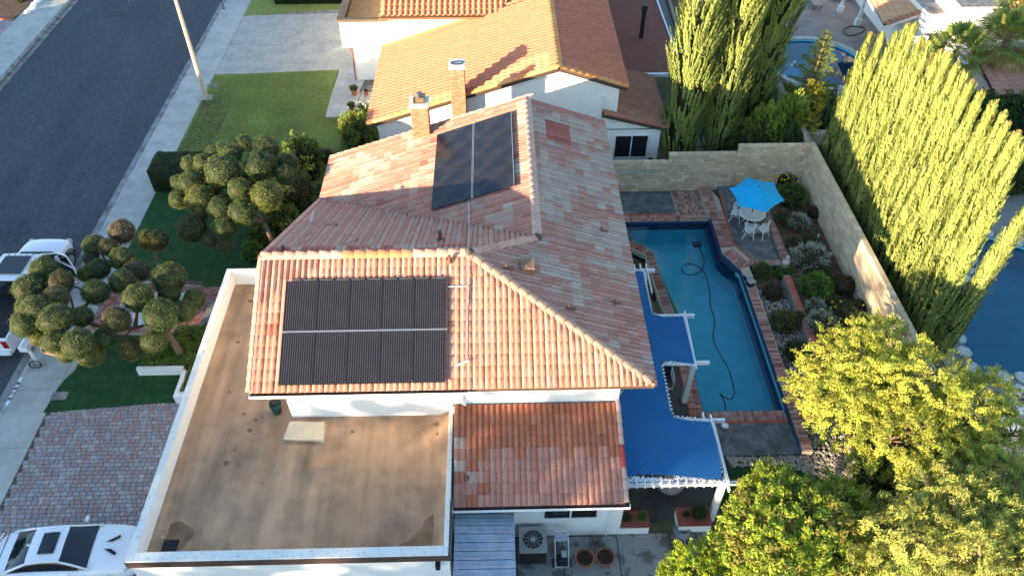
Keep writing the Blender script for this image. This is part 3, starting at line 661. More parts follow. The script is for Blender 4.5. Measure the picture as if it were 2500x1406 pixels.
# vent pipes on the roofs
copper = M('rusty_vent_paint', (.17,.075,.055), .7, .2, 9, .2)
def vent(parent, x, y, p0, n, h, r, elbow=False, name='vent_pipe'):
    p = atp(x, y, p0, n); b = MB(); b.tube([p, p+V(0,0,h)], r, 10, cap=False); b.tube([p+V(0,0,h*.98), p+V(0,0,h)], [r*.8, r*.8], 10); b.lathe([(r*2.2,-.02),(r*1.4,.05),(r,.09)], p+V(0,0,.03), 10)
    if elbow: b.beam(p+V(-.1,0,.05), p+V(.25,0,.02), .1, .03)
    b.build(name, copper, parent, smooth=False)
nS = (V(1,0,0)).cross(AW-SW); nE = V(0,1,0).cross(RS-V(EX,JY,EZ)); nN = V(-1,0,0).cross(AW-VW); nW = V(0,-1,0).cross(V(RX-WX,0,RZ-3.3))
off = V(0,0,.07)
vent(roof, 1075, 587, AP+off, nN, .42, .075); vent(roof, 693, 612, AP+off, nN, .2, .06); vent(roof, 1098, 640, AP+off, nS, .28, .05)
for x, y_ in ((1468,565),(1388,755),(1500,742),(1236,656)): vent(roof, x, y_, SE+off, nE, .2, .035, True)
vent(roof, 1140, 1170, L0+off, V(1,0,0).cross(L3-L0), .22, .04)
p = atp(1290,655,SE+off,nE); b = MB(); b.box(p.x-.26,p.x+.2,p.y-.25,p.y+.25,p.z-.05,p.z+.22); b.build('vent_box', M('rusty_brown_vent', (.25,.14,.09), .8, .35, 9, .3), roof)
for (x, y_) in ((803,551),(822,551),(755,590),(873,588)): 
    p = atp(x, y_, AP+off, nN); b = MB(); b.lathe([(.0,0),(.07,0),(.06,.05),(0,.06)], p, 8); b.build('tile_hook', copper, roof)
# conduit over the roof
def down(px, py, p0, n, h=.14): return atp(px, py, Vector(p0)+V(0,0,h), n)
b = MB(); b.tube([down(1148,350,RS,nW), down(1146,430,RS,nW), down(1145,545,RS,nW), down(1144,585,AP,nN,.16), down(1142,618,AP,nN,.25), down(1141,632,AP,nS,.22), down(1140,760,AP,nS), down(1138,880,AP,nS)], .018, 6); b.build('conduit', steel, house)
b = MB(); b.tube([down(1092,700,AP,nS), down(1138,698,AP,nS)], .02, 6); b.tube([down(1110,893,AP,nS), down(1145,880,AP,nS)], .03, 6); b.build('conduit', graywhite, house)
# chimneys
def chimney(parent, x0, x1, y0, y1, z0, z1, cols, cap='arrestor'):
    m = MB(); m.box(x0,x1,y0,y1,z0,z1); ch = m.build('chimney', mortar, parent)
    for O, ux, W, o_ in ((V(x0,y0,z0),V(1,0,0),x1-x0,V(0,-1,0)), (V(x1,y0,z0),V(0,1,0),y1-y0,V(1,0,0)), (V(x0,y1,z0),V(0,-1,0),y1-y0,V(-1,0,0))):
        brickface(ch, O, ux, V(0,0,1), W, z1-z0, o_, cols=cols)
    m = MB(); m.box(x0-.05,x1+.05,y0-.05,y1+.05,z1-.02,z1+.12); bevel(m.build('chimney_cap', capm, ch), .02, 2)
    if cap == 'arrestor':
        m = MB(); cx, cy = (x0+x1)/2, (y0+y1)/2; m.box(cx-.26,cx+.26,cy-.26,cy+.26,z1+.12,z1+.14)
        for a in (-.24,.24):
            for c in (-.24,.24): m.box(cx+a-.015,cx+a+.015,cy+c-.015,cy+c+.015,z1+.14,z1+.40)
        m.lathe([(.30,.40),(.34,.42),(.16,.52),(0,.54)], (cx,cy,z1), 4); m.build('spark_arrestor', M('weathered_tin', (.22,.19,.15), .5, .3, 8, .1, metal=.5), ch)
        m = MB(); m.box(cx-.2,cx+.2,cy-.2,cy+.2,z1+.14,z1+.38); m.build('flue_mesh', M('flue_mesh', (.16,.11,.06), .8, .3, 60, 0), ch)
    else:
        m = MB(); m.lathe([(.26,.10),(.26,.16),(.22,.16),(.2,.0)], ((x0+x1)/2,(y0+y1)/2,z1), 14, 1.15, .6); m.build('flue', blackp, ch)
    return ch
OB = [(.46,.17,.09),(.50,.20,.10),(.42,.14,.08),(.47,.22,.13)]
chimney(roof, -3.72, -2.98, 29.75, 30.5, 4.3, 6.45, OB)
b = MB(); b.beam(V(-3.75,29.72,4.75), V(-2.95,29.72,5.05), .02, .25); b.build('chimney_flashing', M('orange_flashing', (.42,.2,.1), .7, .1), roof)
# ---- solar arrays
def stripes(name, base, line, axis, freq, bars=.14, dirt_=0):
    m = bpy.data.materials.new(name); m.use_nodes = True; nt = m.node_tree; N = nt.nodes; L = nt.links; b = N['Principled BSDF']
    tc = N.new('ShaderNodeTexCoord'); sp = N.new('ShaderNodeSeparateXYZ'); L.new(tc.outputs['Object'], sp.inputs[0])
    mu = N.new('ShaderNodeMath'); mu.operation = 'MULTIPLY'; mu.inputs[1].default_value = freq; L.new(sp.outputs[axis], mu.inputs[0])
    fr = N.new('ShaderNodeMath'); fr.operation = 'FRACT'; L.new(mu.outputs[0], fr.inputs[0]); lt_ = N.new('ShaderNodeMath'); lt_.operation = 'LESS_THAN'; lt_.inputs[1].default_value = bars; L.new(fr.outputs[0], lt_.inputs[0])
    mx = N.new('ShaderNodeMixRGB'); mx.inputs[1].default_value = (*base, 1); mx.inputs[2].default_value = (*line, 1); L.new(lt_.outputs[0], mx.inputs[0])
    n = N.new('ShaderNodeTexNoise'); n.inputs['Scale'].default_value = 1.4; n.inputs['Detail'].default_value = 7; L.new(tc.outputs['Object'], n.inputs[0])
    r = N.new('ShaderNodeMapRange'); r.inputs[1].default_value = .42; r.inputs[2].default_value = .8; r.inputs[4].default_value = dirt_; L.new(n.outputs[0], r.inputs[0])
    m2 = N.new('ShaderNodeMixRGB'); L.new(r.outputs[0], m2.inputs[0]); L.new(mx.outputs[0], m2.inputs[1]); m2.inputs[2].default_value = (.16,.13,.11,1); L.new(m2.outputs[0], b.inputs['Base Color'])
    b.inputs['Roughness'].default_value = .2; b.inputs['Specular IOR Level'].default_value = .22
    return m
cell = stripes('solar_cells_striped', (.010,.012,.022), (.075,.07,.067), 0, 14, .22, .05); cell2 = stripes('solar_cells_dusty', (.010,.013,.024), (.02,.022,.03), 0, 20, .15, .22)
def solar(thing_, O, u, v, nu, nv, w, h, mat, gapu=.008, gapv=.05, t=.035):
    u = Vector(u).normalized(); v = Vector(v).normalized(); n = u.cross(v).normalized(); m3 = Matrix((u, v, n)).transposed(); fm = None; cm = None
    for j in range(nv):
        for i in range(nu):
            c = O+u*(i*(w+gapu))+v*(j*(h+gapv))
            if fm is None:
                def lm(nm, boxes, mt):
                    mb = MB(); [mb.box(*q) for q in boxes]; me = bpy.data.meshes.new(nm); me.from_pydata(mb.v, [], mb.f); me.materials.append(mt); me.update(); return me
                fw_ = .018
                fm = lm('panel_frame', [(0,w,0,fw_,0,t),(0,w,h-fw_,h,0,t),(0,fw_,fw_,h-fw_,0,t),(w-fw_,w,fw_,h-fw_,0,t)], M('black_anodised_frame'+thing_.name, (.05,.05,.055), .4, .05, 2, 0, metal=.6))
                cm = lm('solar_panel', [(.01,w-.01,.01,h-.01,.004,t-.006)], mat)
            p = piece('solar_panel', cm, thing_, c, mat3=m3); q = bpy.data.objects.new('panel_frame', fm); COL.objects.link(q); q.parent = p
    # rails
    for j in range(nv):
        for fr_ in (.22, .78):
            a = O+v*(j*(h+gapv)+h*fr_)-n*.03-u*.05; e = a+u*(nu*(w+gapu)+.08); mb = MB(); mb.beam(a, e, .04, .04, up=n); mb.build('mounting_rail', alum, thing_)
uS, vS = V(1,0,0), (AW-SW).normalized(); nSn = uS.cross(vS).normalized()
pA = atp(680,941,SW+nSn*.17,nSn); pB = atp(1087,937,SW+nSn*.17,nSn); pC = atp(700,686,SW+nSn*.17,nSn)
wA = ((pB-pA).length-.032)/5; hA = ((pC-pA).dot(vS)-.07)/2
sa = thing('solar_array', 'large ten panel solar array with fine pale stripes on the south roof slope', 'solar array', pA)
solar(sa, pA, uS, vS, 5, 2, wA, hA, cell)
b = MB(); b.beam(pA+vS*(hA+.03)+nSn*.03, pA+vS*(hA+.03)+nSn*.03+uS*(wA*5+.08), .05, .012, up=nSn); b.build('gap_rail', alum, sa)
b = MB()
for j in range(2):
    for i in range(10): a = pA+uS*(i*(wA+.008)/2+.03)+vS*(j*(hA+.06)+hA+.012)+nSn*.04; b.beam(a, a+uS*(wA/2-.07), .012, .02, up=nSn)
b.build('edge_clips', alum, sa)
uW, vW = V(0,-1,0), V(RX-WX,0,RZ-3.3).normalized(); nWn = uW.cross(vW).normalized()
p1 = atp(1068,331,NW+nWn*.17,nWn); p2 = atp(1248,282,NW+nWn*.17,nWn); p3 = atp(1250,470,NW+nWn*.17,nWn); p4 = atp(1050,515,NW+nWn*.17,nWn)
wB = ((p1-p4).length-.024)/4; hB = ((p2-p1).dot(vW)-.09)/2
sb = thing('solar_array', 'smaller dusty eight panel solar array on the upper west facing slope', 'solar array', p1)
solar(sb, p1, uW, vW, 4, 2, wB, hB, cell2, gapv=.09)
b = MB()
for d in (.02,.07): b.beam(p1+vW*(hB+d)+nWn*.035, p1+vW*(hB+d)+nWn*.035+uW*(wB*4+.06), .018, .012, up=nWn)
b.beam(p1+vW*(2*hB+.1)+nWn*.035, p1+vW*(2*hB+.1)+nWn*.035+uW*(wB*4+.06), .02, .012, up=nWn); b.build('gap_rail', alum, sb)
print('panels', wA, hA, wB, hB)
# ================================================================ NEIGHBOUR HOUSE
nb = thing('neighbour_house', 'white stucco house with bright orange barrel tile roofs', 'house', (0, 38, 0))
nRX, nRZ = 3.05, 6.22; nEX, nEZ = 6.42, 5.1; nWX, nWZ = -6.42, 3.2; nY0 = 33.62; nY1 = 41.7; nY2 = 53
A0 = V(nWX,nY0,nWZ); A1 = V(nRX,nY0,nRZ); A2 = V(nEX,nY0,nEZ); vWn = (A1-A0)
def wz(x): return nWZ+(nRZ-nWZ)*(x-nWX)/(nRX-nWX)
# valley with the wing's south slope: wing eave z 5.3 at y 41.3
wEZ, wY = 5.25, 41.25; sl = .46
xv0 = nWX+(5.25-nWZ)/((nRZ-nWZ)/(nRX-nWX))
B0 = V(nWX,nY1,nWZ); B1 = V(xv0,nY1,wz(xv0)); 
B1 = V(min(xv0,.1),nY1,wz(min(xv0,.1))); B2 = V(nRX,43.7,nRZ); B3 = V(nRX,nY2,nRZ)
b = MB(); b.slab(dn(A0,A1,B2,B1,B0), .12); b.slab(dn(A1,A2,V(nEX,nY2,nEZ),B3), .12); nroof = b.build('roof', deckunder, nb)
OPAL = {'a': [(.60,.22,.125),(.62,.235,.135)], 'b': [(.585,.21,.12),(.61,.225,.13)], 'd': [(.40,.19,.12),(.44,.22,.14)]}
nf = lambda a, b: (shade((1,1,1), random.uniform(.94,1.05)), random.choice('ab'))
NR = Roof(nroof, 'barrel', .31, .37)
NR.slope(A0, V(0,-1,0), vWn, [A0, A1, V(nRX,nY1,nRZ), B0], nf, prio=1)
NR.slope(A0, V(0,-1,0), vWn, [B1, V(nRX,nY1,nRZ), B2], nf, prio=0)
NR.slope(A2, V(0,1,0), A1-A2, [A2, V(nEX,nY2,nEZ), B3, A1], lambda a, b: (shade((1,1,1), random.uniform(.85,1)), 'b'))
# wing roof
W0 = V(-6.3,wY,wEZ); W1 = V(xv0+.25,wY,wEZ); W2 = V(nRX+1,wY+3.6,wEZ+3.6*sl); W3 = V(-6.3,wY+3.6,wEZ+3.6*sl)
vv_ = V(0,1,sl)
NR.slope(W0, V(1,0,0), vv_, [W0, W1, V(nRX-.6,wY+3.6,wEZ+3.6*sl), W3], nf, prio=2)
b = MB(); b.slab(dn(W0, W1, V(nRX-.6,wY+3.6,wEZ+3.6*sl), W3), .12); b.slab(dn(W3, V(nRX-.6,wY+3.6,wEZ+3.6*sl), V(nRX-.6,wY+8,wEZ), V(-6.3,wY+8,wEZ)), .1); b.build('wing_roof', deckunder, nb)
# lean-to on the east side
LA = V(5.35,33.75,3.55); LB = V(8.75,33.75,2.65); LC = V(8.75,38.9,2.65); LD = V(5.35,38.9,3.55)
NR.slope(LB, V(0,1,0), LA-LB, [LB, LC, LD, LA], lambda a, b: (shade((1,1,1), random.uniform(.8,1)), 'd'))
b = MB(); b.slab(dn(LA,LB,LC,LD), .12); b.build('lean_to_roof', deckunder, nb)
NR.make(tile_m, OPAL, limit=300)
oc = lambda k: random.choice([(.66,.28,.10),(.62,.25,.09),(.68,.33,.13)])
caps(nroof, B3, A1, CM, oc)
NM = [capmesh(tile_m, W=.14, seed=k+9) for k in range(3)]
caps(nroof, A0+V(0,-.03,0), A1+V(0,-.03,0), NM, oc, step=.38); caps(nroof, A2+V(0,-.03,0), A1+V(0,-.03,0), NM, oc, step=.38)
caps(nroof, B0, B1, NM, oc, step=.38); caps(nroof, LB, LA, NM, lambda k: (.42,.17,.11), step=.38)
b = MB(); b.beam(A0+V(0,.04,-.16), A1+V(0,.04,-.16), .04, .2); b.beam(A2+V(0,.04,-.16), A1+V(0,.04,-.16), .04, .2); b.beam(LA+V(0,.04,-.14), LB+V(0,.04,-.14), .04, .18); b.build('barge_board', M('dark_fascia', (.06,.045,.04), .7, .1), nb)
b = MB(); b.beam(B1+V(0,.02,.05), B2+V(0,.0,.05), .12, .06); b.build('valley_flashing', darkmetal, nroof)
# walls
b = MB(); yw = 34.0
b.add([(-5.95,yw,-.02),(6.1,yw,-.02),(6.1,yw,nEZ-.02),(nRX,yw,nRZ-.15),(-5.95,yw,nWZ),(-5.95,52,-.02),(6.1,52,-.02),(6.1,52,nEZ-.02),(nRX,52,nRZ-.15),(-5.95,52,nWZ)], [(0,1,2,3,4),(1,6,7,2),(5,0,4,9),(6,5,9,8,7)])
b.box(5.32,8.45,33.9,38.5,0,2.55); b.add([(5.32,33.9,2.5),(8.45,33.9,2.5),(8.45,33.9,2.6),(5.38,33.9,3.4)], [(0,1,2,3)])
b.box(-5.95,2.5,41.72,48.5,2.0,5.2); b.build('wall', stucco, nb)
b = MB(); b.box(-8.6,-5.9,43.7,60,0,2.45); b.build('garage_wall', stucco, nb)
b = MB(); b.box(-9.05,-5.95,43.3,43.42,2.35,3.98); b.box(-9.05,-8.93,43.42,60,2.35,3.98); b.box(-9.03,-5.97,43.43,59,2.35,2.45); b.build('garage_parapet', stucco, nb)
b = MB(); b.box(-9.0,-8.62,43.42,43.7,2.3,2.34); b.box(-8.66,-8.6,43.62,43.7,0,2.4); b.build('red_trim', redtile, nb)
b = MB(); b.box(-9.16,-5.9,43.2,43.5,3.98,4.14); b.box(-9.16,-8.86,43.5,60,3.98,4.14); b.build('parapet_cap_board', grey_brown, nb)
for k in range(26):
    b = MB(); b.box(-8.85,-8.8,43.6+k*.3,43.66+k*.3,3.5,3.98); b.build('baluster', grey_brown, nb)
b = MB(); b.box(-8.93,-6.2,43.42,60,3.35,3.42); b.build('balcony_floor', M('tan_balcony_floor', (.42,.24,.10), .8, .15, 2, .2), nb)
b = MB(); b.box(-6.75,-6.3,43.5,43.75,3.98,4.4); b.build('balcony_post', grey_brown, nb)
gutter(nb, V(-6.35,wY-.02,wEZ-.1), V(B1.x-.3,wY-.02,wEZ-.1), mat=M('orange_brown_gutter', (.3,.12,.06), .6, .05))
window(nb, 6.15, 7.85, .85, 2.15, 33.88, 2)
b = MB(); b.box(8.0,8.25,33.86,33.9,.45,.75); b.build('crawl_vent', blackp, nb)
for x_, z_ in ((3.05,5.75),(6.0,3.02)): b = MB(); b.box(x_-.25,x_+.25,yw-.13 if x_ > 5 else yw-.03,yw-.1 if x_ > 5 else yw,z_-.1,z_+.08); b.build('gable_vent', graywhite, nb)
b = MB(); b.tube([V(-6.0,33.9,3.0),V(-5.9,33.8,2.6),V(-5.85,33.85,.1)], .05, 8); b.build('downspout', graywhite, nb)
chimney(nb, -2.13, -1.46, 33.25, 33.98, 0, 6.35, OB, cap='flue')
b = MB(); b.box(5.25,5.32,33.85,34.0,2.4,4.4); b.build('corner_trim', whitep, nb)
# red flat patio roof with black stove pipe
pr_ = thing('patio_roof', 'flat dark red rolled roofing over a patio beside the orange tiled house', 'patio roof', (9, 42, 0))
b = MB(); b.prism([(6.5,39.6),(10.5,39.5),(10.85,60),(6.5,60)], 2.5, 2.62); b.build('roof_sheet', redroof, pr_)
b = MB(); b.box(6.5,10.6,39.3,39.5,2.42,2.6); b.box(10.52,10.62,39.5,60,2.45,2.66); b.build('edge_trim', graywhite, pr_)
for x_, y_ in ((7,39.8),(8.7,39.8),(10.3,39.8),(10.3,44)): b = MB(); b.box(x_-.06,x_+.06,y_-.06,y_+.06,0,2.5); b.build('post', graywhite, pr_)
p = at(1565,92,2.62); b = MB(); b.tube([p, p+V(0,0,1.75)], .13, 14); b.lathe([(.14,1.55),(.17,1.58),(.17,1.75),(.2,1.78),(.2,1.98),(.15,2.02)], p, 14); b.build('stove_pipe', blackp, pr_, smooth=False)
# side strip and low edging right of it
b = MB(); b.prism([(10.85,36),(11.9,36),(12.6,60),(11.0,60)], -.02, .01); struct('gravel_side_strip', b, M('grey_gravel', (.17,.18,.17), .95, .5, 25, .9, 50))
b = MB(); b.beam((12.0,38.5,.1),(12.9,60,.1),.18,.24); tag(b.build('low_edging_wall', M('pale_edging', (.30,.26,.21), .9, .25, 5, .4)), 'low pale edging wall behind the red flat patio roof', 'edging')
b = MB(); b.prism([(12.1,34.5),(18,34.5),(18,60),(12.6,60)], -.02, .005); struct('bare_soil_bed', b, dirt)
# front path, porch and pots of the neighbour
b = MB(); b.prism([(-9.95,39.45),(-8.5,39.45),(-7.95,43.6),(-8.6,43.7),(-8.55,45.1),(-9.85,45.05)], -.02, .015); struct('front_path', b, concrete)
b = MB(); b.prism([(-8.35,39.4),(-6.3,39.4),(-6.3,42.4),(-8.1,42.4)], -.02, .02); struct('porch_slab', b, concrete)
b = MB(); b.prism([(-8.3,42.2),(-6.0,42.2),(-6.0,43.65),(-8.1,43.65)], -.02, .018); struct('pebble_bed', b, M('dark_pebbles', (.12,.12,.125), .8, .5, 30, .9, 40))
for (x0,y0,w_,h_) in ((-7.9,42.2,.6,.7),(-7.2,42.25,.7,.75)):
    b = MB(); b.box(x0,x0+w_,y0,y0+h_,.0,.05); o = b.build('stepping_stone', concrete_grey); tag(o, 'grey stepping stone in dark pebbles, '+('left' if x0 < -7.5 else 'right')+' of the pair by the porch', 'stepping stone')
b = MB(); b.box(-8.6,-7.0,39.0,39.4,-.02,.14); struct('porch_step', b, concrete_grey)
# ================================================================ LAMP POST, SIGN
lp = thing('street_lamp', 'tall tapering beige concrete lamp post beside sidewalk and lawn', 'lamp post', (-17.42, 41.79, 0))
b = MB(); b.box(-17.75,-17.05,41.5,42.1,-.01,.03); b.build('base_pad', concrete, lp)
b = MB(); b.tube([(-17.42,41.79,.0),(-17.42,41.79,4),(-17.42,41.79,8.5)], [.155,.12,.085], 8); b.build('pole', M('beige_concrete_pole', (.50,.44,.34), .7, .1, 6, .2), lp)
b = MB(); b.tube([(-17.42,41.79,8.4),(-18.2,41.79,8.9),(-19.6,41.79,9.0)], .05, 8); b.box(-20.2,-19.5,41.65,41.93,8.92,9.06); b.build('lamp_arm', steel, lp)
sg = thing('sign_post', 'thin dark sign post at the far top edge of the sidewalk', 'sign post', (-19.3, 54.0, 0))
b = MB(); b.tube([(-19.3,54,0),(-19.3,54,2.4)], .03, 8); b.build('pole', darkmetal, sg); b = MB(); b.lathe([(.12,0),(.1,.03),(.03,.05)], (-19.3,54,0), 10); b.build('base_collar', darkmetal, sg)
b = MB(); b.box(-19.55,-19.05,53.98,54.0,2.0,2.5); b.build('sign_plate', graywhite, sg)
# ================================================================ POOL AND BACK YARD
def basin(name, poly, ztop, depth, mat, steps=None):
    m = MB(); n = len(poly); m.prism(poly, -depth, -depth)
    for i in range(n):
        a, b_ = poly[i], poly[(i+1) % n]; m.quad((a[0],a[1],ztop), (b_[0],b_[1],ztop), (b_[0],b_[1],-depth), (a[0],a[1],-depth))
    return struct(name, m, mat)
basin('pool_basin', pool_hole, .0, 1.5, poolblue)
m = MB(); m.prism(pool_hole, -.13, -.13); struct('pool_water', m, WATER('pool_water', (.58,.87,.93), wave=.3))
# main coping, deck
deck_z = .01
m = MB()
m.prism([(5.2,30.05),(8.95,30.05),(8.95,31.9),(5.2,31.9)], -.02, deck_z); struct('slate_deck_north', m, slate)
m = MB(); m.prism([(10.95,30.9),(12.9,31.9),(13.0,26.2),(11.6,26.2),(11.05,27.3)], -.02, deck_z)
m = MB(); pat = [(11.35,31.9),(12.95,31.9),(13.0,26.25),(11.75,26.25),(11.1,27.4)]; m.prism(pat, .0, .30); struct('slate_patio', m, slate)
m = MB(); m.prism([(7.55,15.95),(11.08,15.95),(11.02,17.45),(7.6,17.45)], -.02, .03); struct('slate_deck_south', m, slate)
m = MB(); m.prism([(3.9,13.4),(7.5,13.4),(7.5,22.9),(6.7,22.9),(6.4,29),(3.9,29)], -.02, .004); struct('pergola_floor', m, dark_floor)
# brick coping built brick by brick
cop = MB(); cop.box(7.3,7.84,17.5,22.9,-.1,.02); cop.box(5.3,9.0,29.52,30.0,-.1,.02); cop.prism([(8.95,29.52),(10.4,29.52),(10.4,31.9),(8.95,31.9)], -.1, .02); cop.box(7.5,11.0,17.45,17.96,-.1,.02)
eb = [(10.47,29.75),(10.47,26.78),(11.07,25.62),(11.07,15.9),(11.45,15.9),(11.52,25.3),(11.5,25.95),(13.35,25.95),(13.35,26.3),(11.75,26.3),(11.1,27.4),(11.2,30.9),(10.85,31.9),(10.35,31.9),(10.35,30)]
cop.prism(eb, -.1, .29)
coping = struct('pool_coping', cop, mortar)
m = MB()
pe = [(10.46,29.5),(10.46,26.75),(11.055,25.6),(11.055,15.92)]
for a, b_ in zip(pe, pe[1:]): m.quad((a[0]-.004,a[1],-.5), (b_[0]-.004,b_[1],-.5), (b_[0]-.004,b_[1],.30), (a[0]-.004,a[1],.30))
m.box(5.3,10.46,29.49,29.515,-.5,.02); m.box(7.84,11.05,17.945,17.99,-.5,.015); m.box(7.84,7.87,17.98,22.9,-.5,.015); m.box(11.5,13.2,25.92,25.948,0,.26); m.build('mosaic_band', pooltile, coping)
m = MB(); m.prism([(10.3,29.5),(10.3,26.7),(10.9,25.55),(10.9,15.95),(11.06,15.95),(11.06,25.6),(10.47,26.8),(10.47,29.5)], -.6, -.24); m.build('underwater_ledge', pooltile, coping)
BR = [(.36,.17,.14),(.42,.25,.21),(.30,.13,.105),(.46,.31,.27),(.33,.19,.165),(.40,.21,.17),(.25,.10,.08)]
brs = []
def brun(a, b_, w, z, inset=0, bl=.1, rows=1, rng_=BR):
    """courses of bricks laid across a strip from a to b; strip lies to the left"""
    a, b_ = Vector((a[0],a[1],z)), Vector((b_[0],b_[1],z)); d = b_-a; L = d.length; d.normalize(); s_ = V(-d.y, d.x, 0); n = max(1, int(L/(bl+.012)))
    for r in range(rows):
        for k in range(n):
            c = a+d*((k+.5)*L/n)+s_*(w/rows*(r+.5)); brs.append((c, d, s_, L/n-.012, w/rows-.012, random.choice(rng_)))
brun((11.0,17.96),(7.6,17.96),-.5,.02,rows=2) if 0 else None
brun((7.6,17.47),(10.95,17.47),.48,.02,rows=2)
brun((7.84,17.6),(7.84,22.9),.50,.02,rows=2)
brun((5.4,29.53),(8.95,29.53),.46,.02,rows=2)
for r in range(11): brun((8.98,29.55+r*.215),(10.35,29.55+r*.215),.205,.02)
def brp(a, b_, w, z, **k): brun(a, b_, w, z, **k)
brp((11.1,30.0),(11.1,27.2),-.62,.29,rows=2); brp((11.12,27.35),(11.70,26.2),-.40,.29) if 0 else None
brp((10.48,27.0),(10.48,29.8),-.38,.29) if 0 else None
brp((11.08,25.7),(10.50,26.82),-.42,.29) if 0 else None
brp((10.48,26.85),(11.06,25.68),.62,.29,rows=2); brp((11.09,15.95),(11.09,25.4),-.36,.29); brp((11.55,25.96),(13.3,25.96),.32,.29)
brp((10.86,29.9),(11.1,31.85),.0001+.3,.29) if 0 else brp((10.4,30.0),(10.4,31.85),-.55,.29,rows=2)
brs = [b_ for b_ in brs if True]; brs.sort(key=lambda q: (q[0]-CAM).length); st = MB()
for i, (c, d, s_, l, wd, colr) in enumerate(brs):
    if i < 300: piece('brick', brick_me, coping, c, mat3=Matrix((d*l, s_*wd, V(0,0,random.uniform(.018,.026)))).transposed(), color=colr)
    else:
        h = V(0,0,random.uniform(.018,.026)); A = d*(l/2); B = s_*(wd/2); st.add([c-A-B, c+A-B, c+A+B, c-A+B, c-A*.93-B*.93+h, c+A*.93-B*.93+h, c+A*.93+B*.93+h, c-A*.93+B*.93+h], [(4,5,6,7),(0,1,5,4),(1,2,6,5),(2,3,7,6),(3,0,4,7)], colr)
if st.v: st.build('bricks', tile_m, coping, kind='stuff')
m = MB(); pts = [(11.35,31.3,.305),(11.12,27.5,.305),(11.66,26.42,.305)]
for a, b_ in zip(pts, pts[1:]): m.beam(a, b_, .07, .02)
m.beam((5.3,30.03,.03),(8.9,30.03,.03),.05,.03); m.beam((7.4,17.43,.04),(10.95,17.43,.04),.05,.03); m.beam((7.33,17.5,.03),(7.33,22.0,.03),.05,.03); m.build('orange_joint', orange_j, coping)
# spa in the pool with raised brick rim
m = MB(); rim_o = [(5.0,28.3),(6.2,27.95),(7.25,27.1),(7.45,24.0),(7.62,22.6),(7.2,22.5),(7.0,24.0),(6.85,26.75),(6.05,27.45),(5.0,27.75)]
m.prism(rim_o, -1.2, .28); sp_ = struct('spa_rim', m, mortar)
for a, b_, w_ in (((5.0,28.28),(6.18,27.93),-.42),((6.2,27.93),(7.22,27.08),-.42),((7.24,27.0),(7.43,24.0),-.36),((7.43,24.0),(7.58,22.6),-.36)):
    brs = []; brun(a, b_, w_, .285)
    for c, d, s_, l, wd, colr in brs: piece('brick', brick_me, sp_, c, mat3=Matrix((d*l, s_*wd, V(0,0,.022))).transposed(), color=shade(colr, .75))
m = MB(); m.prism([(4.6,27.7),(6.0,27.4),(6.85,26.7),(6.98,24.1),(4.6,24.1)], .05, .05); struct('spa_water', m, WATER('spa_water', (.15,.3,.36), wave=.1))
m = MB(); m.prism([(4.6,27.7),(6.0,27.4),(6.85,26.7),(6.98,24.1),(4.6,24.1)], .014, .016); struct('spa_floor', m, pooltile)
m = MB(); m.tube([at(1520,645,.1), at(1545,660,.1), at(1560,680,.1)], .05, 6); 
# hose with cleaner
def pathz(px, z, n=6):
    P = [at(x, y_, z) for x, y_ in px]; outp = []
    for i in range(len(P)-1):
        p0 = P[max(i-1,0)]; p1_ = P[i]; p2_ = P[i+1]; p3_ = P[min(i+2,len(P)-1)]
        for k in range(n):
            t = k/n; outp.append(.5*((2*p1_)+(-p0+p2_)*t+(2*p0-5*p1_+4*p2_-p3_)*t*t+(-p0+3*p1_-3*p2_+p3_)*t*t*t))
    outp.append(P[-1]); return outp
m = MB(); m.tube(pathz([(1703,601),(1714,622),(1719,642),(1713,660),(1700,668),(1680,671),(1668,665),(1665,655),(1674,646),(1690,645),(1704,651),(1716,661),(1725,680),(1733,715),(1734,745),(1743,775),(1744,795),(1741,820),(1745,840),(1760,868),(1778,900),(1786,925),(1793,955),(1790,968),(1782,974),(1768,969),(1758,961),(1765,972),(1770,985),(1771,1005)], -.115), .028, 6)
tag(m.build('pool_hose', hosedark, smooth=True), 'long dark hose looping across the blue pool water', 'hose')
rb = thing('pool_cleaner', 'dark blue pool cleaner robot floating in the pool at the end of the hose', 'pool cleaner', at(1702,597,-.1))
m = MB(); p = rb.location; m.ob(p, V(.17,.04,0), V(-.04,.14,0), V(0,0,.07)); bevel(m.build('body', hosedark, rb), .03, 2); m = MB()
for k in (-1,1): m.tube([p+V(.14*k,-.12,0), p+V(.14*k,.12,0)], .07, 8)
m.build('tracks', blackp, rb)
m = MB(); m.tube(pathz([(1620,718),(1634,726),(1637,740),(1640,762)], -.12), .02, 6); tag(m.build('dark_cord', hosedark), 'short thin cord at the pool edge near the spa rim', 'cord')
m = MB(); m.tube(pathz([(1520,500),(1545,512),(1590,517),(1640,514),(1690,515)], .04), .014, 5); m.tube(pathz([(1590,500),(1600,494),(1620,498),(1618,508),(1600,512),(1588,506),(1592,498),(1612,494),(1640,488),(1690,487),(1740,475)], .04), .014, 5); tag(m.build('garden_hose', hosegreen), 'thin green garden hose coiled on the dark slate deck', 'hose')
m = MB(); p = at(1770,1038,.04); m.lathe([(.14,0),(.13,.012),(0,.014)], p, 18); tag(m.build('skimmer_lid', whitep), 'round white skimmer lid on the slate deck by the brick coping', 'lid')
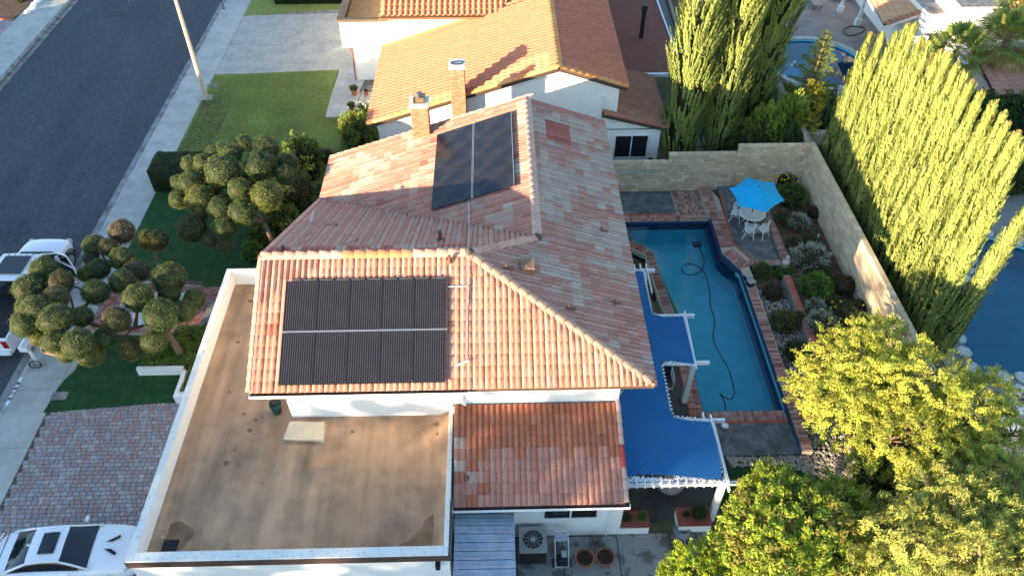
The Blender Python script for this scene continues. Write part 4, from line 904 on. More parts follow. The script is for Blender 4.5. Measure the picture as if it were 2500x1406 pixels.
# umbrella, table, chairs
tb = thing('garden_table', 'round white ornate cast metal table under the turquoise umbrella', 'table', (12.23, 28.85, .3)); T0 = tb.location
m = MB(); R0 = .56
for k in range(24):
    t = 2*math.pi*k/24; m.lathe([(.085,.70),(.085,.725),(.05,.73)], T0+V(R0*math.cos(t), R0*math.sin(t), 0), 8)
m.lathe([(R0,.705),(R0,.728),(R0-.05,.728),(R0-.05,.705)], T0, 36)
for r in (.42,.3,.17): m.lathe([(r+.02,.705),(r+.02,.724),(r-.02,.724),(r-.02,.705)], T0, 30)
for k in range(36):
    t = 2*math.pi*k/36; m.beam(T0+V(.12*math.cos(t),.12*math.sin(t),.713), T0+V(.54*math.cos(t),.54*math.sin(t),.713), .03, .012)
m.lathe([(.13,.705),(.13,.728),(0,.73)], T0, 16); m.build('tabletop', whitep, tb)
for k in range(4):
    t = math.pi/4+k*math.pi/2; c_, s__ = math.cos(t), math.sin(t); m = MB(); m.tube([T0+V(.16*c_,.16*s__,.7), T0+V(.3*c_,.3*s__,.5), T0+V(.22*c_,.22*s__,.25), T0+V(.42*c_,.42*s__,.0)], [.03,.025,.022,.03], 6); m.build('leg', whitep, tb)
um = thing('patio_umbrella', 'open bright turquoise patio umbrella standing through the white table', 'umbrella', (12.23, 28.85, .3)); U0 = V(12.23, 28.85, .3)
m = MB(); tilt = Matrix.Rotation(.05, 3, 'X'); top = U0+V(-.02,-.12,2.42); N6 = 6; rr = 1.28; rim = []
top = atY(1852, 458, 28.7); base_ = U0; ax = (top-base_).normalized()
bx = V(1,0,0); bx = (bx-ax*bx.dot(ax)).normalized(); by = ax.cross(bx)
rim = [top-ax*.42+(bx*math.cos(a)+by*math.sin(a))*rr for a in [math.radians(97+60*k) for k in range(6)]]
vs = []; fs = []; Nn = 6
for k in range(6):
    a, b_ = rim[k], rim[(k+1) % 6]
    grid = []
    for i in range(Nn+1):
        for j in range(Nn+1-i):
            u_ = i/Nn; w_ = j/Nn; p = top*(1-u_-w_)+a*u_+b_*w_; e2 = (u_+w_)**3; p = p-ax*(4*u_*w_*.02)-(((a+b_)/2-(top-ax*.42))*.07*4*u_*w_*e2); grid.append(p)
    idx = {}; c0 = len(vs); q = 0
    for i in range(Nn+1):
        for j in range(Nn+1-i): idx[(i,j)] = c0+q; q += 1
    vs += grid
    for i in range(Nn):
        for j in range(Nn-i):
            fs.append((idx[(i,j)], idx[(i+1,j)], idx[(i,j+1)]))
            if i+j < Nn-1: fs.append((idx[(i+1,j)], idx[(i+1,j+1)], idx[(i,j+1)]))
m.add(vs, fs); cn = m.build('canopy', cyan, um)
m = MB(); cap6 = [top+ax*.07-ax*.1+(bx*math.cos(a)+by*math.sin(a))*.24 for a in [math.radians(97+60*k) for k in range(6)]]; m.add([top+ax*.05]+cap6, [(0,k+1,(k+1) % 6+1) for k in range(6)]); m.build('vent_cap', cyan, cn)
m = MB(); m.lathe([(.03,-.02),(.035,.05),(0,.08)], top+ax*.03, 8); m.build('finial', blackp, cn)
m = MB(); m.tube([base_+V(0,0,.0), top], .022, 8); m.build('pole', blackp, um)
for k in range(6):
    m = MB(); m.tube([top-ax*.06, rim[k]-ax*.02], .009, 5); m.build('rib', whitep, um)
m = MB(); m.lathe([(.22,0),(.22,.05),(.05,.09),(.03,.3)], base_, 14); m.build('base', blackp, um)
def make_chair(label, loc, rz):
    c = thing('garden_chair', label, 'chair', loc, 'white chairs around the garden table', 0); 
    m = MB(); m.lathe([(.23,.41),(.25,.425),(.23,.44),(.2,.437)], loc, 20)
    for k in range(-3,4): m.beam(Vector(loc)+V(k*.06,-.21,.43), Vector(loc)+V(k*.06,.21,.43), .028, .012)
    for k in range(-2,3): m.beam(Vector(loc)+V(-.21,k*.07,.432), Vector(loc)+V(.21,k*.07,.432), .022, .01)
    m.build('seat', whitep, c); L_ = Vector(loc)
    m = MB(); arc = [L_+V(.25*math.cos(t), .20*math.sin(t), .86+.06*math.sin((t)*1.0)) for t in [math.pi*k/12 for k in range(13)]]; m.tube(arc, .017, 6); m.tube([p-V(0,0,.17) for p in arc], .012, 5); m.tube([p-V(0,0,.36) for p in arc], .014, 5)
    for k in range(13):
        p = arc[k]; m.tube([p, p-V(0,0,.38)], .010, 4)
        if k < 12:
            q = (arc[k]+arc[k+1])/2-V(0,0,.09); d = (arc[k+1]-arc[k]).normalized()*.035
            m.tube([q+d, q+V(0,0,.035), q-d, q-V(0,0,.035), q+d], .008, 4); q = q-V(0,0,.16); m.tube([q+d, q+V(0,0,.045), q-d, q-V(0,0,.045), q+d], .008, 4)
    m.build('backrest', whitep, c)
    for sx_ in (-1,1):
        m = MB(); m.tube([L_+V(.25*sx_,.02,.68), L_+V(.27*sx_,-.2,.66), L_+V(.22*sx_,-.2,.44)], .014, 6); m.build('armrest', whitep, c)
        for sy_ in (-1,1):
            m = MB(); m.tube([L_+V(.17*sx_,.16*sy_,.43), L_+V(.2*sx_,.19*sy_,.25), L_+V(.27*sx_,.27*sy_,0)], [.022,.016,.02], 6); m.build('leg', whitep, c)
    m = MB(); m.tube([L_+V(-.2,-.2,.2), L_+V(.2,.2,.2)], .01, 5); m.tube([L_+V(.2,-.2,.2), L_+V(-.2,.2,.2)], .01, 5); m.build('stretcher', whitep, c)
    c.rotation_euler = (0,0,rz); return c
make_chair('white ornate metal chair left of the round table, nearest the pool', (11.62,29.25,.3), math.radians(70))
make_chair('white ornate metal chair in front of the round table, back to the camera side', (11.95,27.95,.3), math.radians(165))
make_chair('white ornate metal chair at the right front of the table beside the planter', (12.62,28.0,.3), math.radians(215))
make_chair('white ornate metal chair hidden behind the table below the umbrella', (12.4,29.75,.3), math.radians(0))
# planter walls with brick tops
m = MB(); m.prism([(13.05,31.9),(13.4,31.9),(13.45,26.0),(13.1,25.9)], 0, .45); m.prism([(12.85,25.1),(13.1,25.1),(13.15,15.5),(12.85,15.5)], 0, .45); plw = struct('planter_wall', m, M('grey_planter_render', (.27,.25,.22), .9, .2, 5, .3))
brs = []; brun((13.08,31.85),(13.1,26.0),-.0,.45) if 0 else None
brun((13.1,26.0),(13.08,31.9),-.30,.45); 
for c, d, s_, l, wd, colr in brs: piece('brick', brick_me, plw, c, mat3=Matrix((d*l, s_*wd, V(0,0,.03))).transposed(), color=colr)
brs = []; brun((12.88,15.6),(12.88,25.0),-.26,.45)
for c, d, s_, l, wd, colr in brs: piece('brick', brick_me, plw, c, mat3=Matrix((d*l, s_*wd, V(0,0,.03))).transposed(), color=random.choice([(.45,.13,.09),(.40,.12,.08),(.48,.16,.11)]))
m = MB(); m.prism([(13.35,33.2),(15.7,33.2),(15.7,15),(13.1,15),(13.1,25.8),(13.4,26)], -.02, .36); struct('raised_bed_soil', m, dirt)
m = MB(); m.prism([(14.6,26.8),(15.55,28.3),(15.55,24.9),(15.15,25.2),(14.9,26.0)], .36, .372); m.prism([(14.9,23.0),(15.58,23.4),(15.58,19.5),(15.3,20.3)], .36, .372); m.prism([(13.9,28.9),(14.8,28.5),(14.9,27.6),(13.8,27.8)], .36, .371); struct('red_mulch', m, redmulch)
m = MB(); m.prism([(11.5,25.85),(12.85,25.85),(12.85,15.5),(11.45,15.5)], -.02, .02); struct('pebble_strip_base', m, dirt)
def pebbles(name, poly, z, n, smin, smax, label, cols=((.30,.28,.26),(.42,.41,.39),(.22,.19,.17),(.52,.51,.49),(.27,.22,.19))):
    xs = [p[0] for p in poly]; ys = [p[1] for p in poly]; m = MB(); k = 0
    base = [(math.cos(t), math.sin(t)) for t in [i*math.pi/3 for i in range(6)]]
    while k < n:
        x = random.uniform(min(xs), max(xs)); y_ = random.uniform(min(ys), max(ys))
        if not inpoly(x, y_, poly): continue
        k += 1; r = random.uniform(smin, smax); a = random.uniform(0,3.14); e_ = random.uniform(.6,1); c_ = random.choice(cols); f_ = random.uniform(.8,1.2); zz = z+random.uniform(0,.02)
        ca, sa_ = math.cos(a), math.sin(a); vs = [(x+ca*r*bx_-sa_*r*e_*by_, y_+sa_*r*bx_+ca*r*e_*by_, zz) for bx_, by_ in base]+[(x+.6*(ca*r*bx_-sa_*r*e_*by_), y_+.6*(sa_*r*bx_+ca*r*e_*by_), zz+r*.7) for bx_, by_ in base]
        m.add(vs, [(6,7,8,9,10,11)]+[(i,(i+1)%6,(i+1)%6+6,i+6) for i in range(6)], shade(c_, f_))
    return tag(m.build(name, pebble), label, 'pebbles', kind='stuff')
pebbles('river_pebbles', [(11.55,24.6),(12.85,24.6),(12.85,15.5),(11.5,15.5)], .02, 2300, .025, .06, 'loose grey and white river pebbles between brick coping and planter wall')
pebbles('river_pebbles', [(8.3,15.9),(11.3,15.88),(13.2,15.6),(12.6,14.2),(11.3,15.1),(10.2,15.55),(8.4,15.5)], .0, 1500, .03, .07, 'band of rounded river pebbles between slate deck and back lawn', ((.33,.28,.22),(.42,.38,.32),(.24,.2,.16),(.5,.47,.42)))
m = MB(); m.prism([(7.55,15.93),(8.2,15.93),(8.3,15.55),(10.2,15.6),(11.3,15.15),(12.6,14.2),(12.6,6),(5.8,6),(5.8,11.5),(7.0,12.5),(7.6,13.6)], -.02, .0); tag(struct('back_lawn', m, turf), kind='stuff', label='shaded dark green turf behind the pergola', cat='lawn')
# block walls
bkm = MB(); bkm.add([(-.5,-.5,0),(.5,-.5,0),(.5,.5,0),(-.5,.5,0),(-.475,-.44,1),(.475,-.44,1),(.475,.44,1),(-.475,.44,1)], [(4,5,6,7),(0,1,5,4),(1,2,6,5),(2,3,7,6),(3,0,4,7)])
bko = bkm.build('block', block_m, coping); block_me = bko.data; bpy.data.objects.remove(bko)
KC = [(.56,.46,.32),(.60,.50,.36),(.52,.42,.29),(.62,.53,.39),(.50,.41,.28)]
wm = M('block_wall_mortar', (.25,.22,.18), .95, .15, 12, .3)
bw = thing('block_wall', 'pale cream block garden wall across the back behind the slate deck', 'wall', (10, 32.2, 0))
m = MB(); m.box(5.3,8.6,31.97,32.15,0,1.78); m.box(8.6,12.0,31.99,32.17,0,2.22); m.box(12.0,15.7,32.01,32.19,0,2.64); m.build('wall_core', wm, bw)
def wallface(parent, O, ux, W, H, o_, cnt, lim, stuff, bh=.2, bwid=.4, j=.012, dep=.02):
    O = Vector(O); r = 0; z = 0
    while z < H-.05:
        x = -.2 if r % 2 else 0
        while x < W-.03:
            x0 = max(0,x)+j/2; x1 = min(W, x+bwid)-j/2; h = min(bh-j, H-z)
            if x1-x0 > .05:
                c = O+ux*((x0+x1)/2)+V(0,0,z+h/2); colr = shade(random.choice(KC), random.uniform(.85,1.1)); mm = Matrix((ux*(x1-x0), V(0,0,h), o_*dep*random.uniform(.6,1.3))).transposed()
                if cnt[0] < lim: piece('block', block_me, parent, c, mat3=mm, color=colr); cnt[0] += 1
                else: stuff.append((c, mm, colr))
            x += bwid
        z += bh; r += 1
def flush(parent, stuff, name='blocks'):
    m = MB()
    for c, mm, colr in stuff:
        m.add([Vector(c)+mm@Vector(q.co) for q in block_me.vertices], [tuple(f.vertices) for f in block_me.polygons], colr)
    if m.v: m.build(name, block_m, parent, kind='stuff')
cnt = [0]; stf = []
wallface(bw, (5.3,31.97,0), V(1,0,0), 3.3, 1.78, V(0,-1,0), cnt, 300, stf); wallface(bw, (8.6,31.99,0), V(1,0,0), 3.4, 2.22, V(0,-1,0), cnt, 300, stf); wallface(bw, (12.0,32.01,.3), V(1,0,0), 3.6, 2.3, V(0,-1,0), cnt, 300, stf); flush(bw, stf)
def wallcap(parent, a, b_, z, w_):
    a, b_ = V(*a, z), V(*b_, z); d = b_-a; L = d.length; d.normalize(); n = int(L/.4); s_ = V(-d.y,d.x,0)
    for k in range(n):
        piece('cap_block', block_me, parent, a+d*((k+.5)*L/n)-V(0,0,.02), mat3=Matrix((d*(L/n-.01), s_*w_, V(0,0,.09))).transposed(), color=shade(random.choice(KC), 1.05))
wallcap(bw, (5.3,32.06), (8.6,32.06), 1.78, .24); wallcap(bw, (8.6,32.08), (12,32.08), 2.22, .24); wallcap(bw, (12,32.1), (15.6,32.1), 2.64, .24)
ew_ = thing('block_wall', 'long cream block garden wall running below the cypress row', 'wall', (15.7, 24, 0))
m = MB(); m.box(15.62,15.84,15.0,32.2,0,2.62); m.box(15.64,15.82,32.2,44,0,2.6); m.build('wall_core', wm, ew_)
cnt = [0]; stf = []; wallface(ew_, (15.62,32.0,.3), V(0,-1,0), 17.0, 2.3, V(-1,0,0), cnt, 300, stf); wallface(ew_, (15.64,44,0), V(0,-1,0), 11.8, 2.6, V(-1,0,0), [999], 300, stf); flush(ew_, stf)
wallcap(ew_, (15.72,15), (15.72,32.3), 2.62, .26)
m = MB(); m.box(15.8,18.2,33.6,33.8,0,2.4); bwo = m.build('block_wall', wm); tag(bwo, 'short return of cream block wall behind the wall corner by the cypresses', 'wall')
stf = []; wallface(bwo, (15.85,33.6,0), V(1,0,0), 2.3, 2.4, V(0,-1,0), [999], 0, stf); flush(bwo, stf)
m = MB(); a = V(5.5,31.86,1.35); m.tube([a, V(8.3,31.86,1.35)], .022, 6); m.tube([V(5.5,31.84,1.28), V(7.6,31.84,1.28)], .018, 6); tag(m.build('pool_pole', steel), 'long metal pool poles hanging along the back block wall', 'pole')
# pergola
pg = thing('pergola', 'white wooden pergola frame carrying lattice and blue shade cloth', 'pergola', (6, 18, 0)); PZ2 = 2.5
for x_, y_ in ((7.2,13.45),(7.2,18.5),(7.2,20.9),(6.1,23.3),(7.2,15.85)):
    if (x_, y_) == (7.2,15.85): continue
    m = MB(); m.box(x_-.1,x_+.1,y_-.1,y_+.1,0,PZ2-.1); bevel(m.build('post', graywhite, pg), .01, 1)
def beam_(a, b_, w_=.09, h_=.16, nm='beam'):
    m = MB(); m.beam(a, b_, w_, h_); return m.build(nm, whitep, pg)
beam_((3.95,13.36,2.42),(7.75,13.36,2.42)); beam_((3.95,13.52,2.42),(7.3,13.52,2.42)); beam_((6.0,15.82,2.42),(7.75,15.82,2.42)); beam_((6.0,18.42,2.42),(7.75,18.42,2.42)); beam_((6.2,20.82,2.42),(7.65,20.82,2.42)); beam_((5.2,23.45,2.42),(6.5,23.45,2.42))
beam_((7.25,13.0,2.55),(7.25,15.95,2.55),.05,.14,'rafter'); _r0 = at(1697,895,2.6); _r1 = at(1671,765,2.6); beam_((_r0.x+.03,_r0.y-.1,2.6),(_r1.x+.03,_r1.y+.1,2.6),.045,.08,'rafter')
for k in range(13): x_ = 4.05+k*.27; beam_((x_,13.18,2.56),(x_,15.6,2.56),.045,.12,'rafter')
for k in range(5): x_ = 6.15+k*.25; beam_((x_,18.25,2.56),(x_,20.7,2.56),.045,.12,'rafter')
for k in range(4): x_ = 5.4+k*.25; beam_((x_,22.0,2.56),(x_,23.62+.02*k,2.56),.045,.12,'rafter')
for k in range(3): x_ = 6.4+k*.3; beam_((x_,15.6,2.56),(x_,15.85+.2*(k==2),2.56),.045,.12,'rafter')
def lattice(poly, z, nm='lattice', sp_=.115, wd=.034):
    m = MB(); xs = [p[0] for p in poly]; ys = [p[1] for p in poly]; 
    for sgn in (1,-1):
        c = -80
        k0 = min(y_-sgn*x for x in xs for y_ in ys); k1 = max(y_-sgn*x for x in xs for y_ in ys); k = math.floor(k0/(sp_*1.414))*sp_*1.414
        while k < k1:
            ts = []
            for i in range(len(poly)):
                (ax_,ay_),(bx_,by_) = poly[i], poly[(i+1)%len(poly)]; fa = ay_-sgn*ax_-k; fb = by_-sgn*bx_-k
                if (fa > 0) != (fb > 0): t = fa/(fa-fb); ts.append((ax_+(bx_-ax_)*t, ay_+(by_-ay_)*t))
            ts.sort()
            for i in range(0, len(ts)-1, 2): m.beam((*ts[i], z+(.006 if sgn > 0 else 0)), (*ts[i+1], z+(.006 if sgn > 0 else 0)), wd, .006)
            k += sp_*1.414
    return m.build(nm, whitep, pg)
LZ = 2.635
_c = lambda x, y_, dx=0, dy=0: ((at(x,y_,2.64).x+dx), (at(x,y_,2.64).y+dy))
lattice([(3.95,13.36),(5.55,13.36),(5.55,13.75),(3.95,13.75)], LZ); lattice([(3.95,13.6),_c(1765,1175,.06,-.06),_c(1737,1028,.07,.07),_c(1646,1019,.0,.1),_c(1612,883,.08,0),(5.6,18.3),(3.95,18.3)], LZ); lattice([(6.55,13.36),(7.2,13.36),(7.2,13.6),(6.55,13.6)], LZ); lattice([_c(1612,884,-.4,-.05),_c(1697,890,.03,-.06),_c(1670,770,.03,.06),_c(1622,771,.0,.07),_c(1590,764,.06,0),_c(1572,662,.05,0),(4.9,23.4),(4.9,18.28)], LZ)
# shade cloth
def cloth(poly, z, name, label, group=None):
    bm = bmesh.new(); xs = [p[0] for p in poly]; ys = [p[1] for p in poly]; h = .09
    nx = int((max(xs)-min(xs))/h)+2; ny = int((max(ys)-min(ys))/h)+2; x0, y0 = min(xs), min(ys); m = MB(); m.prism(poly, 0, 0)
    vv = [bm.verts.new(q) for q in m.v]
    for f in m.f: bm.faces.new([vv[i] for i in f])
    for i in range(nx): bmesh.ops.bisect_plane(bm, geom=bm.verts[:]+bm.edges[:]+bm.faces[:], plane_co=(x0+i*h,0,0), plane_no=(1,0,0))
    for i in range(ny): bmesh.ops.bisect_plane(bm, geom=bm.verts[:]+bm.edges[:]+bm.faces[:], plane_co=(0,y0+i*h,0), plane_no=(0,1,0))
    for q in bm.verts:
        x, y_ = q.co.x, q.co.y; sp2 = .115*1.414; a = abs(((y_-x)/sp2) % 1-.5)*2; b_ = abs(((y_+x)/sp2) % 1-.5)*2
        f_ = max(0, mnoise.noise(Vector((x*.7,y_*.7,2)))*1.5+.4)
        q.co.z = z+.02*mnoise.noise(Vector((x,y_*.6,7)))-.012*(1-max(a,b_))*min(1,f_)
    me = bpy.data.meshes.new(name); bm.to_mesh(me); bm.free(); me.materials.append(bluecloth); o = bpy.data.objects.new(name, me); COL.objects.link(o)
    md = o.modifiers.new('thickness', 'SOLIDIFY'); md.thickness = .004
    return tag(o, label, 'shade cloth')
ctop = 2.665
pa = [at(x, y_, ctop) for x, y_ in ((1527,1165),(1560,1157),(1640,1159),(1700,1166),(1763,1172))]
pb = [at(x, y_, ctop) for x, y_ in ((1758,1120),(1750,1080),(1735,1029),(1690,1027),(1646,1020),(1636,1000),(1628,960),(1622,925),(1612,883))]
pc = [at(x, y_, ctop) for x, y_ in ((1640,880),(1695,888),(1690,862),(1668,772),(1620,773),(1592,766),(1583,730),(1575,690),(1570,663),(1548,661))]
poly = [(p.x, p.y) for p in pa+pb+pc]; poly = poly+[(4.9,23.45),(4.9,18.0),(3.95,16.3)]
bc = cloth(poly, ctop, 'shade_cloth', 'bright blue shade cloth stretched over the white lattice pergola beside the pool')
bclip = bluecloth.node_tree
# light through the thin cloth painted into its colour, darker between lattice slats
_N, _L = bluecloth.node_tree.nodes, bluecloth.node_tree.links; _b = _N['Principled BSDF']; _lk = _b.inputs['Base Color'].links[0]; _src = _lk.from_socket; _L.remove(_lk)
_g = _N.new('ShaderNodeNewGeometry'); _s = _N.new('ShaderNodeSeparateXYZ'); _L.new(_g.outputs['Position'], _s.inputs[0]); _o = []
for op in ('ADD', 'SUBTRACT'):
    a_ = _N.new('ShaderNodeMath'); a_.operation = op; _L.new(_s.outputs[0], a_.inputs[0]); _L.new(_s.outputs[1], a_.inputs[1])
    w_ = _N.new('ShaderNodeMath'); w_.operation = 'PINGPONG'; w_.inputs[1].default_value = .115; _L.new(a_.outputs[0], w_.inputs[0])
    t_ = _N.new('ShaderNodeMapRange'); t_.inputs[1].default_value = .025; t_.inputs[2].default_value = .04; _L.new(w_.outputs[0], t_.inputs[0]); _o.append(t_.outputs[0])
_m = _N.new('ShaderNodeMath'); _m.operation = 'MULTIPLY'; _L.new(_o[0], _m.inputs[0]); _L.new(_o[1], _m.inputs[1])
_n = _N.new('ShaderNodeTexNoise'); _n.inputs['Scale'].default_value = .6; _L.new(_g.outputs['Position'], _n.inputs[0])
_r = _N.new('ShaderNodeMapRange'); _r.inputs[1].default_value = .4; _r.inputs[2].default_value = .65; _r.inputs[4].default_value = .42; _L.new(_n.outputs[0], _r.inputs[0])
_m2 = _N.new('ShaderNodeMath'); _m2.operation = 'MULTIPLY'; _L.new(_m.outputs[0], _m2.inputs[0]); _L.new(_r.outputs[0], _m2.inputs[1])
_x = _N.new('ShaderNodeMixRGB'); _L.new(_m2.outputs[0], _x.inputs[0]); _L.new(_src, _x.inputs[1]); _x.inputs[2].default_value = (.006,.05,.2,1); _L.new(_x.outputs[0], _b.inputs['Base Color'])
# patio chair under pergola
pcr = thing('patio_chair', 'white tube patio chair with navy sling under the pergola by the post', 'chair', (6.55,19.4,.0)); L_ = pcr.location
m = MB()
for sx_ in (-.3,.3): m.tube([L_+V(sx_,-.3,0), L_+V(sx_,-.32,.6), L_+V(sx_,.25,.65), L_+V(sx_,.3,0)], .02, 8)
m.tube([L_+V(-.3,-.3,.05), L_+V(.3,-.3,.05)], .02, 8); m.tube([L_+V(-.28,.3,1.0), L_+V(0,.33,1.05), L_+V(.28,.3,1.0)], .02, 8)
for sx_ in (-.28,.28): m.tube([L_+V(sx_,-.3,.42), L_+V(sx_,.2,.4), L_+V(sx_,.3,1.0)], .018, 8)
m.build('frame', whitep, pcr, smooth=True); m = MB(); m.beam(L_+V(0,-.28,.42), L_+V(0,.2,.4), .5, .015); m.beam(L_+V(0,.2,.4), L_+V(0,.3,1.0), .5, .015); m.build('sling', hosedark, pcr)
# ring planter, brick planters, pots
rg = thing('ring_planter', 'round grey concrete ring planter half hidden under the pergola', 'planter', at(1641,1192,.2)+V(0,.35,-.2)); m = MB(); m.lathe([(.5,0),(.56,.3),(.56,.36),(.42,.36),(.36,.1),(0,.1)], rg.location, 28); m.build('ring', concrete, rg, smooth=False)
def brick_planter(x0, x1, y0, y1, h, label):
    t = thing('brick_planter', label, 'planter', ((x0+x1)/2,(y0+y1)/2,0)); m = MB(); m.box(x0,x1,y0,y1,0,h); m.build('planter_box', stucco_s, t)
    m = MB(); m.box(x0-.02,x1+.02,y0-.02,y1+.02,h+.002,h+.05); m.build('tiled_top', redtile, t); return t
brick_planter(3.95, 4.95, 12.95, 13.55, .42, 'low white planter with red tiled top beside the house corner'); brick_planter(5.95, 7.05, 12.95, 13.6, .45, 'low white planter with red tiled top at the foot of the pergola post')
dirt_dark = M('potting_soil', (.035,.026,.02), .95, .4, 30, .6)
def pot(label, p, r, h, mat=terracotta, plant=None, name='flower_pot', cat='pot', group=None, rimh=.03):
    t = thing(name, label, cat, p, group); m = MB(); m.lathe([(r*.7,0),(r,h-rimh),(r*1.08,h-rimh),(r*1.08,h),(r*.92,h),(r*.85,h-.05),(0,h-.05)], p, 22); m.build('pot', mat, t, smooth=False); m = MB(); m.lathe([(r*.9,h-.03),(0,h-.028)], p, 16); m.build('soil', dirt_dark, t); return t
dk = M('dark_wicker', (.07,.05,.04), .8, .3, 20, .3)
tube_pot = pot('tall brown cylinder pot standing on the blotched concrete by the planter', at(1493,1286,.0), .14, .5, dk)
# concrete slabs by the ac
m = MB(); m.prism([(.4,13.0),(5.7,13.0),(5.5,5),(-1.5,5),(-1.5,12.9)], -.02, -.006); sl_ = struct('side_patio', m, mortar_d)
for x0, x1, y0, y1 in ((.45,1.98,5,12.9),(2.0,3.85,5,12.88),(3.87,5.62,5,12.95)):
    m = MB(); m.box(x0+.01,x1-.01,y0,y1,-.005,.012); m.build('concrete_slab', concrete_wet, sl_)
# AC unit
ac = thing('air_conditioner', 'grey air conditioner condenser with round fan grille beside the wall', 'air conditioner', (1.0,12.1,0)); A_ = V(.98,12.35,0)
m = MB(); m.box(A_.x-.42,A_.x+.42,A_.y-.42,A_.y+.42,.04,.86)
for k in range(0): pass
m.build('coil_case', M('dark_coil', (.05,.052,.05), .6, .3, 30, .5, 90), ac)
m = MB()
for k in range(14): z = .1+k*.055; m.box(A_.x-.43,A_.x+.43,A_.y-.43,A_.y-.42,z,z+.02)
m.build('louvres', darkmetal, ac)
m = MB(); m.prism([(A_.x-.45,A_.y-.45),(A_.x+.45,A_.y-.45),(A_.x+.45,A_.y+.45),(A_.x-.45,A_.y+.45)], .86, .93, holes=[[(A_.x+.34*math.cos(t), A_.y+.34*math.sin(t)) for t in [-2*math.pi*k/28 for k in range(28)]]]); bevel(m.build('top_cover', M('ac_grey', (.36,.37,.34), .5, .1, 5, .05), ac), .02, 2)
m = MB(); m.lathe([(.09,.9),(.09,.95),(0,.96)], A_, 14); 
for k in range(12): t = 2*math.pi*k/12; m.tube([A_+V(.08*math.cos(t),.08*math.sin(t),.93), A_+V(.34*math.cos(t+.3),.34*math.sin(t+.3),.93)], .008, 4)
for r in (.16,.24,.32): m.tube([A_+V(r*math.cos(t), r*math.sin(t), .925) for t in [2*math.pi*k/28 for k in range(29)]], .006, 4)
m.build('fan_guard', M('guard_grey', (.4,.42,.42), .4, .05), ac)
m = MB()
for k in range(4):
    t = k*math.pi/2+.4; m.add([A_+V(.05*math.cos(t),.05*math.sin(t),.8), A_+V(.32*math.cos(t-.3),.32*math.sin(t-.3),.78), A_+V(.33*math.cos(t+.45),.33*math.sin(t+.45),.84), A_+V(.1*math.cos(t+.8),.1*math.sin(t+.8),.83)], [(0,1,2,3)])
m.build('fan_blades', steel, ac)
m = MB(); m.lathe([(.335,.868),(.0,.5)], A_, 28); m.build('fan_shroud', blackp, ac)
# pressure washer
pw = thing('pressure_washer', 'pressure washer with tube handle, black wheels and engine on concrete', 'pressure washer', (1.95,12.2,0)); P_ = V(1.93,12.1,0)
m = MB(); m.tube([P_+V(-.22,-.35,.15), P_+V(-.22,.35,.75), P_+V(-.2,.5,.95), P_+V(.2,.5,.95), P_+V(.22,.35,.75), P_+V(.22,-.35,.15), P_+V(-.22,-.35,.15)], .018, 6); m.build('handle_frame', graywhite, pw)
m = MB(); m.box(P_.x-.17,P_.x+.17,P_.y-.3,P_.y-.02,.15,.45); bevel(m.build('engine', blackp, pw), .03, 2); m = MB(); m.box(P_.x-.02,P_.x+.14,P_.y-.16,P_.y+.02,.45,.56); m.build('fuel_tank', M('tank_grey', (.4,.4,.42), .4, .05), pw); m = MB(); m.ob(P_+V(0,.36,.82), V(.19,0,0), V(0,.09,.1), V(0,-.012,.012)); m.build('control_panel', M('panel_blue_grey', (.3,.34,.4), .5, .3, 12, 0), pw)
for sx_ in (-1,1): m = MB(); m.tube([P_+V(.24*sx_,-.2,.14), P_+V(.31*sx_,-.2,.14)], .14, 14); m.build('wheel', rubber, pw)
deadpots = [pot('round terracotta pot of dead brown stems, left of the pair by the wall', (2.68,11.98,0), .3, .32), pot('round terracotta pot of dead brown stems, right of the pair by the wall', (3.36,12.0,0), .3, .32)]
# metal shed roof
sh = thing('metal_lean_to', 'blue grey ribbed metal shed roof against the garage wall', 'shed roof', (-.6,9,0)); 
mm_ = M('blue_grey_sheet', (.30,.36,.45), .45, .12, 2, .1, metal=.25, col2=(.40,.45,.52), c2scale=1.5)
y = 12.75; k = 0
while y > 4:
    m = MB(); lift = 0; sy = y-.29
    m.beam((-1.5,y-.13,2.22),(.37,y-.13,2.18),.24,.012) ; m.beam((-1.5,y-.245,2.235),(.37,y-.245,2.195),.05,.05); m.beam((-1.5,y-.1,2.228),(.37,y-.1,2.188),.03,.02); m.build('roof_sheet', mm_, sh); y -= .285
m = MB(); m.slab([V(-1.5,4,2.2),V(.36,4,2.16),V(.36,12.72,2.16),V(-1.5,12.72,2.2)], .01); m.build('backing', darkmetal, sh)
m = MB(); m.box(-1.45,-1.38,4,12.7,0,2.2); m.box(.27,.33,12.5,12.58,0,2.16); m.box(.27,.33,9,9.08,0,2.16); m.build('posts', graywhite, sh)
# garden odds and ends
stt = thing('garden_statue', 'small weathered white bust statue on a pedestal at the patio corner', 'statue', at(1898,672,.0)); p = V(13.0,25.55,.0)
stt.location = p; m = MB(); m.lathe([(.16,0),(.16,.08),(.10,.15),(.09,.5),(.15,.6),(.15,.65)], p, 14); m.build('pedestal', M('mossy_stone', (.22,.21,.18), .9, .3, 8, .3), stt)
m = MB(); m.lathe([(.06,.65),(.14,.72),(.17,.82),(.13,.92),(.06,.96),(.055,1.0),(.09,1.05),(.10,1.12),(.07,1.19),(0,1.21)], p, 14, 1.1, .8); m.lathe([(.03,-.02),(.03,.02),(0,.05)], p+V(0,-.1,1.1), 6); m.build('bust', stone_w, stt, smooth=True)
def lantern(x, y_, label):
    q = at(x, y_, .45); t = thing('garden_box', label, 'box', q-V(0,0,.16)); m = MB(); m.ob(q-V(0,0,.03), V(.13,.05,0), V(-.05,.13,0), V(0,0,.12)); m.build('body', hosedark, t); m = MB(); m.ob(q+V(0,0,.1), V(.15,.055,0), V(-.055,.15,0), V(0,0,.02)); m.build('lid', M('lid_grey'+str(x), (.32,.32,.30), .6, .1), t)
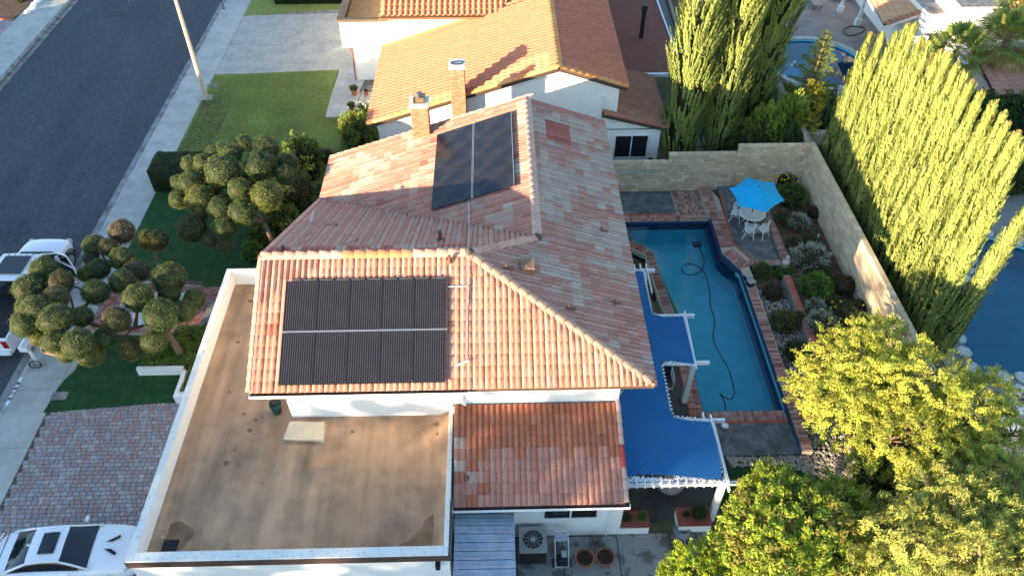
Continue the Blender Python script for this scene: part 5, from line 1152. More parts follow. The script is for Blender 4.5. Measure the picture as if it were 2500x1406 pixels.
lantern(1826,676,'small dark blue box with grey lid on the brick coping, the farther of two'); lantern(1833,690,'small dark blue box with grey lid on the brick coping, the nearer of two')
m = MB(); q = at(2075,635,.42); m.slab([q+V(-.5,.35,0), q+V(-.35,.5,0), q+V(.2,.1,0), q+V(.5,-.5,0), q+V(.35,-.5,0), q+V(-.4,.05,0)], .1); tag(m.build('flat_rock', stone_w), 'flat pale rock slab lying on red mulch below the wall', 'rock')
m = MB(); m.tube(pathz([(2000,572),(1994,585),(1996,600)], .42), .05, 6); tag(m.build('curved_stone', stone_w), 'small curved pale stone in the raised bed', 'rock')
q = at(1665,1298,.0); m = MB()
for k in range(6): r = .30-.02*k; m.tube([q+V((r+.02*math.sin(3*t+k))*math.cos(t), (r)*math.sin(t), .04+.035*k) for t in [2*math.pi*j/20 for j in range(21)]], .02, 6)
tag(m.build('hose_coil', hosegray), 'grey coiled hose lying on pebbles below the brick planter', 'hose')
pebbles('river_pebbles', [(5.75,12.9),(7.6,12.9),(7.6,12.0),(5.75,11.9)], .0, 500, .03, .07, 'dark pebble bed around the grey hose coil', ((.22,.19,.17),(.3,.27,.25),(.15,.13,.12)))
# planter by the garage
m = MB(); m.box(-14.6,-12.75,20.3,20.45,0,.42); m.box(-12.72,-12.55,18.95,20.2,0,.42); m.box(-12.7,-12.3,18.85,19.1,0,.45); gp = m.build('low_planter_wall', stucco_s); tag(gp, 'low white stucco planter wall around the topiary and green ground cover', 'planter wall')
m = MB(); m.prism([(-14.4,20.45),(-10.95,20.45),(-10.95,22.3),(-14.0,22.3)], 0, .3); m.box(-12.55,-10.95,18.95,20.4,0,.3); struct('planter_soil', m, dirt)
# mailbox and wheel
mbx = thing('mailbox', 'white box mailbox on a white post at the kerb behind the truck', 'mailbox', (-19.05,20.55,0)); q = at(92,886,0); mbx.location = q
m = MB(); m.box(q.x-.05,q.x+.05,q.y-.05,q.y+.05,0,1.0); m.build('post', whitep, mbx)
m = MB(); m.box(q.x-.17,q.x+.17,q.y-.27,q.y+.27,.98,1.22); m.add([q+V(-.19,-.29,1.22), q+V(.19,-.29,1.22), q+V(.19,.29,1.22), q+V(-.19,.29,1.22), q+V(0,-.29,1.33), q+V(0,.29,1.33)], [(0,1,4),(2,3,5),(1,2,5,4),(3,0,4,5),(0,3,2,1)]); bevel(m.build('box', whitep, mbx), .01, 1)
wh = thing('wagon_wheel', 'small dark metal wheel leaning at the foot of the mailbox post', 'wheel', q+V(.05,-.12,0)); c_ = q+V(.05,-.12,.18); m = MB()
for r in (.26,.22): m.tube([c_+V(r*math.cos(t), .06*math.sin(t)-.1, r*math.sin(t)*.6-.02) for t in [2*math.pi*k/20 for k in range(21)]], .018, 5)
for k in range(6): t = math.pi*k/3; m.tube([c_+V(0,-.1,-.02), c_+V(.25*math.cos(t), .06*math.sin(t)-.1, .25*.6*math.sin(t)-.02)], .012, 4)
m.build('rim', darkmetal, wh)
# ================================================================ VEGETATION
def leafmesh(name, C, D, Wd, cols, mat=None, core=None, tri=False):
    """C centres (n,3), D half-length vectors (n,3), Wd half-width vectors (n,3), cols (n,3); optional core MB"""
    n = len(C); C = np.asarray(C, float); D = np.asarray(D, float); Wd = np.asarray(Wd, float)
    if tri: vs = np.stack([C-D+Wd, C-D-Wd, C+D], 1); k = 3
    else: vs = np.stack([C-D, C+Wd-D*.15, C+D, C-Wd-D*.15], 1); k = 4
    vs = vs.reshape(-1, 3); cl = np.repeat(np.asarray(cols, float), k, 0)
    fv = np.arange(n*k); ls = np.arange(0, n*k, k); lt_ = np.full(n, k)
    if core is not None and core.v:
        cv = np.array(core.v, float); cc = np.array(core.c, float); off = n*k; vs = np.vstack([vs, cv]); cl = np.vstack([cl, cc]); loops = []; tot = []
        for f in core.f: loops += [i+off for i in f]; tot.append(len(f))
        ls = np.concatenate([ls, len(fv)+np.concatenate([[0], np.cumsum(tot)[:-1]])]).astype(int); fv = np.concatenate([fv, loops]).astype(int); lt_ = np.concatenate([lt_, tot]).astype(int)
    me = bpy.data.meshes.new(name); me.vertices.add(len(vs)); me.vertices.foreach_set('co', vs.astype(np.float32).ravel())
    me.loops.add(len(fv)); me.loops.foreach_set('vertex_index', fv.astype(np.int32)); me.polygons.add(len(ls)); me.polygons.foreach_set('loop_start', ls.astype(np.int32))
    try: me.polygons.foreach_set('loop_total', lt_.astype(np.int32))
    except Exception: pass
    a = me.color_attributes.new('col', 'FLOAT_COLOR', 'POINT'); a.data.foreach_set('color', np.hstack([cl, np.ones((len(cl),1))]).astype(np.float32).ravel())
    me.materials.append(mat or fol); me.update(calc_edges=True); me.validate(); return me
def unit(a): return a/np.maximum(np.linalg.norm(a, axis=-1, keepdims=True), 1e-9)
def rdir(n): return unit(rng.normal(size=(n,3)))
def mobj(name, me, parent=None, loc=(0,0,0), scale=None, rz=0, color=None):
    o = bpy.data.objects.new(name, me); COL.objects.link(o); o.location = Vector(loc)-(worg(parent) if parent else V(0,0,0)); o.parent = parent
    if scale: o.scale = scale
    o.rotation_euler = (0,0,rz)
    if color: o.color = (*color, 1)
    return o
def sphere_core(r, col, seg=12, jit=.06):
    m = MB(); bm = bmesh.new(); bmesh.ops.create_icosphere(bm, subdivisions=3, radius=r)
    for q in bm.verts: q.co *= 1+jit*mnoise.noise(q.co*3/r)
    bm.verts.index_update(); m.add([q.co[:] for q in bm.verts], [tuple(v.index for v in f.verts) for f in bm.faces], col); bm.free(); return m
# --- topiary ball
def ballmesh(seed, n=4200):
    global rng; rng = np.random.default_rng(seed)
    d = rdir(n); lum = np.array([mnoise.noise(Vector(v)*2.2+Vector((seed,0,0))) for v in d]); r = .93+.16*lum+rng.normal(0,.022,n)+(rng.random(n) < .035)*rng.random(n)*.22
    C = d*r[:,None]; D = unit(d*.5+rdir(n)*.9)*rng.uniform(.032,.06,n)[:,None]; W = unit(np.cross(D, d+rdir(n)*.6))*rng.uniform(.012,.02,n)[:,None]
    base = np.array([.095,.145,.038]); cols = base*(rng.uniform(.4,1.7,(n,1)))*(1+.35*lum[:,None]); cols[:,0] *= rng.uniform(.9,1.25,n)
    dead = rng.random(n) < .05; cols[dead] = [.16,.11,.06]
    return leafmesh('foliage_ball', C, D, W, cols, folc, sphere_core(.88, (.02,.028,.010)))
BALLS = [ballmesh(k) for k in range(4)]
def topiary(label, base, balls, limbs, r0=.16):
    t = thing('topiary_tree', label, 'tree', base, 'cloud pruned topiary trees in the front yard'); pts = []
    for (x, y_, r, z, colr) in balls:
        c = at(x, y_, z); R_ = r*(c-CAM).dot(fw)/FPX; pts.append((c, R_))
        mobj('foliage_ball', BALLS[random.randrange(4)], t, c, (R_*random.uniform(.97,1.06), R_*random.uniform(.97,1.06), R_*random.uniform(.88,.98)), random.uniform(0,6.28), colr)
    hubs = [Vector(h) for h in limbs]; m = MB(); b0 = Vector(base)
    m.tube([b0+V(0,0,-.05), b0+V(.02,.03,.25), b0.lerp(hubs[0],.6)+V(.04,0,0), hubs[0]], [r0*1.4, r0, r0*.8, r0*.7], 9)
    m.build('trunk', bark, t, smooth=True); m = MB()
    for i, h in enumerate(hubs[1:]):
        par = min(hubs[:i+1], key=lambda q: (q-h).length); mid = par.lerp(h,.5)+V(random.uniform(-.1,.1),random.uniform(-.1,.1),-.12); m.tube([par, mid, h], [r0*.62, r0*.5, r0*.4], 7)
    for c, R_ in pts:
        h = min(hubs, key=lambda q: (q-c).length+.25*abs(q.z-c.z)); e_ = c-V(0,0,R_*.3); mid = h.lerp(e_,.5)+V(random.uniform(-.12,.12),random.uniform(-.12,.12),-.1); m.tube([h, mid, e_], [r0*.34, r0*.26, r0*.2], 6)
    m.build('limbs', barkp if 0 else bark, t, smooth=True); return t
G_ = (1,1,1); BRW = (1.2,.9,1.3); PNK = (1.6,.95,1.9); DG = (.75,.85,.85); YG = (1.5,1.25,.9)
zA = lambda x, y, r, z, c=G_: (380+x*.2418, 320+y*.2418, r*.2418*1.12, z, c)
A_balls = [zA(890,120,85,3.6), zA(1100,185,140,3.7), zA(700,200,95,3.5), zA(600,235,95,3.4), zA(480,330,95,3.3), zA(345,330,85,3.2), zA(1060,350,155,3.6,DG), zA(680,410,165,3.6), zA(780,220,95,3.9), zA(235,510,75,2.9), zA(360,520,115,3.1), zA(240,690,95,2.6), zA(450,690,135,3.0,YG), zA(850,590,110,3.4), zA(1120,660,145,3.3,YG), zA(880,820,130,2.9), zA(660,780,125,2.8,DG), zA(1330,330,100,3.3,DG), zA(1310,440,105,3.2,DG), zA(370,990,140,2.2,(.8,.75,.8)), zA(700,980,120,2.5,DG), zA(560,1100,82,2.0,BRW), zA(700,1150,76,1.9,BRW), zA(430,830,95,2.5), zA(560,600,90,2.6,DG), zA(960,480,90,3.0,DG)]
aB = at(672,618,0)
topiary('cloud pruned topiary tree with dense green balls beside the house gable', aB, A_balls, [at(645,545,1.5), at(600,470,2.3), at(540,480,2.2), at(480,480,2.2), at(640,420,2.6), at(560,560,1.2), at(520,410,2.6), at(690,430,2.4)], .12)
def zB(x, y, r, z, c=G_): return (x*.16, 540+y*.16, r*.16*1.1, z, c)
def zC(x, y, r, z, c=G_): return (x*.16, 740+y*.16, r*.16*1.1, z, c)
def zD(x, y, r, z, c=G_): return (200+x*.185, 640+y*.185, r*.185*1.1, z, c)
B_balls = [zB(1860,160,190,3.2,PNK), zB(1440,370,165,3.1), zB(1650,400,140,3.2,BRW), zB(1390,570,115,2.8,PNK), zB(1860,570,185,3.0), zB(1500,730,165,2.9,DG), zB(680,750,215,3.3), zB(930,930,185,3.2,(1.35,.95,1.3)), zB(460,1030,225,3.2), zB(860,1160,185,3.4,BRW), zB(1320,800,130,2.9,YG), zB(1460,1085,190,3.1), zB(1870,920,190,3.0), zB(2080,760,185,2.8,(1.3,.9,1.6)), zB(2110,1170,230,3.2), zB(480,1290,200,3.0),
  zC(400,310,215,3.1), zC(590,90,230,3.3), zC(860,240,240,3.3), zC(1260,210,160,3.0), zC(1780,260,205,3.0,BRW), zC(600,520,135,2.6,YG), zC(860,560,195,2.9), zC(1200,620,240,2.9), zC(1590,540,165,2.6,DG), zC(1030,760,150,2.4,YG), zC(1400,790,185,2.3,YG), zC(2000,700,180,2.1,(1.3,.9,.9)), zC(2350,570,185,2.4), zC(360,100,120,2.8,YG),
  zD(1150,215,205,2.9), zD(1480,490,140,2.5), zD(1040,690,215,3.0,DG), zD(1340,640,155,2.6,DG), zD(1150,440,140,2.7,DG)]
bB = at(440,868,.3)
topiary('large spreading cloud pruned topiary over the entry walk with brown and green balls', bB, B_balls, [at(405,805,1.7), at(395,770,2.2), at(330,800,2.0), at(250,800,2.0), at(180,760,2.2), at(120,790,2.3), at(340,700,2.2), at(280,650,2.2), at(230,720,2.2), at(180,860,1.9), at(380,850,1.5), at(110,860,2.0)], .15)
tC = thing('topiary_tree', 'small topiary with a single yellowish double ball on a thin stem in the turf', 'tree', at(384,662,0), 'cloud pruned topiary trees in the front yard')
for (x, y_, r, z, c_) in ((360,586,27,1.9,(1.5,1.2,.9)), (384,588,28,1.8,BRW)):
    c = at(x, y_, z); R_ = r*(c-CAM).dot(fw)/FPX; mobj('foliage_ball', BALLS[1], tC, c, (R_,R_,R_), 1, c_)
m = MB(); m.tube([tC.location, at(382,640,.8), at(370,600,1.5)], [.07,.05,.04], 7); m.tube([at(382,640,.8), at(386,600,1.5)], [.04,.03], 6); m.build('trunk', bark, tC)
# --- generic shrub
def shrubmesh(seed, n, col, lsize=.05, asp=.4, up=.2, jit=.2, core=(.015,.02,.008), var=.5, lump=3, mat=None, droop=0):
    global rng; rng = np.random.default_rng(seed); d = rdir(n); d[:,2] = np.abs(d[:,2])*1.1-.15; d = unit(d)
    lum = np.array([mnoise.noise(Vector(v)*lump+Vector((seed*3.1,0,0))) for v in d]); r = .86+.28*lum+rng.normal(0,.03,n)
    C = d*r[:,None]*(1-jit*rng.random((n,1))**2); D = unit(d+np.array([0,0,up])+rdir(n)*.9)*(lsize*rng.uniform(.7,1.3,(n,1))); W = unit(np.cross(D, rdir(n)))*(lsize*asp*rng.uniform(.7,1.2,(n,1)))
    cols = np.array(col)*rng.uniform(1-var,1+var,(n,1))*(1+.5*lum[:,None]); cols[:,0] *= rng.uniform(.85,1.3,n)
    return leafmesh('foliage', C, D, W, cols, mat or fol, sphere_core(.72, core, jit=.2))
SH = {}
def shrub(kind, label, loc, rx, ry=None, rz_=None, name='shrub', cat='shrub', group=None, stem=True):
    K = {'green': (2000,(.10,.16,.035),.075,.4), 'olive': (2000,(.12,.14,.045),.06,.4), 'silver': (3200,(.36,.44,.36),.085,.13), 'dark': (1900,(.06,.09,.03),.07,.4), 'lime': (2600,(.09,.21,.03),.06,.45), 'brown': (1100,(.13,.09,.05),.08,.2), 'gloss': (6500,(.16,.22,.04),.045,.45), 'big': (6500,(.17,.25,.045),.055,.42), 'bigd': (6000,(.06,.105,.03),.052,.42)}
    if kind not in SH:
        n, c_, ls, asp = K[kind]; SH[kind] = [shrubmesh(100+len(SH)*5+k, n, c_, ls, asp, up=1.0 if kind == 'silver' else .2, jit=.45 if kind in('silver','brown') else .25) for k in range(2)]
    ry = ry or rx; rz_ = rz_ or rx*.8; t = thing(name, label, cat, loc, group)
    o = mobj('foliage', random.choice(SH[kind]), t, Vector(loc)+V(0,0,rz_*.35), (rx,ry,rz_), random.uniform(0,6.28))
    m = MB(); m.tube([Vector(loc)+V(0,0,-.03), Vector(loc)+V(.02,.02,rz_*.6)], [.05*rx+.02,.03*rx+.01], 6); m.build('stem', bark, t); return t
# garden bed shrubs
for kind, x, y_, z, r, lab in (('green',1930,490,.4,.72,'loose green shrub just right of the turquoise umbrella'), ('dark',1905,432,.4,.75,'dark shrub with yellow flecks behind the umbrella against the back wall'), ('brown',1990,425,.4,.5,'dry brown shrub in the corner of the two block walls'), ('silver',1948,552,.4,.52,'smaller round silver green shrub, farthest of the silver row'), ('brown',1990,525,.4,.42,'reddish brown shrub beside the wall right of the silver shrub'), ('olive',1910,540,.4,.42,'small olive shrub beside the brick topped planter wall'), ('olive',1935,600,.4,.42,'upright olive green shrub between the two round silver shrubs'), ('dark',1975,600,.4,.45,'dark low plant beside red mulch'),
    ('silver',1976,642,.4,.78,'largest round silver green shrub in the middle of the raised bed'), ('lime',1988,712,.4,.72,'bright green rounded shrub right below the largest silver shrub'), ('brown',2055,705,.4,.6,'spiky brown ornamental grass near the block wall'), ('silver',1990,755,.4,.42,'small pale silver shrub above the lower silver shrub'), ('silver',2005,800,.4,.62,'lower silver green shrub beside the yellow flowering bush'), ('dark',2060,790,.4,.75,'dark bush with yellow flowers above the big yellow tree'), ('olive',1912,795,.05,.6,'olive shrub on pebbles beside the planter wall'), ('dark',1945,868,.05,.55,'dark shrub on pebbles at the edge of the big yellow tree'), ('lime',1915,672,.05,.42,'bright green fern like plant beside the statue'), ('brown',1885,720,.05,.5,'brown grassy clump on pebbles between coping and planter'), ('green',1860,668,.05,.42,'strappy green plant at the foot of the brick patio edge'), ('olive',1950,775,.4,.25,'small green tuft on top of the planter wall'), ('dark',2030,745,.4,.4,'low dark plant below the brown grass'), ('brown',2095,760,.4,.5,'dry reddish shrub against the foot of the block wall'), ('dark',2010,680,.4,.45,'dark low bush behind the largest silver shrub')):
    shrub(kind, lab, at(x, y_, z)-V(0,0,0), r*1.25, r*1.25, r*.95)
m = MB()
for (x, y_, sp) in ((2060,775,.8),(1905,430,.8)):
    for k in range(40):
        p = at(x, y_, 1.0)+V(random.gauss(0,sp*.6),random.gauss(0,sp*.5),random.uniform(-.2,.1)); m.ob(p, V(.035,0,0), V(0,.035,0), V(0,0,.012))
tag(m.build('yellow_flowers', M('yellow_petals', (.75,.6,.03), .7, .1)), 'small yellow flowers dotted over the dark bushes in the raised bed', 'flowers', kind='stuff')
# house front shrubs
shrub('green','dark shrub mass between topiary and the west gable, upper part', at(750,420,0)+V(0,-.3,0), 1.25, 1.2, 1.9)
shrub('olive','tall olive shrub against the house under the tile rake', at(735,500,0)+V(-.1,0,0), 1.1, 1.2, 1.7); shrub('green','leafy shrub at the base of the near topiary trunks', at(700,560,0)+V(-.1,0,0), .9, .9, 1.3)
shrub('lime','small rounded green shrub just above the white parapet end', at(620,628,0), .62, .62, .7); shrub('green','rounded yellow green shrub beside the topiary trunk on turf', at(640,590,0), .7, .7, .9)
shrub('brown','dry brownish shrub at the neighbour lawn edge behind the topiary', at(790,392,0), .8, .6, .6)
gb = shrub('gloss', 'large glossy rounded bush between the orange roof corner and the lawn', at(885,352,0)+V(-.1,.0,0), 1.35, 1.25, 1.55)
# box hedge
def hedge(label, x0, x1, y0, y1, h, n=9000, col=(.04,.075,.02), taper=.06):
    global rng; rng = np.random.default_rng(55); t = thing('box_hedge', label, 'hedge', ((x0+x1)/2,(y0+y1)/2,0)); C = []; Nn = []
    A = [((x1-x0)*(y1-y0),'t'),((x1-x0)*h,'f'),((x1-x0)*h,'b'),((y1-y0)*h,'l'),((y1-y0)*h,'r')]; tot = sum(a for a,_ in A)
    for a, k in A:
        q = int(n*a/tot); u_ = rng.random(q); v_ = rng.random(q)
        if k == 't': C.append(np.c_[x0+u_*(x1-x0), y0+v_*(y1-y0), np.full(q,h)]); Nn.append(np.tile([0,0,1.],(q,1)))
        elif k in 'fb': C.append(np.c_[x0+u_*(x1-x0), np.full(q, y0 if k=='f' else y1), v_*h]); Nn.append(np.tile([0,-1. if k=='f' else 1,0],(q,1)))
        else: C.append(np.c_[np.full(q, x0 if k=='l' else x1), y0+u_*(y1-y0), v_*h]); Nn.append(np.tile([-1. if k=='l' else 1,0,0],(q,1)))
    C = np.vstack(C); Nn = np.vstack(Nn); q = len(C); lum = np.array([mnoise.noise(Vector(c)*1.3) for c in C]); C += Nn*(lum[:,None]*.08+rng.normal(0,.02,(q,1)))
    c0 = np.array([(x0+x1)/2,(y0+y1)/2,h*.5]); ext = np.array([(x1-x0)/2,(y1-y0)/2,h/2]); rel = (C-c0)/ext; big = np.sort(np.abs(rel),1)[:,1]; C -= (C-c0)*(.07*np.clip((big-.8)/.2,0,1)[:,None])
    D = unit(Nn+rdir(q)*1.1)*rng.uniform(.025,.05,(q,1)); W = unit(np.cross(D,rdir(q)))*rng.uniform(.012,.022,(q,1)); cols = np.array(col)*rng.uniform(.6,1.5,(q,1))
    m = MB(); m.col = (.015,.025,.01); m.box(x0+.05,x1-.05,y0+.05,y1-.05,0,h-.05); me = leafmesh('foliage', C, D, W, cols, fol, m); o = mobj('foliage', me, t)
    o.location = -t.location; return t
hedge('dark clipped rectangular box hedge beside the sidewalk', -17.75, -14.2, 32.5, 34.3, 1.35)
hedge('dark hedge along the far side of the neighbour driveway at the top edge', -15.8, -9.2, 54.5, 56.5, 1.2)
b = MB(); b.prism([(-17.6,52.7),(-9.2,53.9),(-9.2,57.5),(-17.6,57.5)], -.02, .01); tag(b.build('far_lawn', lawn_m), 'narrow strip of lawn beyond the neighbour driveway', 'lawn', kind='stuff')
# ground cover (ivy) in the planter
def cover(name, poly, z, h, n, col, label, ls=.07):
    global rng; rng = np.random.default_rng(77); xs = [p[0] for p in poly]; ys = [p[1] for p in poly]; P = []
    while len(P) < n:
        x = random.uniform(min(xs),max(xs)); y_ = random.uniform(min(ys),max(ys))
        if inpoly(x,y_,poly): P.append((x,y_,z+h*(.55+.6*mnoise.noise(Vector((x*1.6,y_*1.6,1))))*random.random()**.5))
    C = np.array(P); D = unit(rdir(n)+np.array([0,0,.5]))*rng.uniform(ls*.6,ls*1.2,(n,1)); W = unit(np.cross(D,rdir(n)))*rng.uniform(ls*.25,ls*.45,(n,1)); cols = np.array(col)*rng.uniform(.5,1.6,(n,1))
    o = mobj(name, leafmesh(name, C, D, W, cols, fol)); return tag(o, label, 'ground cover', kind='stuff')
cover('ground_cover', [(-14.5,20.5),(-10.95,20.5),(-10.95,22.7),(-13.6,22.6)], .25, .55, 9000, (.12,.2,.04), 'green leafy ground cover filling the planter under the topiary')
cover('ground_cover', [(-12.5,19.0),(-10.95,19.0),(-10.95,20.6),(-12.5,20.6)], .28, .35, 3000, (.12,.2,.04), 'narrow green ground cover between low wall and garage')
# grass blades on lawns
def blades(poly, n, h, col, label, z=.012, seed=3):
    global rng; rng = np.random.default_rng(seed); xs = [p[0] for p in poly]; ys = [p[1] for p in poly]; P = []
    while len(P) < n:
        x = random.uniform(min(xs),max(xs)); y_ = random.uniform(min(ys),max(ys))
        if inpoly(x,y_,poly): P.append((x,y_,z))
    C = np.array(P); D = unit(rdir(n)*.8+np.array([0,0,1.]))*rng.uniform(h*.5,h,(n,1)); D[:,2] = np.abs(D[:,2]); W = unit(np.cross(D,rdir(n)))*.008; C[:,2] += D[:,2]*.9; cols = np.array(col)*rng.uniform(.6,1.4,(n,1))
    patch = np.array([mnoise.noise(Vector((c[0]*.45,c[1]*.45,5))) for c in C]); cols *= (1+.8*patch[:,None]); dry = (np.abs(C[:,0]+16.6) < .9)&(C[:,1] < 41.5)&(patch > -.25); cols[dry] = np.array([.16,.125,.06])*rng.uniform(.6,1.2,(dry.sum(),1)) if dry.any() and seed == 3 else cols[dry]
    return tag(mobj('grass', leafmesh('grass', C, D, W, cols, fol, tri=True)), label, 'grass', kind='stuff')
blades([(-17.55,35.4),(-17.55,44.4),(-10.0,44.9),(-9.9,39.4),(-8.3,39.3),(-8.0,33.2),(-14.2,33.2),(-14.2,34.5),(-17.5,34.5)], 60000, .06, (.27,.32,.085), 'green and dry grass blades of the neighbour front lawn')
# --- cypress / juniper columns
def column(seed, H=9, R=.62, plumes=360, per=34, lean=.25, col=(.20,.24,.055), lump=.12, ls=.075, taper=.55, tipcol=None):
    global rng; rng = np.random.default_rng(seed); Cs = []; Ds = []; Ws = []; Ks = []
    def prof(t): return R*min(1,(t/.06+.25))**.7*min(1,((1-t)/taper))**1.0+.03
    for k in range(plumes):
        t = rng.random()**.9; th = rng.random()*6.283; rr_ = prof(t)*(1+lump*2*mnoise.noise(Vector((math.cos(th)*1.5,math.sin(th)*1.5,t*H*.8+seed*9)))); L = rng.uniform(.6,1.4)*(1 if t < .8 else .6)
        o = np.array([math.cos(th)*rr_*.8, math.sin(th)*rr_*.8, t*H-L*.3]); outd = np.array([math.cos(th),math.sin(th),0]); dr = unit(outd*lean*rng.uniform(.3,1.3)+np.array([0,0,1.])+rng.normal(0,.06,3))
        if t*H+L > H*1.02: L = max(.12,H*1.02-t*H)
        s_ = rng.random(per); pr_w = .085*(1-s_*.8); off = rdir(per)*pr_w[:,None]; C = o+dr*(s_*L)[:,None]+off; Cs.append(C)
        D = unit(dr*1.8+off*4+rdir(per)*.35)*rng.uniform(ls*.6,ls*1.25,(per,1)); Ds.append(D); Ws.append(unit(np.cross(D,outd+off*6+rdir(per)*.35))*rng.uniform(ls*.25,ls*.4,(per,1)))
        kc = np.array(col)*rng.uniform(.72,1.12)*rng.uniform(.88,1.12,(per,1)); 
        if t > .97 and rng.random() < .3: kc = np.array([.36,.24,.09])*rng.uniform(.7,1.2,(per,1))
        Ks.append(kc)
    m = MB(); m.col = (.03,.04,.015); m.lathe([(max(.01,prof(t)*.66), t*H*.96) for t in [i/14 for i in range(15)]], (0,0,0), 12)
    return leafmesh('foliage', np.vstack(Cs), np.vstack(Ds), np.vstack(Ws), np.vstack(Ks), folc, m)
CY = [column(200+k, R=.54, plumes=600, per=48, taper=[.85,.9,.8,.88][k], lean=.10, ls=.07, lump=.2, col=(.275,.335,.095)) for k in range(4)]
trunkm = {}
def coltree(name, label, loc, me, H, sx=1, group=None, H0=9., trunk=True, color=None, cat='tree', lean_=(0,0)):
    t = thing(name, label, cat, loc, group); o = mobj('crown', me, t, Vector(loc)+V(0,0,.35), (sx,sx,(H-.35)/H0), random.uniform(0,6.28), color)
    m = MB(); m.tube([Vector(loc), Vector(loc)+V(0,0,H*.5)], [.10,.05], 7); m.build('trunk', bark, t); t.rotation_euler = (lean_[0], lean_[1], 0); return t
tips = [(2150,95,33.1),(2172,85,32.2),(2196,72,31.4),(2232,62,30.6),(2268,75,29.9),(2285,112,29.2),(2330,150,28.5),(2352,168,27.8),(2380,135,27.1),(2395,200,26.4),(2425,158,25.7),(2440,222,25.0),(2470,200,24.3),(2500,235,23.6),(2530,270,22.9),(2555,300,22.3),(2585,330,21.7),(2630,420,21.1)]
words = ['first','second','third','fourth','fifth','sixth','seventh','eighth','ninth','tenth','eleventh','twelfth','thirteenth','fourteenth','fifteenth','sixteenth','seventeenth','eighteenth']
for i, (x, y_, Y) in enumerate(tips):
    p = atY(x, y_, Y); X = 17.05+random.uniform(-.12,.12); 
    # height so that the tip appears near (x, y_): tip at x = X
    q = atX(x, y_, X); H = max(6.5, min(10.4, q.z-.25))
    coltree('cypress', 'tall narrow bright cypress, %s from the far end of the row behind the wall' % words[i], (X, Y-.5, 0), CY[i % 4], H, random.uniform(1.0,1.2), 'cypresses in a row behind the block wall')
coltree('cypress', 'separate leaning bright cypress at the near end, standing over the stone edged pool', (17.55,20.2,0), CY[1], 8.8, .95, None, lean_=(0,.05))
JU = [column(300+k, H=11, R=1.0, plumes=1050, per=46, lean=.35, col=(.275,.335,.095), lump=.3, ls=.085, taper=.3) for k in range(2)]
for x, Y, H, s_, lab in ((9.6,34.2,12.5,.95,'tall shaggy juniper column behind the back wall, leftmost of three'), (11.75,34.9,12.5,.92,'tall shaggy juniper column behind the back wall, middle of three'), (14.1,37.3,11.0,1.05,'tall shaggy juniper behind the back wall, rightmost, with ragged right edge')):
    coltree('juniper', lab, (x,Y,0), JU[int(x) % 2], H, s_, 'tall junipers behind the back wall', H0=11.)
# --- broadleaf tree
def crownmesh(seed, blobs, n_cl, per, rc, col, ls, asp, droop=0, light=.0, flat=.5, colB=None, shell=.75, sub=None):
    """blobs: list of (centre, radii). clusters spread near blob shells"""
    global rng; rng = np.random.default_rng(seed); Cs=[];Ds=[];Ws=[];Ks=[]; ends=[]; vol = np.array([r[0]*r[1]*r[2] for _, r in blobs])**(2/3); pr_ = vol/vol.sum()
    for k in range(n_cl):
        c, r = blobs[rng.choice(len(blobs), p=pr_)]; d = rdir(1)[0]; d[2] = d[2]*.8+.25; d = d/np.linalg.norm(d); rad = shell+(1.08-shell)*rng.random()
        if rng.random() < .22: rad *= rng.uniform(.5,.9)
        lum = 1+.22*mnoise.noise(Vector(d)*2.3+Vector((seed+c[0],0,0))); o = np.array(c)+d*np.array(r)*rad*lum; ends.append(o)
        main = unit(d*np.array([1,1,.4])+np.array([0,0,-droop])+rng.normal(0,.35,3)); L = rc*rng.uniform(.8,1.6)
        s_ = rng.uniform(-.5,.5,per); off = rdir(per)*np.array([1,1,flat])*(rc*.5*rng.random((per,1))**.5); C = o+main*(s_*L)[:,None]+off
        D = unit(main*.9+rdir(per)*.9+np.array([0,0,-droop*.5]))*rng.uniform(ls*.7,ls*1.25,(per,1)); Cs.append(C); Ds.append(D); W = unit(np.cross(D,rdir(per)*.7+np.array(d)*.7+np.array([0,-.1,.5])))*rng.uniform(ls*asp*.7,ls*asp*1.1,(per,1)); Ws.append(W)
        kc = np.array(col if (colB is None or rng.random() < .8) else colB)*rng.uniform(.6,1.25)*rng.uniform(.75,1.25,(per,1)); Ks.append(kc)
    return leafmesh('foliage', np.vstack(Cs), np.vstack(Ds), np.vstack(Ws), np.vstack(Ks), fol), ends
def bigtree(name, label, base, blobs, n_cl, per, rc, col, ls, asp, seed, r0=.2, brm=None, nbr=90, **k):
    t = thing(name, label, 'tree', base); me, ends = crownmesh(seed, blobs, n_cl, per, rc, col, ls, asp, **k); o = mobj('crown', me, t); o.location = -t.location
    m = MB(); b0 = Vector(base); cm = Vector(np.mean([c for c,_ in blobs],0)); fork = b0.lerp(cm,.45); fork.z = max(1.2, cm.z*.45); m.tube([b0, b0.lerp(fork,.5)+V(.06,.03,0), fork], [r0*1.2,r0,r0*.85], 9); m.build('trunk', brm or bark, t, smooth=True); m = MB(); subs = []
    for c, r in blobs: h = Vector(c)-V(0,0,r[2]*.35); m.tube([fork, fork.lerp(h,.5)+V(0,0,-.1), h], [r0*.6,r0*.45,r0*.3], 6); subs.append(h)
    idx = np.random.default_rng(seed).choice(len(ends), min(nbr,len(ends)), replace=False)
    for i in idx:
        e_ = Vector(ends[i]); h = min(subs, key=lambda q: (q-e_).length); m.tube([h, h.lerp(e_,.55)+V(random.uniform(-.1,.1),random.uniform(-.1,.1),random.uniform(-.05,.1)), e_], [.035,.022,.01], 4)
    m.build('branches', brm or bark, t); return t
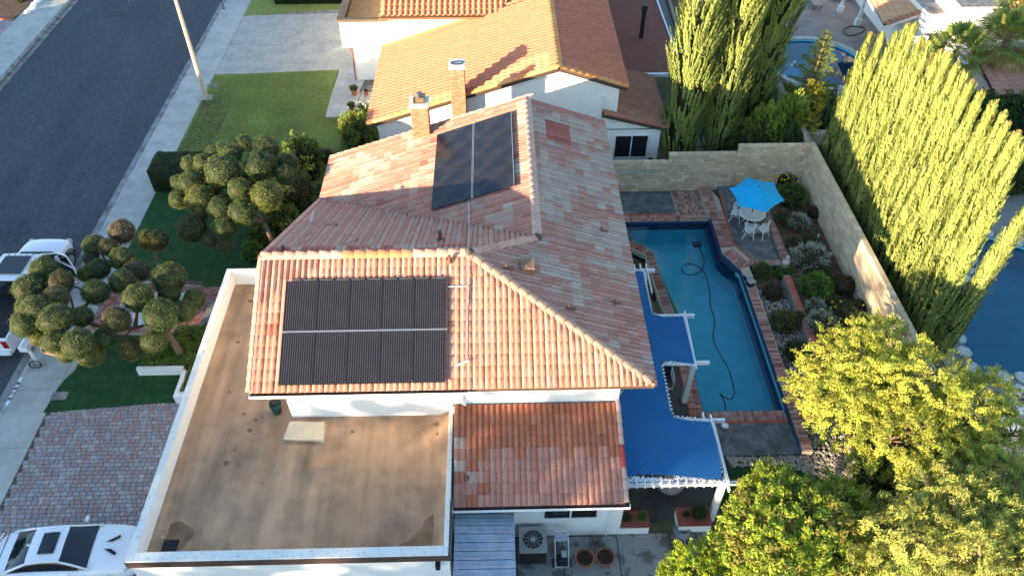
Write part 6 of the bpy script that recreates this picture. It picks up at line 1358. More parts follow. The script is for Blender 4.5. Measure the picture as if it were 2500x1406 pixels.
# the big yellow-green pepper-like tree
def B_(x, y_, z, rx, ry=None, rz_=None): p = at(x, y_, z); return ((p.x,p.y,p.z),(rx,ry or rx,rz_ or rx*.75))
bigtree('broadleaf_tree', 'big feathery yellow green tree in full sun beside the pool deck', (14.2,15.4,0), [B_(2060,900,3.6,1.5), B_(2150,850,4.2,1.4), B_(2230,930,4.6,1.7), B_(2080,1000,4.0,1.5), B_(2180,1060,3.9,1.5), B_(2330,1000,4.0,1.4), B_(2320,1110,3.4,1.2), B_(2000,960,3.2,1.1), B_(2250,1160,3.0,1.0), B_(2400,960,3.8,1.0), B_(2440,1160,2.9,.9), B_(2130,930,4.4,1.6), B_(2480,1050,3.2,1.1), B_(2400,1110,3.3,1.1)], 2100, 68, .27, (.45,.47,.075), .052, .34, 11, r0=.2, nbr=160, droop=.3, shell=.72, colB=(.28,.34,.045))
bigtree('broadleaf_tree', 'glossy dark green tree with orange tipped leaves at the bottom right', (9.2,10.6,0), [B_(1900,1230,3.2,1.2), B_(1850,1290,3.3,1.0), B_(1980,1290,3.4,1.2), B_(1900,1370,3.2,1.2), B_(2040,1230,2.8,1.0), B_(2050,1360,3.2,1.1), B_(1790,1340,2.7,.8)], 1000, 46, .27, (.29,.37,.04), .066, .42, 13, r0=.16, nbr=80, droop=.15, shell=.8, colB=(.26,.24,.05))
bigtree('broadleaf_tree', 'drooping feathery yellow green tree filling the lower right corner', (14.6,11.0,0), [B_(2330,1260,4.0,1.6), B_(2450,1300,4.3,1.7), B_(2250,1340,4.0,1.5), B_(2400,1400,4.4,1.6), B_(2180,1260,3.2,1.0), B_(2480,1220,3.6,1.3), B_(2160,1400,3.6,1.2), B_(2520,1400,4.2,1.5)], 1500, 60, .28, (.42,.44,.10), .062, .22, 17, r0=.2, brm=barkp, nbr=260, droop=.9, shell=.7, colB=(.15,.2,.04))
bigtree('broadleaf_tree', 'small bright lime citrus like tree at the bottom edge beside the concrete', (6.8,10.4,0), [B_(1700,1385,2.6,.75), B_(1650,1400,2.3,.5), B_(1760,1370,2.5,.6), B_(1640,1412,1.9,.5)], 330, 34, .18, (.32,.40,.035), .05, .45, 19, r0=.08, nbr=30, droop=0, shell=.8)
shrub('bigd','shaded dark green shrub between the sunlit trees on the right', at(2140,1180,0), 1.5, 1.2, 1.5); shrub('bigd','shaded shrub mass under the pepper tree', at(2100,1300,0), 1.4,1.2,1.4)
# shrubs behind the back wall
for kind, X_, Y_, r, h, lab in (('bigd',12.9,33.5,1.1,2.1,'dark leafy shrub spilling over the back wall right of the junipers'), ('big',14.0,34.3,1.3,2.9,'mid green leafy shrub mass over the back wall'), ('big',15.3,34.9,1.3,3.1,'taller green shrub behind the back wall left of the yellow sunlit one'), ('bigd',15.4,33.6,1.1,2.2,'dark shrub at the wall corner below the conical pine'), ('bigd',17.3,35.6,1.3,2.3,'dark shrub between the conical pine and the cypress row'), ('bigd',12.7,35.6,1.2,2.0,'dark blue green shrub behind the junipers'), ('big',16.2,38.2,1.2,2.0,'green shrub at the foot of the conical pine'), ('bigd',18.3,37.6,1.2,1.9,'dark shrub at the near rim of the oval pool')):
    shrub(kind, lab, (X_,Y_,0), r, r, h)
bigtree('broadleaf_tree', 'yellow leaved small tree catching sun just left of the cypress row', (16.6,35.6,0), [B_(1975,255,2.9,.8,.8,1.2), B_(1965,305,2.4,.7), B_(2000,225,3.0,.6)], 260, 34, .22, (.30,.26,.03), .07, .4, 23, r0=.08, nbr=20)
# conical pine with tiers
def tierpine(label, base, H):
    t = thing('conifer', label, 'tree', base); b0 = Vector(base); global rng; rng = np.random.default_rng(31); Cs=[];Ds=[];Ws=[];Ks=[]; m = MB(); m.tube([b0, b0+V(0,0,H*.5), b0+V(0,0,H)], [.12,.07,.02], 8); m.build('trunk', bark, t); m = MB()
    nt_ = 12
    for k in range(nt_):
        f_ = k/(nt_-1); z = H*(.28+.70*f_); L = (1-f_)**.8*1.5+.22; nb_ = 6
        for j in range(nb_):
            a = 2*math.pi*j/nb_+k*.55+rng.uniform(-.1,.1); out_ = np.array([math.cos(a),math.sin(a),.18]); sd_ = np.array([-math.sin(a),math.cos(a),0]); o = np.array(b0)+np.array([0,0,z]); m.tube([Vector(o), Vector(o+out_*L)], [.025,.01], 5)
            q = int(60*L)+14; s_ = rng.random(q); w_ = rng.uniform(-1,1,q)*.30*np.sin(np.clip(s_*1.0+.12,0,1)*math.pi)**.6*min(1,L); C = o+out_*(s_*L)[:,None]+sd_*w_[:,None]+np.array([0,0,1])*(.12*np.abs(w_)/.3)[:,None]
            D = unit(out_*.7+sd_*np.sign(w_)[:,None]*.9+np.array([0,0,.5])+rdir(q)*.2)*rng.uniform(.07,.12,(q,1)); W = unit(np.cross(D,[0,0,1.]))*.03; Cs.append(C);Ds.append(D);Ws.append(W);Ks.append(np.array([.17,.22,.03])*rng.uniform(.7,1.3,(q,1)))
    m.build('branches', bark, t); o = mobj('crown', leafmesh('foliage', np.vstack(Cs),np.vstack(Ds),np.vstack(Ws),np.vstack(Ks), fol), t); o.location = -t.location; return t
pb_ = atY(1985,330,37.4); tierpine('conical tiered pine with upswept yellow green branches in front of the oval pool', (17.25,37.6,0), max(4.8, atY(2012,78,37.6).z))
# fan palms
def fanpalm(label, base, H, R_, seed, n=34):
    t = thing('fan_palm', label, 'palm tree', base); b0 = Vector(base); rg_ = random.Random(seed); m = MB(); m.tube([b0, b0+V(.05,0,H*.5), b0+V(0,.05,H)], [.22,.16,.19], 10); m.build('trunk', bark, t)
    m = MB(); top_ = b0+V(0,.05,H)
    for k in range(n):
        f_ = k/n; a = k*2.4; el = math.radians(80-125*f_**.9); d = V(math.cos(a)*math.cos(el), math.sin(a)*math.cos(el), math.sin(el)); L = R_*rg_.uniform(.5,.62); e_ = top_+d*L-V(0,0,.1*f_); m.col = (.2,.2,.06); m.tube([top_, e_], [.02,.012], 4, cap=False)
        side_ = d.cross(V(0,0,1)).normalized(); upl = side_.cross(d).normalized(); nb_ = 22; base_c = (.19,.25,.06) if f_ < .7 else (.33,.24,.09); 
        for j in range(nb_):
            ph = (j/(nb_-1)-.5)*math.radians(230); dd = (d*math.cos(ph)+side_*math.sin(ph)); LL = R_*.5*(1-.18*abs(ph)/2)*rg_.uniform(.9,1.05); mid = e_+dd*LL*.6+upl*.03*(j%2); tip = e_+dd*LL-V(0,0,.16*LL+.05); w_ = dd.cross(upl).normalized()*.055
            m.col = shade(base_c, rg_.uniform(.75,1.3)); m.add([e_, mid+w_, tip, mid-w_], [(0,1,2,3)])
    o = m.build('crown', fol, t); return t
fanpalm('fan palm with dark trunk nearer the cypress row', (25.3,38.8,0), 4.0, 1.9, 1); fanpalm('taller fan palm right of the other palm against the white house', (28.2,39.3,0), 4.4, 2.0, 2); fanpalm('fan palm at the far right edge in full sun', (29.8,41.2,0), 5.0, 2.0, 3, 28)
# dark tree mass to the right of palms
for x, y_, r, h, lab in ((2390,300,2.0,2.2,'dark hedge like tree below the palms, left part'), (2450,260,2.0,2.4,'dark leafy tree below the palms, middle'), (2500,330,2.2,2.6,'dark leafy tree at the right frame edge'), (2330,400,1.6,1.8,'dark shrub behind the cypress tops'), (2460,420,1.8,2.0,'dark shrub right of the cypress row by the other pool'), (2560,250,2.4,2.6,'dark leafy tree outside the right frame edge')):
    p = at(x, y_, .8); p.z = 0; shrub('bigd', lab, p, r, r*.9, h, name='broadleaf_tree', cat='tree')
# tree trunk top left in the opposite bed
p = at(45,12,0); shrub('green','green plant in the bare mulch bed at the upper left corner', p+V(0,.5,0), .4,.4,.6)
# potted plants
def potplant(label, x, y_, r, h, kind='green', pr=.3, mat=terracotta, cat='potted plant'):
    p = at(x, y_, .02); t = pot(label, p, r, h, mat, name='potted_plant', cat=cat); mobj('foliage', SH[kind][0], t, p+V(0,0,h+pr*.3), (pr,pr,pr*.7), 1); return t
potplant('potted green shrub in a terracotta pot on the dark pebbles', 866,232,.2,.36,'green',.3); potplant('small terracotta pot by the neighbour porch hose', 895,232,.14,.26,'dark',.12); potplant('potted leafy plant in a leaning brown pot by the white flowers', 860,274,.2,.4,'lime',.28)
rsp = shrub('green', 'white flowering rose bush beside the neighbour porch', at(888,285,0), .45,.45,.7); m = MB()
for k in range(22): q = rsp.location+V(random.gauss(0,.28),random.gauss(0,.25),random.uniform(.4,.95)); m.lathe([(0,-.04),(.06,0),(0,.04)], q, 6)
m.build('blossoms', whitep, rsp)
m = MB(); m.tube(pathz([(900,215),(893,240),(888,250),(893,256),(903,254)], .05), .015, 5); tag(m.build('garden_hose', M('tan_hose', (.3,.22,.15), .5)), 'tan garden hose curled on the neighbour porch slab', 'hose')
for x_, y_, z_, k_, pr_2, lab in ((4.2,13.2,.47,'brown',.22,'small dry potted plant on the left brick planter'), (4.7,13.2,.47,'lime',.2,'small yellow leaved plant on the planter at the house corner'), (6.2,13.25,.5,'brown',.16,'small orange pot on the red tiled planter'), (6.65,13.3,.5,'dark',.32,'spiky dark potted plant on the right planter beside the pergola post')):
    t = pot(lab, (x_,y_,z_), .1, .16, terracotta, name='potted_plant', cat='potted plant'); mobj('foliage', SH[k_][0], t, V(x_,y_,z_+.2), (pr_2,pr_2,pr_2), 1)
_d = rdir(220); _d[:,2] = np.abs(_d[:,2]); DRY = leafmesh('dry_stems', _d*rng.uniform(.2,.9,(220,1)), unit(_d+rdir(220)*.5)*.16, unit(np.cross(_d,rdir(220)))*.03, np.array([.10,.055,.035])*rng.uniform(.4,1.5,(220,1)))
for dp in deadpots: mobj('dry_stems', DRY, dp, dp.location+V(0,0,.36), (.32,.32,.25), 1)
mobj('dry_stems', DRY, deadpots[0], deadpots[0].location+V(.35,.5,.2), (.35,.3,.3), 1)
# ================================================================ VEHICLES
def loft(mb, secs, close=False):
    n = len(secs[0]); vs = [p for s_ in secs for p in s_]; fs = []
    for i in range(len(secs)-1):
        for k in range(n-1): fs.append((i*n+k, i*n+k+1, (i+1)*n+k+1, (i+1)*n+k))
    mb.add(vs, fs)
def sub(o, lv=2, crease=None):
    m = o.modifiers.new('sub', 'SUBSURF'); m.levels = lv; m.render_levels = lv
    o.data.polygons.foreach_set('use_smooth', [True]*len(o.data.polygons)); return o
def wheel(par, c, r, w_, ax):
    m = MB(); c = Vector(c); a = Vector(ax); m.tube([c-a*w_/2, c-a*w_*.35, c+a*w_*.35, c+a*w_/2], [r*.93, r, r, r*.93], 24); wh_ = m.build('wheel', rubber, par); m = MB(); m.tube([c+a*w_*.5, c+a*(w_*.5+.01)], r*.62, 16)
    for k in range(5): t = 2*math.pi*k/5; u_ = a.orthogonal().normalized(); v_ = a.cross(u_); d = u_*math.cos(t)+v_*math.sin(t); m.beam(c+a*(w_*.5+.015), c+a*(w_*.5+.015)+d*r*.6, .05, .02, up=a)
    m.build('rim', steel, wh_)
carL = M('headlight_glass', (.5,.52,.55), .1, .1, 20, 0, spec=.8); redL = M('tail_lamp_red', (.35,.012,.015), .15, .05, 10, 0, spec=.8)
# ---- coupe: x forward, built at the origin
cp = thing('white_coupe', 'white two door coupe with dark sunroof parked on the paver driveway', 'car', (0,0,0))
def bodysec(x, hw, zs, zb, zt, zc):   # half outline mirrored: sill, side, belt, deck edge, centre
    P = [(hw*.93,zs),(hw,zs+.12),(hw*1.0,zb-.18),(hw*.96,zb),(hw*.80,zt),(hw*.4,zc),(0,zc+.008)]
    L_ = [V(x,y_,z) for y_, z in P]; return L_+[V(x,-p.y,p.z) for p in reversed(L_[:-1])]
st_ = [(0.0,.60,.35,.72,.80,.83),(.10,.76,.25,.86,.96,.98),(.45,.86,.2,.92,1.02,1.05),(1.0,.91,.2,.95,1.02,1.04),(1.9,.91,.2,.93,.99,1.0),(2.9,.91,.2,.91,.98,1.0),(3.6,.90,.2,.86,.94,.97),(4.15,.86,.22,.78,.87,.90),(4.5,.74,.25,.66,.76,.79),(4.68,.50,.32,.55,.60,.62)]
m = MB(); secs = [bodysec(*q) for q in st_]; loft(m, secs); n_ = len(secs[0]); m.add([p for p in secs[0]], [tuple(range(n_-1,-1,-1))]); m.add([p for p in secs[-1]], [tuple(range(n_))]); sub(m.build('body', carwhite, cp), 2)
gl = [(.62,.74,.72,1.02),(1.0,.735,.66,1.20),(1.42,.73,.60,1.345),(1.9,.74,.585,1.385),(2.35,.755,.60,1.36),(2.75,.77,.66,1.20),(3.18,.78,.72,1.0)]
def cab(x, wb, wt, z, ins=0): return [V(x, wb, .95), V(x, (wb*.35+wt*.65), .95+(z-.95)*.62), V(x, wt, z-.03), V(x, wt*.55, z+.005), V(x, 0, z+.015), V(x, -wt*.55, z+.005), V(x, -wt, z-.03), V(x, -(wb*.35+wt*.65), .95+(z-.95)*.62), V(x, -wb, .95)]
m = MB(); S2 = [cab(*q) for q in gl]; loft(m, S2); sub(m.build('windows', glassd, cp), 2)
m = MB(); R3 = [cab(*q) for q in gl[2:5]]; off_ = V(0,0,.012); rp = [[p+off_ for p in s_[2:7]] for s_ in R3]
rp = [[V(1.36,p.y,p.z-.02) for p in rp[0]], rp[0], rp[1], rp[2], [V(2.43,p.y*1.01,p.z-.03) for p in rp[2]]]; loft(m, rp); rf_ = m.build('roof_panel', carwhite, cp); sub(rf_, 2)
for sgn in (1,-1):
    m = MB(); pts = [V(q[0], sgn*(q[2]+.012), q[3]-.022) for q in gl]; pts[0] = V(.5,sgn*.76,.98); pts[-1] = V(3.3,sgn*.79,.96); m.tube(pts, [.05,.045,.035,.03,.03,.03,.03], 8); m.build('roof_pillar', carwhite, cp, smooth=True)
m = MB(); m.add([V(1.72,-.36,1.408), V(2.22,-.37,1.398), V(2.22,.37,1.398), V(1.72,.36,1.408), V(1.97,-.37,1.414), V(1.97,.37,1.414)], [(0,4,5,3),(4,1,2,5)]); 
for p_ in list(range(6)): pass
m.v = [(a, b_, c+.018) for a, b_, c in m.v]; m.build('sunroof', glassd, cp)
for sgn in (1,-1):
    m = MB(); m.add([V(3.55,sgn*.12,.992), V(3.95,sgn*.36,.945), V(3.99,sgn*.27,.944), V(3.62,sgn*.06,.99) if 0 else V(3.78,sgn*.13,.975)], [(0,1,2,3) if sgn > 0 else (3,2,1,0)]); m.v = [(a, b_, c+.022) for a, b_, c in m.v]; m.build('hood_vent', blackp, cp)
    m = MB(); m.ob(V(2.72,sgn*1.0,1.02), V(.05,0,0), V(0,.11,0), V(.0,0,.05)); bevel(m.build('mirror', carwhite, cp), .02, 2)
    m = MB(); m.ob(V(4.38,sgn*.66,.68), V(.13,-sgn*.09,-.02), V(.03,sgn*.05,0), V(0,0,.06)); bevel(m.build('headlight', carL, cp), .03, 2)
    m = MB(); m.ob(V(.06,sgn*.58,.82), V(.03,0,0), V(0,.2,0), V(0,0,.05)); m.build('tail_light', redL, cp)
    for x_ in (.95,3.75): wheel(cp, (x_, sgn*.80, .33), .33, .22, (0,sgn,0))
m = MB(); m.tube([V(.16,-.72,1.0), V(.10,-.4,1.055), V(.08,0,1.07), V(.10,.4,1.055), V(.16,.72,1.0)], .03, 8); m.build('spoiler', carwhite, cp, smooth=True)
m = MB(); m.lathe([(.04,0),(.03,.05),(0,.09)], (1.33,0,1.35), 8, 2, .6); m.build('antenna_fin', carwhite, cp)
m = MB(); m.beam(V(.35,-.74,1.03), V(.35,.74,1.03), .012, .03); m.build('trunk_gap', darkmetal, cp)
cp.location = (-16.42, 12.2, .02); cp.rotation_euler = (0, 0, math.radians(3.5))
# ---- pickup: y forward, right side toward kerb
tk = thing('white_pickup_truck', 'white crew cab pickup truck with panoramic roof glass and open front passenger door', 'truck', (0,0,0))
def bs(y, hw, zs, zb, zt, zc): P = [(hw*.96,zs),(hw,zs+.15),(hw,zb-.12),(hw*.97,zb),(hw*.86,zt),(hw*.45,zc),(0,zc+.01)]; L_ = [V(x,y,z) for x, z in P]; return L_+[V(-p.x,p.y,p.z) for p in reversed(L_[:-1])]
m = MB(); fr_ = [(4.15,.98,.5,1.14,1.2,1.24),(4.7,.98,.5,1.12,1.2,1.25),(5.4,.98,.5,1.06,1.15,1.21),(5.75,.94,.5,.98,1.09,1.14),(5.95,.84,.5,.86,.96,1.0),(6.05,.70,.55,.75,.8,.82)]; secs = [bs(*q) for q in fr_]; loft(m, secs); m.add(secs[-1], [tuple(range(13))]); sub(m.build('hood', carwhite, tk), 2)
m = MB(); m.box(-.99,.99,2.05,4.2,.5,1.16); bevel(m.build('cab_lower', carwhite, tk), .06, 3)
m = MB()
for sx_ in (-1,1): m.box(sx_*.99-.09 if sx_ > 0 else -.99,.99 if sx_ > 0 else -.9,.12,2.05,.5,1.25)
m.box(-.99,.99,.0,.12,.5,1.24); m.box(-.92,.92,.1,2.08,.62,.7); bevel(m.build('bed', carwhite, tk), .03, 2)
bedm = M('ribbed_bed_liner', (.012,.014,.02), .5, .1, 3, 0); m = MB(); m.box(-.89,.89,.13,2.04,1.08,1.12)
for k in range(12): m.box(-.85+k*.15,-.80+k*.15,.15,2.02,1.12,1.135)
m.build('bed_cover', bedm, tk)
CB = [(2.02,.86,.74,1.2),(2.12,.88,.76,1.86),(2.5,.90,.77,1.93),(3.3,.90,.77,1.93),(3.72,.90,.75,1.86),(4.42,.93,.84,1.24)]
def cb(y, wb, wt, z): return [V(wb,y,1.14), V(wb*.5+wt*.5,y,1.14+(z-1.14)*.55), V(wt,y,z-.03), V(wt*.6,y,z+.01), V(0,y,z+.02), V(-wt*.6,y,z+.01), V(-wt,y,z-.03), V(-(wb*.5+wt*.5),y,1.14+(z-1.14)*.55), V(-wb,y,1.14)]
m = MB(); S2 = [cb(*q) for q in CB]; loft(m, S2); m.add(S2[0], [tuple(range(8,-1,-1))]); m.build('windows', glassd, tk, smooth=False)
m = MB(); rp = [[p+V(0,0,.02) for p in cb(*q)[2:7]] for q in CB[1:5]]; loft(m, rp); bk = MB(); m.build('roof_panel', carwhite, tk, smooth=True)
m = MB(); m.add([V(-.55,2.42,1.968), V(.55,2.42,1.968), V(.55,3.5,1.955), V(-.55,3.5,1.955)], [(0,1,2,3)]); m.v = [(a, b_, c+.035) for a, b_, c in m.v]; m.build('panoramic_glass', glassd, tk)
m = MB()
for k in range(5): m.lathe([(.03,0),(.03,.02),(0,.025)], (-.5+k*.25,3.64,1.90), 8)
m.build('roof_marker_lights', blackp, tk)
for sx_ in (-1,1):
    m = MB(); pts = [V(sx_*.79,2.1,1.85), V(sx_*.80,2.5,1.905), V(sx_*.80,3.3,1.905), V(sx_*.785,3.72,1.84), V(sx_*.87,4.45,1.22)]; m.tube(pts, .045, 8); m.tube([V(sx_*.79,2.1,1.85), V(sx_*.93,2.05,1.15)], .06, 8); m.tube([V(sx_*.80,3.1,1.88), V(sx_*.93,3.1,1.15)], .035, 8); m.build('pillar', carwhite, tk, smooth=True)
    m = MB(); m.ob(V(sx_*1.14,4.05,1.3), V(.12,0,0), V(0,.05,0), V(0,0,.11)); m.beam(V(sx_*.98,4.0,1.2), V(sx_*1.1,4.03,1.25), .05, .05); bevel(m.build('mirror', carwhite, tk), .02, 2)
    m = MB(); m.ob(V(sx_*.86,.02,1.0), V(.1,0,0), V(0,.05,0), V(0,0,.2)); m.build('tail_light', redL, tk)
    m = MB(); m.ob(V(sx_*.82,5.86,.9), V(.1,0,0), V(0,.08,0), V(0,0,.1)); m.build('headlight', carL, tk)
    for y_ in (1.0,5.0):
        wheel(tk, (sx_*.86, y_, .40), .40, .28, (sx_,0,0)); m = MB(); m.tube([V(sx_*1.0,y_+.47*math.cos(t),.42+.47*math.sin(t)) for t in [math.pi*k/12 for k in range(13)]], .035, 6); m.build('wheel_arch', blackp, tk)
m = MB(); m.box(-.95,.95,-.14,-.0,.48,.66); bevel(m.build('rear_bumper', carwhite, tk), .03, 2); m = MB(); m.box(-.45,.45,-.022,-.005,.78,.95); m.build('tailgate_trim', blackp, tk)
m = MB(); m.beam(V(-.7,4.42,1.25), V(.7,4.42,1.25), .28, .02); m.build('cowl', blackp, tk)
m = MB(); m.box(-.8,.8,.36,.38,1.137,1.14); 
# small illegible pale lettering line on the tailgate cover is left as a mark
dr = thing('d', None, None, (0,0,0)); bpy.data.objects.remove(dr)
ang = math.radians(62); hx, hy = .985, 4.12; dd_ = V(math.sin(ang), -math.cos(ang), 0); up_ = V(0,0,1); 
m = MB(); c0_ = V(hx,hy,0)
def D_(s_, z, t=0): return c0_+dd_*s_+up_*z+V(math.cos(ang),math.sin(ang),0)*t
m.ob(D_(.55,.84), dd_*.55, V(math.cos(ang),math.sin(ang),0)*.05, up_*.34); od = m.build('door', carwhite, tk); bevel(od, .03, 2)
m = MB(); m.tube([D_(.05,1.18), D_(.42,1.72), D_(.95,1.80), D_(1.07,1.2)], .035, 6); m.build('door_frame', carwhite, od); m = MB(); m.add([D_(.08,1.18), D_(1.05,1.18), D_(.95,1.78), D_(.43,1.71)], [(0,1,2,3)]); m.build('door_glass', glassd, od)
m = MB(); m.ob(D_(.55,.85,-.055) if 0 else D_(.55,.85,.0)-V(math.cos(ang),math.sin(ang),0)*.055, dd_*.5, V(math.cos(ang),math.sin(ang),0)*.01, up_*.28); m.build('door_lining', blackp, od)
m = MB(); m.box(.9,.97,3.1,4.15,.6,1.12); m.box(.972,.996,3.12,4.1,.62,1.14); m.build('door_opening', blackp, tk)
def _walk(o):
    for c in o.children: yield c; yield from _walk(c)
_X = [-.3,0,2.05,4.4,6.05]; _Y = [-.3,0,2.5,4.84,6.15]; _seen = set()
for c in _walk(tk):
    if c.data is None or c.data.name in _seen: continue
    _seen.add(c.data.name); vs_y = [q.co.y for q in c.data.vertices]
    if c.name.split('.')[0] in ('wheel','rim','wheel_arch'):
        mid = (min(vs_y)+max(vs_y))/2; d_ = float(np.interp(mid,_X,_Y))-mid
        for q in c.data.vertices: q.co.y += d_
    else:
        for q in c.data.vertices: q.co.y = float(np.interp(q.co.y,_X,_Y))
tk.location = (-20.93, 21.35, -.14); tk.rotation_euler = (0, 0, math.radians(-1.0)); tk.scale = (1.04,1.08,1.02)
ww = tag
# white shoes / bottle by the kerb
for k, (x, y_) in enumerate(((183,690),(181,698))):
    p = at(x, y_, .03); m = MB(); m.lathe([(.05,0),(.06,.04),(.03,.09),(0,.1)], p, 8, 2.2, 1); o = m.build('white_bag', whitep, smooth=True); tag(o, 'small white plastic bag on the sidewalk below the open truck door, '+('farther' if k == 0 else 'nearer')+' one', 'bag')
# ================================================================ FAR RIGHT YARDS
m = MB(); m.prism([(17,38.5),(22,38),(31,42),(31,62),(18.2,62),(17.2,50)], -.02, .004, holes=[tr_hole]); struct('patio_top_right', m, M('brown_patio_concrete', (.25,.22,.20), .8, .12, 1.5, .2, col2=(.20,.165,.15), c2scale=.8))
basin('oval_pool_basin', list(reversed(tr_hole)), 0, 1.6, poolblue); m = MB(); m.prism(tr_hole, -.12, -.12); struct('oval_pool_water', m, WATER('oval_pool_water', (.38,.68,.82), wave=.1))
m = MB(); q = [(tr_c.x+3.35*math.cos(t), tr_c.y+3.5*math.sin(t)) for t in [i*math.pi/12 for i in range(24)]]; m.prism(q, .0, .03, holes=[tr_hole]); struct('oval_pool_rim', m, concrete)
for k in range(3): m = MB(); qq = [(tr_c.x+(2.9-.35*k)*math.cos(t), tr_c.y+(3.0-.35*k)*math.sin(t)) for t in [-.5+i*.12 for i in range(9)]]; m.prism(qq+[(tr_c.x+(2.4-.35*k)*math.cos(.46), tr_c.y+(2.5-.35*k)*math.sin(.46)),(tr_c.x+(2.4-.35*k)*math.cos(-.5), tr_c.y+(2.5-.35*k)*math.sin(-.5))], -1.2, -.35-.3*k); struct('pool_step', m, M('step_blue'+str(k), (.05,.15,.2), .8))
m = MB(); m.tube(pathz([(2060,72),(2075,65),(2100,66),(2112,72),(2100,82),(2075,88),(2062,82),(2060,72)], .03), .035, 6); tag(m.build('black_hose', blackp), 'black pool hose coiled on the patio near the white posts', 'hose')
def lounger(label, x, y_, rz):
    p = at(x, y_, .0); t = thing('sun_lounger', label, 'lounger', (0,0,0), 'loungers on the far patio'); m = MB(); m.box(-.3,.3,-.9,.4,.3,.36); m.build('seat', M('taupe_sling'+str(x), (.28,.26,.22), .8), t); m = MB(); m.ob(V(0,.7,.48), V(.3,0,0), V(0,.3,.16), V(0,-.015,.03)); m.build('backrest', concrete_grey, t)
    for a in (-.28,.28):
        for b_ in (-.85,.35): m = MB(); m.box(a-.02,a+.02,b_-.02,b_+.02,0,.3); m.build('leg', darkmetal, t)
    t.location = p; t.rotation_euler = (0,0,rz)
lounger('grey taupe sun lounger on the far patio at the top edge', 1988, 12, -.1); lounger('second sun lounger in the shade of the white posts', 2058, 0, -1.4)
ph = thing('pool_house', 'white house with gallery posts, glazed lower part and orange tile roofs at the top right', 'house', (27,48,0))
rc = [at(2110,-30,3.0), at(2158,62,2.75), at(2280,26,3.3), at(2215,-60,3.6)]
e0 = at(2158,62,2.8); e1 = at(2105,-38,2.8); up0 = at(2282,20,3.3)
pl = [e0, e1, e1+(up0-e0), up0]; m = MB(); m.slab([p-V(0,0,.02) for p in pl], .12); pr2 = m.build('porch_roof', deckunder, ph)
PR = Roof(pr2, 'barrel', .3, .36); u_ = (e0-e1); v_ = (up0-e0); v_ = v_-u_.normalized()*v_.dot(u_.normalized()); PR.slope(e1, u_, v_, [pl[1], pl[0], pl[3], pl[2]], lambda a, b: (shade((1,1,1),random.uniform(.9,1.08)), 'p'))
PR.make(tile_m, {'p': [(.58,.33,.19),(.62,.37,.22)]}, limit=120); caps(pr2, e0+V(0,0,.02), up0+V(0,0,.02), CM, lambda k: (.42,.2,.12), step=.4)
m = MB()
m.beam(e0+V(0,-.05,-.12), up0+V(0,-.05,-.12), .08, .18); m.beam(e0+V(-.03,0,-.12), e1+V(-.03,0,-.12), .08, .16)
for x, y_ in ((2172,170),(2225,150),(2050,30),(2092,62)):
    p = at(x, y_, 0); m.box(p.x-.09,p.x+.09,p.y-.09,p.y+.09,0,2.7); m.box(p.x-.18,p.x+.18,p.y-.18,p.y+.18,0,.45)
m.build('post', graywhite, ph)
wl0 = at(2200,60,2.7); m = MB(); m.box(26.2,31,44.2,56,0,3.6); m.box(27.2,34,43.0,56,0,4.6); m.box(29.0,36,40.9,56,0,4.5); m.build('wall', stucco, ph)
m = MB(); m.box(26.15,31.05,44.15,56.05,3.6,3.66); m.box(27.15,34.05,42.95,56.05,4.6,4.66); m.box(28.95,36,40.85,44.9,4.5,4.52); m.build('flat_roof', concrete_grey, ph)
m = MB(); m.box(25.2,26.2,43.4,43.5,.9,2.6); m.box(25.2,25.3,43.5,46,.9,2.6); m.build('bay_frame', whitep, ph)
hp = [V(28.8,40.6,4.45), V(37,40.6,4.45), V(37,45,6.1), V(30.2,45,6.1)]; m = MB(); m.slab([p-V(0,0,.02) for p in hp], .12); hr = m.build('main_roof', deckunder, ph); HR = Roof(hr, 'barrel', .3, .36); HR.slope(hp[0], V(1,0,0), hp[2]-hp[1], hp, lambda a, b: (shade((1,1,1),random.uniform(.9,1.08)), 'p')); HR.make(tile_m, {'p': [(.60,.30,.15),(.64,.34,.18)]}, limit=100)
for x0 in (26.5,27.4): m = MB(); m.box(x0,x0+.7,44.12,44.2,1.2,2.4) ; f_ = m.build('window', glassd, ph)
lr = [V(27.0,36.6,2.6), V(36,36.6,2.6), V(36,40.0,3.4), V(27.0,40.0,3.4)]; m = MB(); m.slab([p-V(0,0,.02) for p in lr], .12); l2 = m.build('low_roof', deckunder, ph); LR = Roof(l2, 'barrel', .3, .36); LR.slope(lr[0], V(1,0,0), lr[2]-lr[1], lr, lambda a, b: (shade((1,1,1),random.uniform(.9,1.05)), 'p')); LR.make(tile_m, {'p': [(.46,.24,.18),(.5,.28,.2)]}, limit=60)
m = MB(); m.box(27.2,36,37.0,44,0,2.6); m.build('lower_wall', stucco, ph)
# right yard: stone edged pool
m = MB(); m.prism([(18.3,10),(40,10),(40,34),(19,34),(18.2,22)], -.02, .003, holes=[r_hole]); struct('gravel_yard', m, M('grey_gravel_yard', (.25,.25,.235), .95, .35, 18, .9, 60))
basin('stone_pool_basin', r_hole, 0, 1.4, poolblue); m = MB(); m.prism(r_hole, -.14, -.14); struct('stone_pool_water', m, WATER('stone_pool_water', (.30,.58,.68), wave=.12))
def flag(c, r, name='flagstone', label=None, par=None):
    m = MB(); n = random.randint(5,7); ph_ = random.random()*6; m.prism([(c[0]+r*random.uniform(.75,1.1)*math.cos(ph_+2*math.pi*k/n), c[1]+r*random.uniform(.75,1.1)*math.sin(ph_+2*math.pi*k/n)) for k in range(n)], .0, random.uniform(.05,.09)); o = m.build(name, stone_w, par, kind=None); bevel(o, .015, 1); return o
fe = struct('flagstone_edge', MB().box(19.3,19.35,19.3,19.35,-.05,.0), stone_w)
per_ = r_hole+[r_hole[0]]
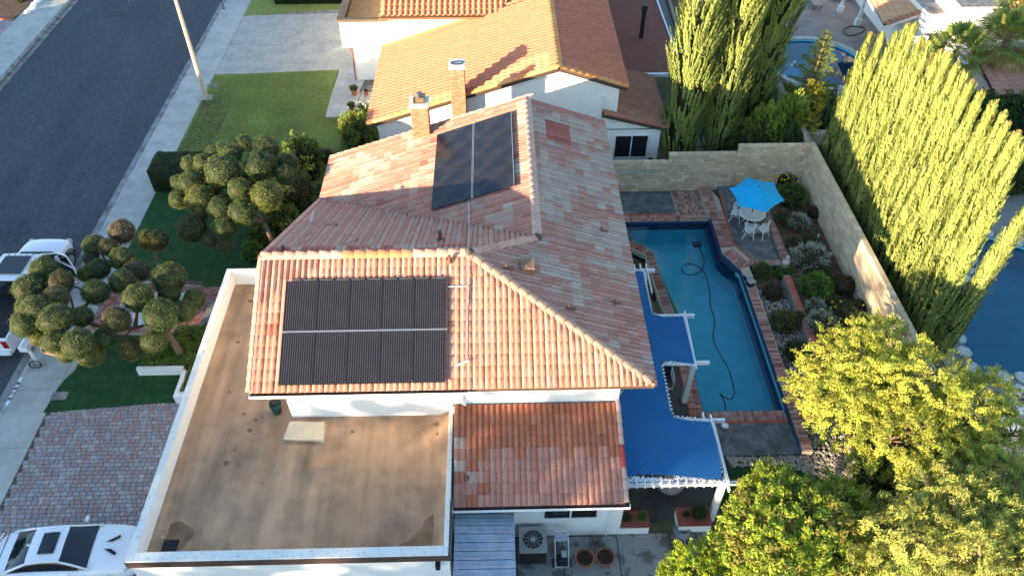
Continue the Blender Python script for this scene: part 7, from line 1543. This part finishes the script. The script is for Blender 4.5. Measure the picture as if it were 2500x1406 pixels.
for a, b_ in zip(per_, per_[1:]):
    L = math.dist(a, b_); n = max(1, int(L/.62))
    for k in range(n): t = (k+.5)/n; x, y_ = a[0]+(b_[0]-a[0])*t, a[1]+(b_[1]-a[1])*t; cx_, cy_ = 22.5, 23; d = math.hypot(x-cx_, y_-cy_); flag((x+(x-cx_)/d*.24, y_+(y_-cy_)/d*.24), .32, par=fe)
for k in range(46): x, y_ = random.uniform(20.5,27), random.uniform(15.5,19.0); flag((x, y_), random.uniform(.3,.42), par=fe) if x > 20.4+(19-y_)*.35 else None
t2 = thing('glass_table', 'small oval grey glass table on the stone patio at the right edge', 'table', at(2465,1015,0)); p = t2.location; m = MB(); m.lathe([(.42,.5),(.42,.53),(0,.53)], p, 24, 1.1, .8); m.build('tabletop', M('frosted_top', (.32,.38,.42), .2, .05), t2)
for k in range(4): t = math.pi/4+k*math.pi/2; m = MB(); m.tube([p+V(.3*math.cos(t),.25*math.sin(t),.5), p+V(.34*math.cos(t),.3*math.sin(t),0)], .015, 5); m.build('leg', darkmetal, t2)
t3 = thing('wire_bench', 'long pale table with glass top half under the yellow tree', 'table', at(2420,1040,0)); p = t3.location; m = MB(); m.ob(p+V(0,0,.6), V(.35,-.65,0), V(.28,.15,0), V(0,0,.015)); m.build('tabletop', M('pale_glass', (.5,.55,.55), .2, .1, 8), t3)
for a, b_ in ((.3,-.5),(-.3,.6),(.1,-.7),(-.4,.4)): m = MB(); m.tube([p+V(a,b_,.6), p+V(a,b_,0)], .015, 5); m.build('leg', darkmetal, t3)
def wirechair(label, x, y_):
    p = at(x, y_, 0); t = thing('wire_chair', label, 'chair', p); m = MB(); m.lathe([(.25,.42),(.25,.44),(.0,.44)], p, 14); m.build('seat', darkmetal, t); m = MB(); m.tube([p+V(.26*math.cos(a), .26*math.sin(a), .85) for a in [math.pi*k/10 for k in range(11)]], .015, 5)
    for k in range(6): a = math.pi*(k+.5)/6; m.tube([p+V(.25*math.cos(a),.25*math.sin(a),.43), p+V(.26*math.cos(a),.26*math.sin(a),.85)], .009, 4)
    m.build('backrest', darkmetal, t)
    for k in range(4): a = math.pi/4+k*math.pi/2; m = MB(); m.tube([p+V(.2*math.cos(a),.2*math.sin(a),.43), p+V(.26*math.cos(a),.26*math.sin(a),0)], .012, 5); m.build('leg', darkmetal, t)
wirechair('dark metal chair beside the stone pool right of the last cypress', 2460, 590); wirechair('dark metal chair behind the small oval table', 2492, 1000); wirechair('dark wire chair in shade among the far right gravel', 2340, 915)
# ================================================================ NEIGHBOURHOOD BEYOND THE FRAME (casts the long evening shadows)
def simple_house(label, x0, x1, y0, y1, eave, ridge, axis='y'):
    t = thing('house', label, 'house', ((x0+x1)/2,(y0+y1)/2,0)); m = MB(); m.box(x0+.5,x1-.5,y0+.5,y1-.5,0,eave); cx_, cy_ = (x0+x1)/2, (y0+y1)/2
    if axis == 'y':
        m.add([(x0+.5,y0+.5,eave),(x1-.5,y0+.5,eave),(cx_,y0+.5,ridge-.1)], [(0,1,2)]); m.add([(x0+.5,y1-.5,eave),(x1-.5,y1-.5,eave),(cx_,y1-.5,ridge-.1)], [(2,1,0)]); P = [[V(x0,y0,eave),V(cx_,y0,ridge),V(cx_,y1,ridge),V(x0,y1,eave)],[V(x1,y0,eave),V(x1,y1,eave),V(cx_,y1,ridge),V(cx_,y0,ridge)]]
    else:
        m.add([(x0+.5,y0+.5,eave),(x0+.5,y1-.5,eave),(x0+.5,cy_,ridge-.1)], [(2,1,0)]); m.add([(x1-.5,y0+.5,eave),(x1-.5,y1-.5,eave),(x1-.5,cy_,ridge-.1)], [(0,1,2)]); P = [[V(x0,y0,eave),V(x1,y0,eave),V(x1,cy_,ridge),V(x0,cy_,ridge)],[V(x0,y1,eave),V(x0,cy_,ridge),V(x1,cy_,ridge),V(x1,y1,eave)]]
    m.build('wall', stucco, t); m = MB(); [m.slab(q, .12) for q in P]; m.build('roof', M('plain_tile_roof'+str(int(x0))+str(int(y0)), (.36,.17,.10), .9, .15, 8, .3), t); return t
simple_house('two storey white house across the street, southernmost', -52, -37, -34, -18, 5.3, 7.6)
simple_house('two storey white house across the street, second from the south', -52, -37, -15, 1, 5.2, 7.4, 'x')
simple_house('two storey white house across the street facing the pickup', -52, -37, 4, 19, 5.4, 7.8)
simple_house('two storey white house across the street behind the brick drive', -54, -40, 23, 38, 5.2, 7.4, 'x')
simple_house('single storey white house on the near side south of the garage', -11, 5, -16, 2.0, 2.8, 4.3, 'x')
simple_house('white house farther south on the near side', -11, 5, -36, -20, 5.2, 7.2, 'y')
simple_house('white house to the southeast behind the camera', 20, 32, -34, -18, 3.0, 4.4, 'y')
def offtree(label, x, y_, h, r, seed): bigtree('broadleaf_tree', label, (x,y_,0), [((x,y_,h-r*.9),(r,r,r*1.0)), ((x+r*.5,y_-r*.3,h-r*1.6),(r*.8,r*.8,r*.7))], 260, 26, .5, (.05,.09,.02), .22, .45, seed, r0=.25, nbr=10)
for k, (x, y_, h, r) in enumerate(((-39,-16.5,12.2,3.0),(-36,2,6.4,2.0),(-35.5,21,7.0,2.0),(-38.5,-11.0,9.8,2.6),(-41,-21,12.8,3.0),(-39,-6,9.4,2.6))): offtree('leafy street tree in a front yard across the street, '+['tallest, near the second house','by the facing house','beside the brick drive','right of the tallest one','left of the tallest one','in front of the second house'][k], x, y_, h, r, 60+k)
print('objects', len(bpy.data.objects), 'tris', sum(len(o.data.polygons) for o in bpy.data.objects if o.type == 'MESH'))
